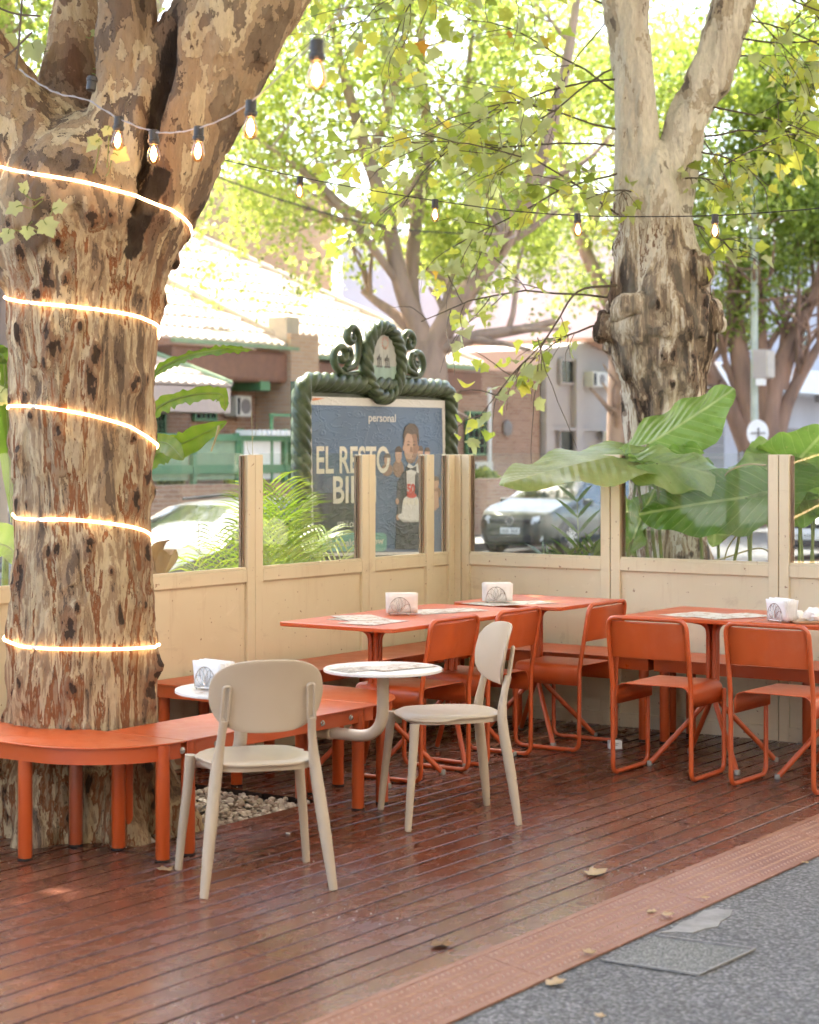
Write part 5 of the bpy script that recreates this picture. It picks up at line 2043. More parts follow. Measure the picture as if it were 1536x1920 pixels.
crumple('crumpled_napkin', 'crumpled white napkin lying right beside the wire holder', (*P0(1495, 1160, .76), .7505), .042, M['paper_white'], 'napkin', 3, .75)
crumple('crumpled_napkin', 'crumpled white napkin resting on the small wooden tray', (*P0(1527, 1161, .77), .765), .045, M['paper_white'], 'napkin', 9, .8)
M['tray'] = plain('light_wood', (0.45, 0.26, 0.14), .5, .2, 8)
px_, py_ = P0(1530, 1166, .755)
tr = MB().prism(round_rect(-.11, -.08, .11, .08, .03), 0, .006).prism(round_rect(-.115, -.085, .115, .085, .03), .006, .014).build('serving_tray', M['tray'], bevel=.002)
tr.location, tr.rotation_euler = (px_, py_, .7505), (0, 0, YAW)
tag(tr, 'small wooden tray holding a crumpled napkin on the edge table', 'tray')
cx_, cy_ = P0(1153, 1404)
bxo = thing('paper_carton', 'small white carton lying on the deck under the chairs', 'carton', (cx_, cy_, 0), YAW + R(6))
MB().box((0, 0, .022), (.068, .05, .042)).build('box', M['paper_white'], bxo, bevel=.002)
for i, wd in enumerate((.04, .03)):
    MB().box((-.005, -.0255, .03 - i * .008), (wd, .0008, .0025)).build('print_line', M['shutter'], bxo)

# ------------------------------------------------------------------ gravel in the tree pit and fallen leaves
rgn = np.random.default_rng(4)
ico = bmesh.new()
bmesh.ops.create_icosphere(ico, subdivisions=1, radius=1)
IV = np.array([v.co[:] for v in ico.verts]); IF = np.array([[v.index for v in f.verts] for f in ico.faces]); ico.free()
Vs, Fs, At, k = [], [], [], 0
tc = np.array([trunk[0][0].x, trunk[0][0].y])
while k < 2600:
    x, y = rgn.uniform(PIT[0] + .02, PIT[1] - .015), rgn.uniform(PIT[2] + .015, PIT[3] - .015)
    if np.hypot(x - tc[0], y - tc[1]) < .27:
        k += 1
        continue
    r = rgn.uniform(.007, .019)
    s = np.array([1, rgn.uniform(.6, 1), rgn.uniform(.45, .8)]) * r
    a = rgn.uniform(0, 6.28)
    q = IV * (1 + rgn.uniform(-.2, .2, (len(IV), 1))) * s
    q = np.stack([q[:, 0] * np.cos(a) - q[:, 1] * np.sin(a), q[:, 0] * np.sin(a) + q[:, 1] * np.cos(a), q[:, 2]], 1)
    Vs.append(q + np.array([x, y, -.022 + rgn.uniform(-.012, .016)])); Fs.append(IF + len(IV) * len(Fs)); At.append(np.full(len(IV), rgn.uniform(0, 1)))
    k += 1
gm = raw_mesh('gravel', np.concatenate(Vs), np.concatenate(Fs), M['gravel'], np.concatenate(At))
gm.shade_smooth(); gm.set_sharp_from_angle(angle=R(50))
tag(link('gravel', gm), 'pale pebbles round the foot of the plane tree', kind='stuff')
o = MB().box(((PIT[0] + PIT[1]) / 2, (PIT[2] + PIT[3]) / 2, -.055), (PIT[1] - PIT[0], PIT[3] - PIT[2], .02)).build('pit_soil', M['soil'])
tag(o, kind='structure')


def dry_leaf(label, xy, size, rot, shade, z=0.0, tilt=.15, nm='fallen_leaf', curl=.9, loc=None):
    x, y = loc or P0(*xy, z)
    rg_ = random.Random(label)
    V = []
    for a, b in LOB_T:
        zz = curl * (.35 * b * b + .30 * abs(a - .4) ** 1.5 * (1 if a > .4 else .5)) + .04 * math.sin(a * 9 + b * 7)
        V.append(((a - .4) * size, b * size, zz * size + .004))
    me = MB().add(V, [tuple(f) for f in LOB_F]).mesh(nm, M['leaf_dry'], 80)
    at_ = me.attributes.new('lf', 'FLOAT', 'POINT')
    at_.data.foreach_set('value', np.full(len(V), shade, np.float32))
    o = link(nm, me)
    solid(o, .0008)
    o.location = (x, y, z + .001)
    o.rotation_euler = (rg_.uniform(-tilt, tilt) * .4, rg_.uniform(-tilt, tilt) * .4, R(rot))
    return tag(o, label, 'leaf', 'fallen leaves')


dry_leaf('dry pale leaf lying on bare boards near the ramp, midway along it', (1117, 1640), .085, 60, .95)
dry_leaf('curled brown and green leaf on the boards nearest the camera', (828, 1775), .075, 20, .25)
dry_leaf('small dry leaf on the deck at the foot of the beige chair legs', (309, 1633), .06, 150, .85)
dry_leaf('crisp leaf under the orange chair beside the side view beige chair', (775, 1463), .06, 80, .7)
dry_leaf('large yellow leaf lying against the trunk foot under the curved bench', (75, 1563), .21, 30, .75, curl=.6)
dry_leaf('tan leaf standing up between pebbles under the curved bench', (190, 1562), .12, 80, .6, tilt=1.2)
dry_leaf('pale leaf on the pebbles next to the bench leg', (212, 1574), .09, -30, .9)
dry_leaf('dry leaf tucked by the fence post under the end bench', (1160, 1378), .09, 40, .1)
zr_ = -.02
dry_leaf('small pale leaf resting on the far plate of the ramp', (1222, 1712), .035, 10, .95, zr_)
dry_leaf('small pale leaf resting on the ramp toe beside another', (1252, 1718), .045, 70, .9, zr_)
dry_leaf('leaf scrap lying on the ramp near its front plates', (1105, 1788), .04, 120, .8, -.022)
dry_leaf('pale leaf scrap on the pavement beside the ramp toe', (1040, 1846), .06, 35, .9, -.031)
dry_leaf('tiny leaf scrap on the pavement close to the picture bottom', (1125, 1908), .03, 100, .95, -.031)
dry_leaf('tiny pale scrap on the pavement beyond the cement patch', (1510, 1620), .03, 10, .95, -.031)
dry_leaf('leaf scrap by the joint of two ramp plates', (1322, 1686), .03, 45, .7, -.022)
sc1 = MB().box((0, 0, .003), (.018, .008, .005)).build('paper_scrap', M['paper_white'], bevel=.001)
sc1.location = (*P0(540, 1564), 0); tag(sc1, 'tiny white paper scrap on the boards by the beige chair', 'paper')
crumple('stray_pebble', 'single grey pebble on the boards beside the gravel', (*P0(367, 1552), 0), .012, M['kerb'], 'stone', 5, .8)
M['green_scrap'] = plain('green_plastic', (0.02, .35, .09), .4)
sc2 = MB().tube([(-.025, 0, .005), (.0, .003, .006), (.025, -.003, .006)], .006, 7).build('plastic_scrap', M['green_scrap'])
sc2.location, sc2.rotation_euler = (*P0(183, 1582, -.01), .0), (0, 0, YAW + R(15)); tag(sc2, 'small green plastic scrap among the pebbles under the bench', 'litter')

# ------------------------------------------------------------------ poster stand with rope moulded frame
SX = -7.6


def sgn_mat():
    t = NT('green_cast_paint')
    v = t.coords()
    a = t.noise(v, 9, 5, .65)
    c = t.ramp(a, [(.3, (.020, .036, .015)), (.55, (.055, .080, .034)), (.75, (.125, .145, .075))])
    t.color(c); t.rough(t.val(a, .3, .7, .28, .5)); t.bump(t.noise(v, 40, 3), .15, .004)
    return t.m


M['cast'] = sgn_mat()


def s2(x, y):
    return onp(x, y, SX)


def rope_tube(mb, pts, r, closed=True, strands=4, pitch=.37, sides=40, depth=.36):
    pts = [Vector(p) for p in pts]
    T, N, B = frames(pts, closed)
    L = [0]
    for a, b in zip(pts[:-1], pts[1:]):
        L.append(L[-1] + (b - a).length)
    tot = L[-1] + ((pts[0] - pts[-1]).length if closed else 0)
    turns = max(1, round(tot / pitch))
    V, F = [], []
    for i, p in enumerate(pts):
        tw = 2 * math.pi * turns * L[i] / tot
        for k in range(sides):
            a = 2 * math.pi * k / sides
            lob = abs(math.sin((a * strands + tw * strands) / 2))
            rr = r * (1 - depth + depth * lob ** .45)
            V.append(p + N[i] * (math.cos(a) * rr) + B[i] * (math.sin(a) * rr))
    m = len(pts)
    for i in range(m if closed else m - 1):
        j = (i + 1) % m
        for k in range(sides):
            l = (k + 1) % sides
            F.append((i * sides + k, i * sides + l, j * sides + l, j * sides + k))
    return mb.add(V, F)


def densify(pts, step, closed=True):
    out = []
    n = len(pts)
    for i in range(n if closed else n - 1):
        a, b = Vector(pts[i]), Vector(pts[(i + 1) % n])
        m = max(1, int((b - a).length / step))
        out += [a.lerp(b, j / m) for j in range(m)]
    if not closed:
        out.append(Vector(pts[-1]))
    return out


yL, yR_ = s2(565, 800)[0], s2(842, 800)[0]
zT, zB = 2.03, .62
yc = s2(712, 700)[0]
sign = thing('poster_stand', 'green rope framed poster stand with oval crest behind the fence corner', 'sign', (SX, (yL + yR_) / 2, -.06))
MB.build = build_in(sign)
path = densify(fillet([(SX, yL, zB), (SX, yR_, zB), (SX, yR_, zT), (SX, yL, zT)], .13, 8, True), .011)
rope_tube(MB(), path, .070).build('rope_frame', M['cast'], sign, smooth=70)
MB().box((SX - .05, (yL + yR_) / 2, (zB + zT) / 2), (.08, yR_ - yL, zT - zB)).build('back_panel', M['cast'], sign)
for y in (yL + .15, yR_ - .15):
    MB().box((SX - .03, y, .26), (.12, .14, .66)).build('stand_leg', M['cast'], sign, bevel=.01)
MB().box((SX - .03, (yL + yR_) / 2, -.03), (.4, yR_ - yL, .06)).build('base', M['kerb'], sign, bevel=.01)
# crest
oz = (s2(712, 602)[1] + s2(712, 757)[1]) / 2
ry_, rz_ = .205, .245
ov = [(SX + .03, yc + ry_ * math.sin(2 * math.pi * k / 150), oz + rz_ * math.cos(2 * math.pi * k / 150)) for k in range(150)]
rope_tube(MB(), ov, .056, pitch=.30).build('oval_rope', M['cast'], sign, smooth=70)
MB().lathe([(.001, -.005), (1, -.005), (1, .0), (.001, .0005)], (0, 0, 0), 40, 'X')


def oval(cx, cy, cz, a, b, mt, nm, par, half=None):
    pts = [(cx, cy + a * math.cos(2 * math.pi * k / 48), cz + b * math.sin(2 * math.pi * k / 48)) for k in range(48)]
    if half == 'low':
        pts = [p for p in pts if p[2] <= cz - b * .12]
        pts.sort(key=lambda p: -math.atan2(p[2] - cz + b * .12, p[1] - cy) % (2 * math.pi))
        pts = [(cx, cy + a * math.cos(t), cz + b * math.sin(t)) for t in np.linspace(math.pi * 1.04, math.pi * 1.96, 24)]
    V = pts + [(x - .003, y, z) for x, y, z in pts]
    n = len(pts)
    F = [tuple(range(n)), tuple(range(2 * n - 1, n - 1, -1))] + [(i, i + n, (i + 1) % n + n, (i + 1) % n) for i in range(n)]
    return MB().add(V, F).build(nm, mt, par)


def aged(nm, c, v=.18):
    return plain(nm, c, .6, v, 14, .3, 40, stretch=(1, 1.5, .4))


M['crest_sky'] = aged('faded_grey_paint', (.44, .45, .43))
M['crest_sea'] = aged('faded_teal_paint', (.30, .42, .37))
M['crest_red'] = aged('faded_red_paint', (.55, .20, .14))
M['crest_ink'] = aged('faded_ink', (.14, .14, .14))
cr_ = oval(SX + .035, yc, oz, .165, .208, M['crest_sky'], 'crest_plate', sign)
oval(SX + .0385, yc, oz, .160, .203, M['crest_sea'], 'painted_sea', cr_, 'low')
for k in range(12):
    a = 2 * math.pi * k / 12
    pts = [(SX + .0385, yc + .012 + .042 * math.sin(a + d), oz + .135 + .046 * math.cos(a + d)) for d in (-.12, .12)]
    MB().add([(SX + .0385, yc + .012 + .02 * math.sin(a), oz + .135 + .022 * math.cos(a))] + pts, [(0, 1, 2)]).build('painted_ray', M['crest_red'], cr_)
ink = MB()
for sy in (-.055, .04):
    for dy, hh in ((-.018, .06), (0, .085), (.02, .065)):
        ink.box((SX + .039, yc + sy + dy, oz - .01 + hh / 2 - .02), (.002, .0035, hh))
        ink.box((SX + .0392, yc + sy + dy - .006, oz + hh * .35), (.002, .012, hh * .3))
    ink.box((SX + .039, yc + sy, oz - .032), (.002, .07, .012))
ink.build('painted_ships', M['crest_ink'], cr_)
# scrolls either side of the crest


def spiral(c, r0, r1, a0, turns, n=40, s=1):
    out = []
    for i in range(n + 1):
        t = i / n
        a = R(a0) + s * turns * 2 * math.pi * t
        r = r0 + (r1 - r0) * t ** .8
        out.append(Vector((SX, c[0] + r * math.cos(a), c[1] + r * math.sin(a))))
    return out


for sd in (-1, 1):
    def sc_pt(y, z):
        return (yc + sd * y, zT + .06 + z)
    m1 = smooth_path([(SX, *sc_pt(.25, .015)), (SX, *sc_pt(.40, .0)), (SX, *sc_pt(.505, .045)), (SX, *sc_pt(.535, .115)), (SX, *sc_pt(.50, .175)), (SX, *sc_pt(.435, .185)), (SX, *sc_pt(.40, .145)), (SX, *sc_pt(.418, .10)), (SX, *sc_pt(.455, .10)), (SX, *sc_pt(.458, .128))], 6)
    m2 = smooth_path([(SX + .01, *sc_pt(.43, .03)), (SX + .01, *sc_pt(.315, .07)), (SX + .01, *sc_pt(.262, .16)), (SX + .01, *sc_pt(.27, .27)), (SX + .01, *sc_pt(.325, .325)), (SX + .01, *sc_pt(.385, .30)), (SX + .01, *sc_pt(.392, .245)), (SX + .01, *sc_pt(.352, .222)), (SX + .01, *sc_pt(.325, .25)), (SX + .01, *sc_pt(.345, .268))], 6)
    for mm in (m1, m2):
        n = len(mm)
        MB().tube(mm, [.026 * (1 - .25 * abs(i / n - .5)) for i in range(n)], 10, flat=1.2).build('scroll', M['cast'], sign, smooth=60)
    m3 = smooth_path([(SX + .02, *sc_pt(.42, .05)), (SX + .02, *sc_pt(.36, .11)), (SX + .02, *sc_pt(.37, .17)), (SX + .02, *sc_pt(.41, .165))], 5)
    MB().tube(m3, .018, 8).build('scroll', M['cast'], sign, smooth=60)


# the pasted poster: flat print on wrinkled paper
def paper_mat(nm, c, c2=None, ax=None, wr=.28):
    t = NT(nm)
    v = t.coords((1, 1, 1))
    f = t.noise(v, 1.3, 2)
    col = t.ramp(f, [(.35, c), (.65, c2 or tuple(x * 1.12 for x in c))])
    t.color(col)
    t.setb(Roughness=.42)
    w1 = t.noise(t.coords((1, 1, 2.3)), 4.2, 3, .5, 1.2)
    w1 = t.val(t.math('ABSOLUTE', t.math('SUBTRACT', w1, .5)), 0, .05, 1, 0)
    t.bump(w1, wr, .012)
    return t.m


M['p_white'] = paper_mat('poster_white', (.62, .60, .58))
M['p_blue'] = paper_mat('poster_blue', (.060, .088, .135), (.10, .17, .29))
M['p_dark'] = paper_mat('poster_black', (.035, .038, .04))
M['p_text'] = paper_mat('poster_text', (.66, .62, .52), wr=.25)
M['p_teal'] = paper_mat('poster_teal', (.14, .33, .27))
M['p_skin'] = paper_mat('poster_skin', (.42, .25, .17), (.52, .33, .24), wr=.2)
M['p_hair'] = paper_mat('poster_hair', (.10, .07, .05), wr=.2)
M['p_red'] = paper_mat('poster_red', (.55, .06, .04), wr=.2)
M['p_cloth'] = paper_mat('poster_cloth', (.25, .15, .10), wr=.2)
M['p_orange'] = paper_mat('poster_orange', (.60, .20, .08), wr=.2)
M['p_shade'] = paper_mat('poster_skin_shade', (.27, .15, .10), wr=.2)
M['p_suit2'] = paper_mat('poster_suit_sheen', (.075, .075, .075), wr=.2)
M['p_cloth2'] = paper_mat('poster_grey', (.42, .41, .40), wr=.2)
PXF = SX + .012


def flat(pts, mt, nm, lay, par):
    """pts: frame pixel positions of the printed area on the poster plane"""
    q = [s2(x, y) for x, y in pts]
    x = PXF + .0016 * lay
    V = [(x, a, b) for a, b in q] + [(x - .0012, a, b) for a, b in q]
    n = len(q)
    return MB().add(V, [tuple(range(n)), tuple(range(2 * n - 1, n - 1, -1))] + [(i, i + n, (i + 1) % n + n, (i + 1) % n) for i in range(n)]).build(nm, mt, par)


def ell(cx, cy, a, b, n=26, a0=0, a1=360):
    return [(cx + a * math.cos(R(t)), cy + b * math.sin(R(t))) for t in np.linspace(a0, a1, n, endpoint=(a1 - a0) < 359)]


post = thing('poster', 'wrinkled blue series poster pasted inside the green rope frame', 'poster', (PXF, yc, .85))
MB.build = build_in(post)
b_ = flat([(578, 743), (832, 751), (836, 1039), (583, 1043)], M['p_white'], 'backing_paper', 0, post)
flat([(581, 759), (826, 765), (831, 1034), (586, 1037)], M['p_blue'], 'blue_print', 1, post)
flat([(583, 746), (606, 747), (583, 752)], M['p_orange'], 'old_poster_corner', 1, post)
flat([(586, 925), (671, 925), (668, 1036), (587, 1036)], M['p_dark'], 'dark_corner', 1.6, post)
flat(round_rect(601, 999, 722, 1034, 9, 4), M['p_teal'], 'teal_label', 2, post)


def text(s, x0, y1, x1, y0, mt, nm, lay, par, bold=0.0):
    """Lettering fitted in the pixel box left x0, baseline y1, right x1, cap top y0 on the poster plane."""
    cu = bpy.data.curves.new('t', 'FONT')
    cu.body = s
    cu.size = 1
    cu.offset = bold
    cu.extrude = .0
    to_ = bpy.data.objects.new('t', cu)
    COL.objects.link(to_)
    bpy.context.view_layer.update()
    me = bpy.data.meshes.new_from_object(to_.evaluated_get(bpy.context.evaluated_depsgraph_get()))
    bpy.data.objects.remove(to_)
    co = np.array([v.co[:] for v in me.vertices])
    lo, hi = co.min(0), co.max(0)
    (ya_, za), (yb_, zb) = s2(x0, y1), s2(x1, y0)
    zb = s2(x0, y0)[1]
    # baseline at y = 0 of the glyphs
    ky, kz = (yb_ - ya_) / (hi[0] - lo[0]), (zb - za) / (hi[1] - max(lo[1], 0) if lo[1] > -.05 else hi[1])
    out = np.stack([np.full(len(co), PXF + .0016 * lay), ya_ + (co[:, 0] - lo[0]) * ky, za + co[:, 1] * kz], 1)
    me.vertices.foreach_set('co', out.astype(np.float32).ravel())
    me.materials.clear(); me.materials.append(mt)
    me.update()
    o = link(nm, me, par)
    o.matrix_parent_inverse = Matrix.Translation(-Vector(par.location))
    return o


text('personal', 688, 790, 739, 775, M['p_white'], 'lettering', 2, post, .012)
text('EL RESTO', 590, 887, 727, 836, M['p_text'], 'lettering', 2.6, post, .018)
text('BIEN', 621, 943, 702, 893, M['p_text'], 'lettering', 2.6, post, .018)
text('SERIE', 629, 988, 650, 979, M['p_white'], 'lettering', 2.6, post, 0)
text('ORIGINAL', 652, 988, 692, 979, M['p_white'], 'lettering', 2.6, post, .03)
text('miralo en flow', 622, 1026, 716, 1012, M['p_text'], 'lettering', 3, post, .01)
flat(ell(613, 1018, 6, 9), M['p_text'], 'round_mark', 3, post)
flat(ell(613, 1018, 3, 5), M['p_teal'], 'round_mark', 4, post)
# printed figures
fg = flat([(738, 1030), (741, 955), (744, 900), (752, 885), (766, 876), (788, 880), (800, 890), (806, 950), (802, 1030)], M['p_dark'], 'printed_suit', 2, post)
for cx, cy, a, b in ((723, 862, 6, 11), (744, 853, 6, 15), (785, 850, 5, 13), (798, 850, 5, 10), (814, 905, 6, 11)):
    flat(ell(cx, cy + b * 1.7, a * 1.7, b * 1.1), M['p_cloth'], 'printed_shoulder', 1.6, post)
    flat(ell(cx, cy, a, b), M['p_skin'], 'printed_face', 2.4, post)
    flat(ell(cx, cy - b * .35, a * 1.08, b * .75, 16, 180, 360), M['p_hair'], 'printed_hair', 3, post)
flat([(809, 920), (818, 922), (820, 950), (812, 958), (806, 940)], M['p_skin'], 'printed_arm', 2.6, post)
flat([(757, 884), (763, 868), (772, 875), (780, 868), (782, 886), (771, 892)], M['p_white'], 'printed_collar', 3, post)
flat(ell(767, 838, 13, 31, 30), M['p_skin'], 'printed_head', 3.4, post)
flat([(752.5, 834), (752.5, 815), (756, 801), (764, 794), (774, 795), (780, 803), (782, 818), (781.5, 834), (779.5, 822), (776, 813), (768, 815), (760, 812), (756, 818), (754.5, 828)], M['p_hair'], 'printed_hair', 4.4, post)
flat(ell(767, 860, 9, 9, 20, 0, 180), M['p_cloth'], 'printed_beard', 4, post)
flat(ell(767, 859, 4.5, 1.6), M['p_skin'], 'printed_mouth', 4.6, post)
for x in (762, 773):
    flat(ell(x, 834, 2.6, 1.5), M['p_hair'], 'printed_eye', 4.2, post)
    flat([(x - 4, 829), (x, 827), (x + 4, 829), (x, 828.4)], M['p_hair'], 'printed_brow', 4.2, post)
flat([(766, 838), (769, 838), (770.5, 848), (765, 848)], M['p_cloth'], 'printed_nose', 4.0, post)
flat([(759, 886), (775, 886), (774, 925), (760, 925)], M['p_white'], 'printed_shirt', 2.8, post)
flat([(757, 874), (767, 879), (777, 874), (777, 884), (767, 880), (757, 884)], M['p_dark'], 'printed_bow_tie', 4, post)
flat([(749, 965), (751, 942), (754, 934), (761, 929), (775, 929), (781, 935), (784, 965)], M['p_white'], 'printed_cake', 4, post)
flat(ell(766, 968, 24, 8), M['p_white'], 'printed_cake_plate', 4.4, post)
for x in (755, 762, 769, 777):
    flat(ell(x, 941, 2.8, 6), M['p_text'], 'printed_icing', 4.8, post)
flat(ell(768, 929, 9, 5), M['p_red'], 'printed_cherries', 4.8, post)
flat([(767, 808), (772, 809), (778, 816), (780, 838), (777, 858), (771, 868), (768, 868), (771, 850), (772, 830)], M['p_shade'], 'printed_face_shade', 3.7, post)
flat(ell(753.5, 840, 1.8, 5), M['p_skin'], 'printed_ear', 3.2, post)
flat(ell(780.5, 840, 1.8, 5), M['p_shade'], 'printed_ear', 3.2, post)
for s_, x_ in ((-1, 757), (1, 777)):
    flat([(x_, 884), (x_ + s_ * 6, 890), (x_ + s_ * 4, 906), (x_ - s_ * 1, 925), (x_, 905)], M['p_suit2'], 'printed_lapel', 3.2, post)
for x_ in (763, 767, 771):
    flat([(x_ - .4, 890), (x_ + .4, 890), (x_ + .4, 924), (x_ - .4, 924)], M['p_cloth2'], 'printed_pleat', 3.3, post)
flat([(742, 900), (747, 905), (748, 950), (752, 966), (744, 968), (740, 940)], M['p_suit2'], 'printed_sleeve', 2.5, post)
flat([(797, 895), (803, 903), (805, 945), (790, 966), (784, 960), (797, 935)], M['p_suit2'], 'printed_sleeve', 2.5, post)
flat([(744, 972), (788, 972), (780, 979), (752, 979)], M['p_cloth2'], 'printed_plate_shade', 4.2, post)
text('50', 759, 925, 774, 907, M['p_red'], 'lettering', 4.6, post, .05)
for x, y in ((741, 940), (742, 970), (790, 940)):
    flat(ell(x, y, 3, 6), M['p_skin'], 'printed_hand', 4.2, post)
MB.build = _old_build

# ------------------------------------------------------------------ festoon strings
def bulb_meshes():
    sock = MB().lathe([(.012, 0), (.0165, -.002), (.0165, -.032), (.0195, -.034), (.0195, -.044), (.0165, -.046), (.0165, -.05)], n=16).mesh('socket', M['socket'], 35)
    glass = MB().lathe([(.011, -.049), (.013, -.056), (.019, -.070), (.0225, -.085), (.0225, -.094), (.019, -.106), (.011, -.114), (.002, -.1165)], n=18).mesh('bulb', M['bulb_glass'], 70)
    M['fil'] = emit('bulb_filament_glow', (1.0, .62, .30), 26.0)
    fil = MB().lathe([(.001, -.055), (.006, -.062), (.010, -.078), (.011, -.088), (.006, -.100), (.001, -.104)], n=10).mesh('filament', M['fil'], 70)
    return sock, glass, fil


BM = bulb_meshes()


def bulb(root, p, tilt=(0, 0), dead=False):
    s = link('socket', BM[0], root)
    s.location = Vector(p) - Vector(root.location)
    s.rotation_euler = (R(tilt[0]), R(tilt[1]), 0)
    s.scale = (1.12, 1.12, 1.12)
    if not dead:
        link('bulb', BM[1], s)
        link('filament', BM[2], s)
    return s


def string(label, pts, bulbs, mt, r=.0028, twist=False):
    path = smooth_path(pts, 8)
    t = thing('festoon_string', label, 'string lights', path[0])
    c = MB().tube(path, r, 6)
    if twist:
        c.tube([p + Vector((.003 * math.sin(i * 1.3), .003 * math.cos(i * 1.3), .003 * math.sin(i * 1.3 + 1))) for i, p in enumerate(path)], r, 6)
    o = c.build('cable', mt, t, smooth=60)
    o.matrix_parent_inverse = Matrix.Translation(-path[0])
    for p, tl, dead in bulbs:
        bulb(t, p, tl, dead)
    return t


s1 = [(36, 130, 7.6), (76, 158, 7.45), (112, 176, 7.35), (165, 188, 7.25), (222, 222, 7.1), (287, 246, 7.0), (330, 248, 6.9), (372, 240, 6.75), (420, 222, 6.5), (472, 190, 6.1), (532, 135, 5.4), (594, 74, 4.75), (660, 0, 4.2), (760, -120, 3.5)]
string('festoon string crossing in front of the forked trunk, its bulbs growing nearer', [at(*p) for p in s1],
       [(at(170, 170, 7.22), (170, 0), True), (at(224, 218, 7.1), (0, 6), False), (at(288, 243, 7.0), (0, 0), False), (at(373, 236, 6.75), (0, 3), False), (at(471, 187, 6.1), (0, 2), False), (at(594, 73, 4.72), (0, 0), False)], M['cable_grey'], .0024, True)
s2_ = [(405, 296, 10.9), (480, 314, 10.9), (562, 332, 10.85), (680, 354, 10.8), (816, 376, 10.7), (950, 394, 10.6), (1083, 404, 10.45), (1210, 406, 10.3), (1341, 404, 10.1), (1440, 398, 10.0), (1560, 388, 9.8), (1700, 370, 9.6)]
string('long sagging festoon string with four bulbs before the pale knobbly trunk', [at(*p) for p in s2_],
       [(at(563, 330, 10.85), (0, 3), False), (at(816, 373, 10.7), (0, 0), False), (at(1083, 400, 10.45), (0, -2), False), (at(1341, 401, 10.1), (0, 0), False)], M['cable'], .0032)
wr_ = MB().tube(smooth_path([at(330, 300, 30), at(520, 372, 32), at(720, 425, 34), at(900, 440, 36)], 8), .014, 6).build('overhead_wire', M['cable'])
tag(wr_, 'dark overhead wire sagging below the string lights among far leaves', 'wire')
cb2 = MB().tube(smooth_path([at(-30, 1432, 7.9), at(0, 1431, 7.85), at(14, 1425, 7.8), at(24, 1405, 7.7), at(30, 1380, 7.62)], 6), .0035, 6).build('power_cable', M['cable'])
tag(cb2, 'thin black cable looping by the trunk behind the curved bench', 'cable')


# ------------------------------------------------------------------ plants behind the fences
def set_lf(me, arr):
    a = me.attributes.new('lf', 'FLOAT', 'POINT')
    a.data.foreach_set('value', np.asarray(arr, np.float32))


def ear_leaf(root, base, tip, normal, width, shade, fold=.28, sag=.10, wave=.025, seed=0):
    """Elephant ear blade: base = where the stalk joins, tip = far end."""
    base, tip, normal = Vector(base), Vector(tip), Vector(normal)
    ax = tip - base
    L = ax.length
    ax.normalize()
    nn = (normal - ax * normal.dot(ax)).normalized()
    sd = nn.cross(ax)
    nu, nv = 64, 33
    V, uv = [], []
    rg_ = random.Random(seed)
    ph = rg_.uniform(0, 6)
    for i in range(nu + 1):
        t = -.30 + 1.30 * i / nu
        if t < 0:
            wd = .46 * math.sqrt(max(0, 1 - (t / -.30) ** 2)) * .92 + .10
            inner = .34 * min(1, -t / .30) ** .8
        else:
            wd = (.56 * (1 - t) ** .62 * (1 + .55 * t)) if t < 1 else 0
            inner = 0
        for j in range(nv):
            s = -1 + 2 * j / (nv - 1)
            a = abs(s)
            w_ = (inner + (1 - inner) * a) if a > 0 else inner
            if i == 0:
                w_ = .55 + .1 * a
            y = math.copysign(w_ * wd, s) * width if a > 0 else 0
            if t < 0 and a == 0:
                # the notch between the two lobes: collapse the midrib row to the stalk point
                tt, y = 0.0, 0.0
            else:
                tt = t if t >= 0 else t * (.25 + .75 * a)
            z = fold * abs(y) - sag * L * (max(0, tt)) ** 2 + wave * math.sin(tt * 15 + ph) * a * a - .10 * L * (min(0, tt)) ** 2 * 3
            ribs = math.cos(2 * math.pi * (7.5 * (tt * L / .6 - .62 * abs(y) / .35) - .5))
            z += .0045 * ribs * min(1, a * 4) * (1 - .6 * a)
            V.append(base + ax * (tt * L) + sd * y + nn * z)
            uv.append((y, tt * L, 0))
    F = [(i * nv + j, i * nv + j + 1, (i + 1) * nv + j + 1, (i + 1) * nv + j) for i in range(nu) for j in range(nv - 1)]
    me = MB().add(V, F).mesh('leaf', M['leaf_aloc'], 75)
    set_lf(me, np.full(len(V), shade))
    a = me.attributes.new('uvx', 'FLOAT_VECTOR', 'POINT')
    a.data.foreach_set('vector', np.array(uv, np.float32).ravel() * np.tile(np.array([1 / .35, 1 / .6, 1], np.float32), len(uv)))
    o = link('leaf', me, root)
    o.matrix_parent_inverse = Matrix.Translation(-Vector(root.location))
    return o


def stalk(root, pts, r0, r1, mt=None):
    pts = smooth_path(pts, 5)
    n = len(pts)
    o = MB().tube(pts, [r0 + (r1 - r0) * i / (n - 1) for i in range(n)], 8).build('stalk', mt or M['stem_green'], root, smooth=60)
    o.matrix_parent_inverse = Matrix.Translation(-Vector(root.location))


def rel(x, y, z):
    return rt * x + upv * y + toc * z


def ear_plant(label, basep, specs):
    root = thing('elephant_ear_plant', label, 'plant', basep, 0, 'elephant ear plants behind the end fence')
    for i, (bx_, tx_, nv_, wd, shade, kw) in enumerate(specs):
        b, t_ = at(*bx_), at(*tx_)
        ear_leaf(root, b, t_, rel(*nv_), wd, shade, seed=sum(map(ord, label)) % 50 + i, **kw)
        c = Vector(basep) + rel(.05 * math.sin(i * 2.1), 0, .05 * math.cos(i * 2.1))
        mid = c.lerp(b, .6) + rel(-.12 * (1 if b.x < c.x else -1) * .5, .06, 0)
        stalk(root, [c, c.lerp(mid, .6), mid, b], .017, .008)
    return root


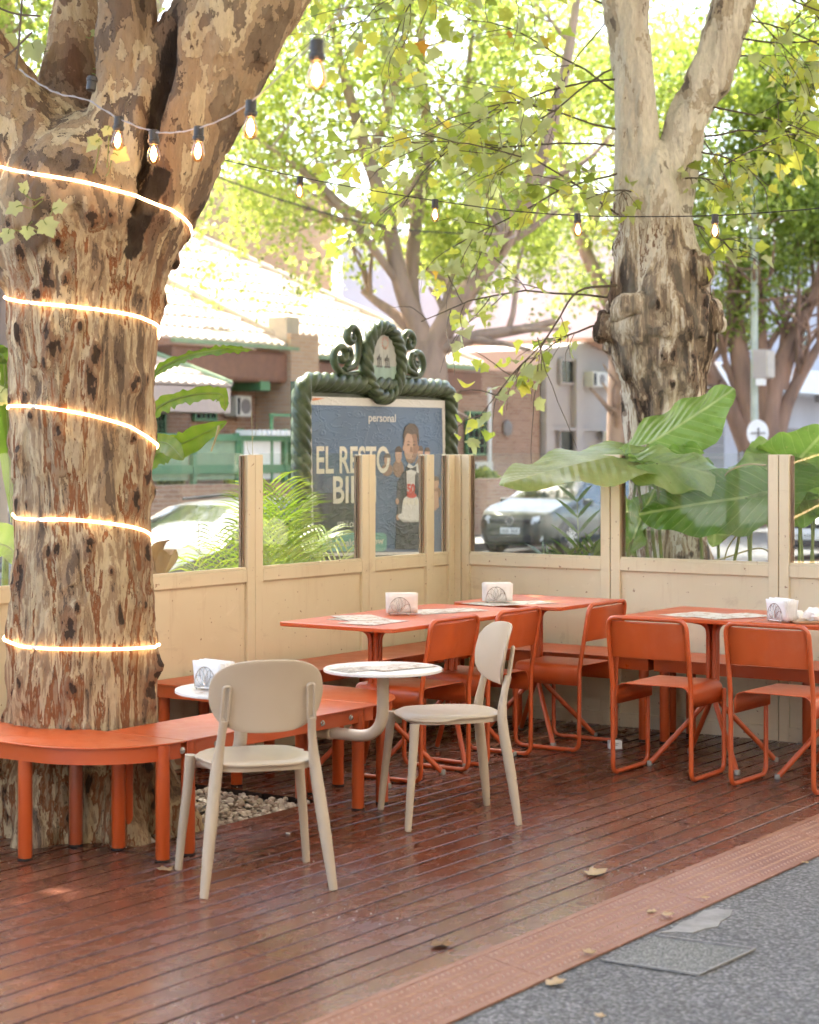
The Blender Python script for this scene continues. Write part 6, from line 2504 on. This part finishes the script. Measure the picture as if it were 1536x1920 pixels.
e1 = at(1190, 1200, 10.70); e1.z = -.06
ear_plant('elephant ear plant whose broad pale leaf leans over the glass beside the palm', e1, [
    ((1200, 846, 10.85), (948, 886, 9.95), (-.1, 1, .45), .62, .85, {'sag': .05, 'fold': -.12}),
    ((1190, 862, 10.65), (1240, 905, 10.80), (.2, 1, .3), .26, .75, {}),
    ((1188, 1010, 10.70), (1222, 915, 10.65), (-.8, .2, .6), .22, .35, {}),
    ((1185, 1010, 10.95), (1168, 930, 10.95), (-.9, .2, .6), .2, .3, {})])
e2 = at(1290, 1200, 10.85); e2.z = -.06
ear_plant('elephant ear plant with a tall upright leaf in front of the pale trunk', e2, [
    ((1215, 832, 11.05), (1384, 736, 10.85), (-.45, .62, .75), .46, .6, {'sag': -.08, 'fold': -.35}),
    ((1232, 868, 10.50), (1412, 888, 10.45), (.0, .75, .7), .31, .8, {'sag': .22, 'fold': -.22}),
    ((1400, 932, 10.37), (1196, 958, 10.50), (.05, .55, .85), .40, .15, {'sag': .06, 'fold': -.10}),
    ((1300, 866, 10.75), (1215, 905, 10.65), (-.2, .5, .85), .25, .45, {'fold': .2}),
    ((1345, 960, 10.85), (1340, 1020, 10.75), (.1, .3, 1), .22, .7, {})])
e3 = at(1440, 1200, 10.75); e3.z = -.06
ear_plant('elephant ear plant with bright leaves crowding the last fence post', e3, [
    ((1415, 900, 10.85), (1560, 800, 10.95), (-.4, .7, .65), .52, .4, {'fold': -.25}),
    ((1480, 880, 11.00), (1545, 812, 10.65), (.3, .5, .85), .42, .6, {}),
    ((1455, 858, 10.95), (1400, 925, 10.75), (-.1, .35, .95), .30, .75, {'fold': .1}),
    ((1500, 930, 10.95), (1450, 985, 10.75), (0, .4, .9), .34, .45, {}),
    ((1530, 920, 11.05), (1600, 950, 10.75), (.2, .6, .7), .44, .3, {})])
# bare bent stalks
bs = thing('bent_stalks', 'pale bent leaf stalks curving behind the glass of the end fence', 'plant', e2 + Vector((.2, 0, 0)))
for pth in ([(1436, 872, 10.50), (1400, 871, 10.50), (1365, 885, 10.50), (1352, 912, 10.50)], [(1436, 968, 10.50), (1400, 985, 10.50), (1368, 1022, 10.50), (1358, 1052, 10.55)], [(1310, 1050, 10.75), (1345, 1050, 10.75), (1420, 1028, 10.85), (1450, 1040, 10.85)], [(1250, 895, 10.85), (1270, 915, 10.80), (1272, 930, 10.75)]):
    stalk(bs, [at(*p) for p in pth], .0055, .004, M['stem_dry'])
for x, y in ((1400, 1010), (1445, 1000), (1480, 1010), (1500, 990), (1520, 1000), (1470, 960)):
    stalk(bs, [at(x + 15, 1150, 10.95), at(x + 6, 1060, 10.9), at(x, y - 60, 10.95)], .010, .005)


def frond(root, base, tip, rise, nleaf, ll, lw, mt, shade, hang=.5, arch=None, vee=.5):
    base, tip = Vector(base), Vector(tip)
    mid = base.lerp(tip, .55) + Vector((0, 0, rise))
    pts = smooth_path([base, base.lerp(mid, .5) + Vector((0, 0, rise * .3)), mid, tip], 6)
    V, F, lf = [], [], []
    T, N, B = frames(pts)
    rg_ = random.Random(int(base.x * 1000 + tip.z * 3000))
    for k in range(nleaf):
        f = .34 + .66 * (k + .5) / nleaf
        i = min(len(pts) - 2, int(f * (len(pts) - 1)))
        p = pts[i].lerp(pts[i + 1], f * (len(pts) - 1) - i)
        t_ = T[i]
        side = t_.cross(upv)
        side = side.normalized() if side.length > .05 else Vector((1, 0, 0))
        nup = side.cross(t_).normalized()
        for s in (-1, 1):
            L = ll * (.55 + .6 * math.sin(math.pi * min(1, f * 1.02))) * rg_.uniform(.85, 1.1)
            d = (t_ * .75 + side * s * .75 + nup * vee * rg_.uniform(.5, 1.2)).normalized()
            q = [p]
            for j in range(4):
                d = (d + Vector((0, 0, -hang * .25 * (j + .4)))).normalized()
                q.append(q[-1] + d * (L / 4))
            wv = d.cross(nup).normalized()
            o = len(V)
            for j, (qq, ww) in enumerate(zip(q, (.35, 1, .95, .65, .04))):
                V += [qq - wv * lw * ww * .5, qq + wv * lw * ww * .5]
                lf += [min(1, max(0, shade + rg_.uniform(-.02, .02)))] * 2
            sh = rg_.uniform(-.25, .25)
            lf[o:] = [min(1, max(0, x + sh)) for x in lf[o:]]
            F += [(o + 2 * j, o + 2 * j + 1, o + 2 * j + 3, o + 2 * j + 2) for j in range(4)]
    me = MB().add(V, F).mesh('frond', mt, 60)
    set_lf(me, lf)
    o = link('frond', me, root)
    o.matrix_parent_inverse = Matrix.Translation(-Vector(root.location))
    st = MB().tube(pts, [.006 * (1 - .8 * i / len(pts)) for i in range(len(pts))], 5).build('midrib', M['stem_green'], o)
    return o


def palm(label, base, fronds, mt, ll, lw, n, group=None, **kw):
    root = thing('palm', label, 'palm', base, 0, group)
    for (x, y, d, rise, sh) in fronds:
        b = Vector(base) + Vector((rnd.uniform(-.05, .05), rnd.uniform(-.05, .05), .35))
        frond(root, b, at(x, y, d), rise, n, ll, lw, mt, sh, **kw)
    return root


pb_ = at(525, 1200, 10.95); pb_.z = -.06
palm('bright areca palm fanning up in front of the poster', pb_, [(505, 905, 10.60, .25, .6), (470, 940, 10.40, .2, .7), (530, 925, 10.90, .25, .5), (562, 950, 11.20, .25, .6), (610, 1000, 11.40, .2, .8), (620, 1010, 11.15, .15, .7), (530, 960, 10.50, .2, .45), (570, 985, 10.90, .2, .35), (490, 1000, 10.40, .12, .6), (655, 1030, 11.30, .1, .85)], M['leaf_palm'], .34, .011, 16, hang=.4)
pb2 = at(445, 1220, 10.4); pb2.z = -.06
palm('low areca palm spilling beside the fence post near the trunk', pb2, [(405, 1000, 10.20, .15, .6), (455, 985, 10.40, .15, .6), (385, 1040, 10.10, .12, .7), (360, 1060, 10.10, .1, .8), (480, 1030, 10.50, .1, .5), (430, 1030, 10.10, .1, .4), (500, 1040, 10.60, .1, .7)], M['leaf_palm'], .30, .010, 14, hang=.6)
pb3 = at(1090, 1220, 11.3); pb3.z = -.06
palm('small dark green palm in front of the parked hatchback', pb3, [(1082, 926, 11.3, .04, .6), (1015, 1035, 11.4, .15, .5), (1060, 1042, 11.1, .12, .4), (1115, 1020, 11.2, .14, .5)], M['leaf_dpalm'], .26, .024, 9, hang=.12, vee=.15)


def strap(root, pts, wd, shade, torn=0, seed=0, curl=.3):
    pts = smooth_path(pts, 10)
    n = len(pts)
    T, N, B = frames(pts)
    rg_ = random.Random(seed)
    rows, lf = [], []
    for i, p in enumerate(pts):
        f = i / (n - 1)
        w_ = wd * (min(1, f / .35) ** .8) * (1 - max(0, (f - .72) / .28) ** 2 * .92)
        side = T[i].cross(toc).normalized()
        row = []
        for s in (-1, -.5, 0, .5, 1):
            ww = w_ * s * (1 - (torn * rg_.random() if abs(s) == 1 else 0))
            row.append(p + side * ww + toc * (curl * abs(ww)) + Vector((0, 0, -curl * .3 * abs(ww))))
        rows.append(row)
        lf += [min(1, max(0, shade + .12 * math.sin(i * 1.7)))] * 5
    me = MB().grid(rows).mesh('leaf', M['leaf_banana'], 60)
    set_lf(me, lf)
    o = link('leaf', me, root)
    o.matrix_parent_inverse = Matrix.Translation(-Vector(root.location))
    k = MB().tube(pts, [.007 * (1 - .8 * i / n) for i in range(n)], 5).build('midrib', M['stem_green'], o)


bb = at(250, 1200, 9.3); bb.z = -.06
ban = thing('banana_plant', 'tattered strap leaved plant arching out from behind the wound trunk', 'plant', bb)
stalk(ban, [bb, at(245, 950, 9.3), at(255, 850, 9.3)], .03, .02)
strap(ban, [at(255, 760, 9.3), at(290, 700, 9.2), at(350, 668, 9.1), at(420, 655, 9.0), at(474, 656, 9.0)], .032, .55, .75, 1, .5)
strap(ban, [at(255, 830, 9.3), at(290, 770, 9.2), at(340, 745, 9.1), at(412, 738, 9.05), at(422, 770, 9.05)], .05, .7, .5, 2, .3)
strap(ban, [at(255, 900, 9.35), at(295, 850, 9.25), at(350, 828, 9.2), at(425, 790, 9.1)], .07, .6, .3, 3, .25)
strap(ban, [at(260, 880, 9.3), at(285, 835, 9.2), at(315, 832, 9.1), at(345, 862, 9.0)], .05, .8, .1, 4, .3)
strap(ban, [at(260, 960, 9.2), at(200, 900, 9.2), at(40, 780, 9.4), at(-10, 740, 9.5)], .10, .5, .3, 5, .3)
stalk(ban, [at(411, 798, 9.1), at(405, 820, 9.1), at(396, 846, 9.1)], .007, .004, M['stem_dry'])
bb2 = at(5, 1200, 8.9); bb2.z = -.06
ban2 = thing('banana_plant', 'plant with broad green blades between the picture edge and the trunk', 'plant', bb2)
stalk(ban2, [bb2, at(10, 1060, 8.9), at(20, 1000, 8.9)], .02, .012)
strap(ban2, [at(25, 1060, 8.9), at(25, 1035, 8.85), at(0, 1020, 8.8), at(-60, 1020, 8.8)], .11, .7, .05, 6, .1)
strap(ban2, [at(22, 980, 8.9), at(15, 740, 8.9), at(0, 700, 8.9), at(-40, 640, 8.9)], .09, .5, .2, 7, .2)
strap(ban2, [at(22, 900, 8.9), at(8, 690, 8.8), at(2, 665, 8.8), at(-15, 650, 8.8)], .05, .6, .2, 8, .2)
dp = at(300, 1230, 9.45); dp.z = -.06
dr = thing('withered_plant', 'withered brown leaved plant beside the trunk behind the fence glass', 'plant', dp)
for k, pth in enumerate(([(300, 1075, 9.50), (290, 1050, 9.50), (300, 1020, 9.45), (318, 1012, 9.45)], [(302, 1080, 9.50), (305, 1055, 9.45), (315, 1030, 9.40), (322, 1040, 9.35)], [(300, 1085, 9.50), (285, 1060, 9.55), (282, 1030, 9.55)], [(300, 1085, 9.55), (320, 1050, 9.55), (328, 1030, 9.55)])):
    q = smooth_path([at(*p) for p in pth], 6)
    rows = [[p + rt * s * .035 * math.sin(math.pi * (.12 + .85 * i / len(q))) + toc * (.02 * abs(s)) for s in (-1, -.4, .4, 1)] for i, p in enumerate(q)]
    me = MB().grid(rows).mesh('leaf', M['leaf_dry'], 60); set_lf(me, np.full(len(me.vertices), .25 + .15 * k))
    o = link('leaf', me, dr); o.matrix_parent_inverse = Matrix.Translation(-dp)
stalk(dr, [dp, at(302, 1120, 9.47), at(300, 1075, 9.50)], .01, .006, M['stem_dry'])
# dry weeds on the far side of the left fence
for k, (x, yt, d, lab) in enumerate(((472, 772, 9.9, 'dry reddish weed standing above a fence post'), (372, 980, 9.65, 'thin reddish weed behind the fence glass near the trunk'))):
    wb = at(x + 3, 1150, d); wb.z = -.06
    wd_ = thing('dry_weed', lab, 'weed', wb)
    top = at(x, yt, d)
    stalk(wd_, [wb, wb.lerp(top, .5) + Vector((.01, .01, 0)), top], .003, .0015, M['stem_dry'])
    for j in range(7):
        p = wb.lerp(top, .62 + .05 * j)
        stalk(wd_, [p, p + rel((-1) ** j * .02, .03, 0), p + rel((-1) ** j * .028, .085, 0)], .0015, .0008, M['stem_dry'] if j > 2 else M['stem_green'])

# ------------------------------------------------------------------ shrubs in the garden across the street
for i, (x, y, rx, rz__, n, lab) in enumerate(((905, 905, 40, 26, 2600, 'green shrub with brown heart in the brick planter by the ground air conditioner'), (965, 905, 32, 18, 1500, 'low green shrub in the planter behind the parked hatchback'), (320, 900, 26, 12, 900, 'yellow green planter shrub behind the fence glass near the trunk'),
                                              (430, 905, 20, 9, 600, 'small planter shrub below the green railing'))):
    D0 = onp(x, y, -22.3); d_ = -22.3 / ((x - 768) / FPX * CA - SA)
    c = at(x, y, d_)
    sh = thing('planter_shrub', lab, 'shrub', (c.x, c.y, c.z - rz__ * d_ / FPX), 0)
    p = crown_pts([(c, (rx * d_ / FPX * .7, rx * d_ / FPX, rz__ * d_ / FPX))], n, 3, .4, 60 + i)
    rgn = np.random.default_rng(i)
    o = link('foliage', leaves_mesh('foliage', p, rgn.normal(size=p.shape), rgn.normal(size=p.shape) + np.array([0, 0, 1]), rgn.uniform(.07, .13, len(p)), M['leaf_far'], QUAD_T, QUAD_F), sh)
    o.matrix_parent_inverse = Matrix.Translation(-Vector(sh.location))
    st = MB().tube([(c.x, c.y, c.z - rz__ * d_ / FPX), (c.x, c.y, c.z)], .03, 6).build('stem', M['twig'], sh); st.matrix_parent_inverse = Matrix.Translation(-Vector(sh.location))

# ------------------------------------------------------------------ cars
def car_paint(name, c, met=.6):
    t = NT(name)
    t.setb(Base_Color=(*c, 1), Metallic=met, Roughness=.32, Coat_Weight=.5, Coat_Roughness=.08)
    f = t.noise(t.coords(), 2.0, 3)
    t.rough(t.val(f, .3, .7, .28, .38))
    return t.m


M['tyre'] = plain('tyre_rubber', (.02, .02, .02), .8)
M['rim'] = plain('alloy', (.55, .55, .54), .3, .05, 5, metallic=.9)
M['lamp'] = plain('headlamp_lens', (.62, .64, .64), .1, .1)
M['plate_w'] = plain('number_plate', (.72, .72, .70), .5, .03)
M['black_trim'] = plain('black_trim', (.02, .02, .022), .45)
M['car_glass'] = plain('car_glass', (.018, .024, .022), .04, .1, 2, spec=1.0)


def car(label, loc, rz, paint, badge=True, scale=1.0, H=1.5):
    root = thing('car', label, 'car', loc, rz)
    ys = np.array([-2.1, -2.06, -1.98, -1.85, -1.55, -1.2, -1.02, -.7, -.3, -.05, .4, 1.0, 1.5, 1.8, 1.95, 2.06, 2.1])
    tops = np.array([.56, .66, .76, .83, .93, 1.01, 1.06, 1.27, 1.47, 1.52, 1.545, 1.53, 1.46, 1.36, 1.16, .92, .78]) * (H / 1.545)
    wid = np.array([.54, .66, .735, .785, .815, .83, .835, .84, .84, .84, .84, .838, .825, .80, .775, .73, .68])
    bot = np.array([.30, .24, .20, .18, .17, .17, .17, .17, .17, .17, .17, .17, .18, .2, .24, .3, .34])
    belt = np.minimum(tops - .02, .93 + .03 * ys) * (H / 1.545)

    def ring(y, off=0.0):
        W, zt, zb, zs = (float(np.interp(y, ys, a)) for a in (wid, tops, belt, bot))
        h = zt - zb
        wt = W * .955 - .33 * h
        P = [(W * .86, zs), (W * .975, zs + .10), (W, zs + .30), (W * .995, max(zs + .32, zb - .10)), (W * .957, max(zs + .34, zb)), (wt, zb + .80 * h + .02), (wt * .86, zb + .955 * h + .01), (wt * .45, zt + .004), (0, zt + .008)]
        full = [Vector((x + off * (1 if i < 7 else .3), y, z + (off if i > 4 else 0))) for i, (x, z) in enumerate(P)]
        return full, [Vector((-p.x, p.y, p.z)) for p in full[-2::-1]]
    st = sorted(set(list(ys) + list(np.linspace(-2.1, 2.1, 46))))
    rows = []
    for y in st:
        a, b = ring(y)
        rows.append(a + b)
    m = MB().grid(rows)
    n = len(rows[0])
    m.f.append(tuple(range(n))); m.f.append(tuple(range(len(rows) * n - 1, (len(rows) - 1) * n - 1, -1)))
    m.f += [(i * n, (i + 1) * n, (i + 2) * n - 1, (i + 1) * n - 1) for i in range(len(rows) - 1)]
    m.build('body', paint, root, smooth=45)
    # glazing: patches of the same skin, set proud
    def patch_(nm, ylist, i0, i1, mt, mirror=True, off=.008, inset=(0, 0)):
        rr = []
        for y in ylist:
            a, b = ring(y, off)
            full = a + b
            seg = full[i0:i1 + 1]
            k0, k1 = seg[0].lerp(seg[1], inset[0]), seg[-1].lerp(seg[-2], inset[1])
            rr.append([k0] + seg[1:-1] + [k1])
        MB().grid(rr).build(nm, mt, root, smooth=60)
        if mirror:
            MB().grid([[Vector((-p.x, p.y, p.z)) for p in r] for r in rr]).build(nm, mt, root, smooth=60)
    patch_('windscreen', np.linspace(-.99, -.30, 8), 5, 11, M['car_glass'], False, .007, (.25, .25))
    patch_('rear_window', np.linspace(1.55, 1.9, 5), 5, 11, M['car_glass'], False, .007, (.3, .3))
    patch_('side_window', np.linspace(-.62, .22, 6), 4, 5, M['car_glass'], True, .006, (.10, .14))
    patch_('side_window', np.linspace(.32, 1.1, 6), 4, 5, M['car_glass'], True, .006, (.10, .14))
    patch_('side_window', np.linspace(1.18, 1.5, 4), 4, 5, M['car_glass'], True, .006, (.2, .2))
    # front
    k = H / 1.545
    MB().box((0, -2.075, .66 * k), (.98, .07, .085)).build('grille', M['black_trim'], root, bevel=.02)
    MB().box((0, -2.10, .30), (1.0, .07, .13)).build('air_intake', M['black_trim'], root, bevel=.02)
    MB().box((0, -2.115, .47 * k), (.42, .012, .12)).build('number_plate', M['plate_w'], root)
    for i in range(7):
        if i != 3:
            MB().box((-.15 + i * .05, -2.122, .465 * k), (.022, .003, .06)).build('plate_character', M['black_trim'], root)
    for s in (-1, 1):
        hl = MB()
        rows = []
        for f in np.linspace(0, 1, 6):
            x = s * (.46 + .29 * f)
            yy = -2.085 + .26 * f ** 1.8
            rows.append([(x, yy - .02, (.60 + .03 * f) * k), (x, yy - .035, (.67 + .05 * f) * k), (x, yy + .03 + .06 * f, (.735 + .075 * f) * k)])
        hl.grid(rows).build('headlight', M['lamp'], root, smooth=60)
        MB().lathe([(.001, -.01), (.06, -.01), (.06, .0), (.05, .01)], (s * .62, -2.04, .33), 14, 'Y').build('fog_lamp', M['lamp'], root)
        mr = MB().box((s * .93, -.78, 1.0 * k), (.2, .12, .14)).build('wing_mirror', paint, root, bevel=.04, seg=3)
        MB().tube([(s * .62, .0, 1.515 * k + .02), (s * .60, .6, 1.535 * k + .03), (s * .60, 1.3, 1.48 * k + .03)], .016, 6).build('roof_rail', M['black_trim'], root)
        for yy in (-.02, .98):
            MB().box((s * .845, yy + .3, .80), (.02, .16, .03)).build('door_handle', paint, root, bevel=.006)
        for yy in (-1.32, 1.28):
            wh = MB().lathe([(.20, -.1), (.30, -.1), (.315, -.07), (.315, .07), (.30, .1), (.20, .1)], (0, 0, 0), 28, 'X').build('wheel', M['tyre'], root, smooth=40)
            wh.location = (s * .765, yy, .315)
            MB().lathe([(.05, s * .085), (.205, s * .09), (.205, s * .102), (.19, s * .104)], (0, 0, 0), 24, 'X').build('rim', M['black_trim'], wh, smooth=40)
            sp_ = MB()
            for q in range(10):
                a = 2 * math.pi * q / 10
                sp_.box((s * .108, .115 * math.cos(a), .115 * math.sin(a)), (.012, .035, .19), M=Matrix.Rotation(a - math.pi / 2, 3, 'X'))
            sp_.lathe([(.04, s * .10), (.04, s * .118), (.03, s * .12)], (0, 0, 0), 14, 'X')
            sp_.build('spokes', M['rim'], wh)
            MB().lathe([(.37, 0), (.375, s * .006), (.33, s * .012)], (s * .838, yy, .33), 28, 'X').build('wheel_arch', M['black_trim'], root, smooth=50)
    if badge:
        e = MB()
        c0 = Vector((0, -2.128, .665 * k))
        e.tube([c0 + Vector((.075 * math.cos(a), 0, .075 * math.sin(a))) for a in np.linspace(0, 2 * math.pi, 24, endpoint=False)], .009, 6, closed=True)
        e.tube([c0 + Vector((-.034, 0, .062)), c0 + Vector((0, 0, .006)), c0 + Vector((.034, 0, .062))], .006, 5)
        e.tube([c0 + Vector((-.066, 0, .02)), c0 + Vector((-.03, 0, -.058)), c0 + Vector((0, 0, .0)), c0 + Vector((.03, 0, -.058)), c0 + Vector((.066, 0, .02))], .006, 5)
        bd = MB().lathe([(.001, -.004), (.072, -.004), (.072, .004), (.001, .004)], tuple(c0), 20, 'Y').build('badge_disc', M['black_trim'], root)
        e.build('badge', M['rim'], bd)
    return root


car('grey green hatchback parked facing the terrace behind the small palm', (-18.4, 32.0, ROAD), 0, car_paint('grey_green_paint', (.055, .061, .050), .2))
car('dark grey car seen nose on through the glass beside the trunk', (-12.35, 14.6, ROAD), 0, car_paint('dark_grey_paint', (.032, .035, .032), .1), badge=False, H=1.44)
car('pale car parked further along the road behind the broad leaves', (-13.2, 33.5, ROAD), 0, car_paint('white_car_paint', (.70, .70, .69), .0), badge=False, H=1.44)

# ------------------------------------------------------------------ pole, cabinet and round sign
d_p = 44.0
pb4 = at(1415, 1000, d_p); pb4.z = FARW
pole = thing('utility_pole', 'pale green metal pole carrying a grey cabinet before the fig tree', 'pole', pb4)
M['pole'] = plain('pale_green_pole', (.42, .46, .38), .5, .15, 4)
MB().lathe([(.12, 0), (.12, .02), (.095, .05), (.085, 5.2), (.08, 8.5)], n=14).build('shaft', M['pole'], pole, smooth=40)
c = at(1431, 683, d_p - .2) - pb4
cbn = MB().box(c, (.34, .42, .68), YAW * 0).build('cabinet', M['grey_render'], pole, bevel=.02)
MB().box(c + Vector((.19, 0, 0)), (.05, .40, .62)).build('cabinet_door', M['beige_render'], cbn, bevel=.01)
MB().box(c + Vector((0, -.12, -.42)), (.2, .16, .16)).build('junction_box', M['white_paint'], pole, bevel=.01)
db = at(1421, 812, d_p - 1.0)
rs = thing('round_sign', 'round white road sign seen from behind, dark cross bracket on it', 'road sign', (db.x, db.y, FARW))
nrm_ = (Vector((0, 0, EYE)) - db); nrm_.z = 0
ang = math.atan2(nrm_.y, nrm_.x) + R(38)
dk = MB().lathe([(.001, -.008), (.31, -.008), (.31, .008), (.001, .008)], (0, 0, 0), 36, 'X').build('disc', M['white_paint'], rs, smooth=40)
dk.location = (0, 0, db.z - FARW); dk.rotation_euler = (0, 0, ang)
MB().box((.02, 0, .0), (.02, .40, .035)).build('cross_bracket', M['shutter'], dk)
MB().tube([(.035, 0, .12), (.035, 0, -.4)], .022, 8).build('bracket_stem', M['shutter'], dk)
pst = MB().tube([(.035, 0, 0), (.035, 0, db.z - FARW - .3)], .028, 8).build('post', M['steel'], rs); pst.rotation_euler = (0, 0, ang)

# ------------------------------------------------------------------ person walking on the far pavement
M['shirt'] = plain('pale_shirt_cloth', (.55, .56, .57), .9, .06, 6)
M['trousers'] = plain('dark_trousers', (.07, .08, .11), .9, .1, 6)
M['skin'] = plain('skin', (.48, .29, .20), .5, .05)
M['hair'] = plain('dark_hair', (.03, .02, .015), .6, .1, 30)


def person(label, loc, rz):
    root = thing('person', label, 'person', loc, rz)
    bm_v = {'pelvis': ((0, 0, .95), .14), 'waist': ((0, .0, 1.08), .125), 'chest': ((0, .01, 1.28), .15), 'neck0': ((0, 0, 1.45), .07), 'neck': ((0, .01, 1.52), .05), 'head': ((0, .02, 1.63), .085), 'crown': ((0, .01, 1.72), .065),
            'shL': ((-.17, 0, 1.41), .065), 'elL': ((-.25, -.10, 1.14), .045), 'wrL': ((-.30, .04, .95), .03), 'haL': ((-.31, .10, .89), .032),
            'shR': ((.17, 0, 1.41), .065), 'elR': ((.24, .10, 1.15), .045), 'wrR': ((.26, .27, 1.0), .03), 'haR': ((.26, .33, .96), .032),
            'hipL': ((-.09, 0, .90), .095), 'knL': ((-.10, .16, .52), .065), 'anL': ((-.10, .18, .09), .042), 'toL': ((-.11, .33, .045), .04),
            'hipR': ((.09, 0, .90), .095), 'knR': ((.10, -.02, .50), .065), 'anR': ((.10, -.26, .13), .042), 'toR': ((.11, -.14, .045), .04)}
    ed = [('pelvis', 'waist'), ('waist', 'chest'), ('chest', 'neck0'), ('neck0', 'neck'), ('neck', 'head'), ('head', 'crown'), ('chest', 'shL'), ('shL', 'elL'), ('elL', 'wrL'), ('wrL', 'haL'), ('chest', 'shR'), ('shR', 'elR'), ('elR', 'wrR'), ('wrR', 'haR'),
          ('pelvis', 'hipL'), ('hipL', 'knL'), ('knL', 'anL'), ('anL', 'toL'), ('pelvis', 'hipR'), ('hipR', 'knR'), ('knR', 'anR'), ('anR', 'toR')]
    keys = list(bm_v)
    me = bpy.data.meshes.new('body')
    me.from_pydata([bm_v[k][0] for k in keys], [(keys.index(a), keys.index(b)) for a, b in ed], [])
    o = bpy.data.objects.new('body', me)
    COL.objects.link(o)
    sk = o.modifiers.new('skin', 'SKIN')
    for i, k in enumerate(keys):
        r = bm_v[k][1]
        me.skin_vertices[0].data[i].radius = (r * (1.15 if k in ('chest', 'waist', 'pelvis') else 1), r * (.8 if k in ('chest', 'waist', 'pelvis') else 1))
        me.skin_vertices[0].data[i].use_root = (k == 'pelvis')
    s_ = o.modifiers.new('sub', 'SUBSURF'); s_.levels = s_.render_levels = 2
    dg = bpy.context.evaluated_depsgraph_get()
    m2 = bpy.data.meshes.new_from_object(o.evaluated_get(dg))
    bpy.data.objects.remove(o)
    for m_ in (M['skin'], M['shirt'], M['trousers'], M['hair']):
        m2.materials.append(m_)
    for p in m2.polygons:
        c = p.center
        if c.z < .08 or (c.z > 1.68) or (c.z > 1.56 and c.y < -.01):
            p.material_index = 3
        elif c.z < .93 and abs(c.x) < .22:
            p.material_index = 2
        elif c.z < 1.49 and not (abs(c.x) > .2 and c.z < 1.02):
            p.material_index = 1
    m2.shade_smooth()
    link('body', m2, root)
    MB().lathe([(.008, 0), (.012, .01), (.006, .03)], (0, .105, 1.60), 8).build('nose', M['skin'], root, smooth=60)
    return root


pp = at(30, 930, 27.0)
person('person in a pale shirt walking on the far pavement beside the trunk', (pp.x, pp.y, FARW), YAW + R(-95))
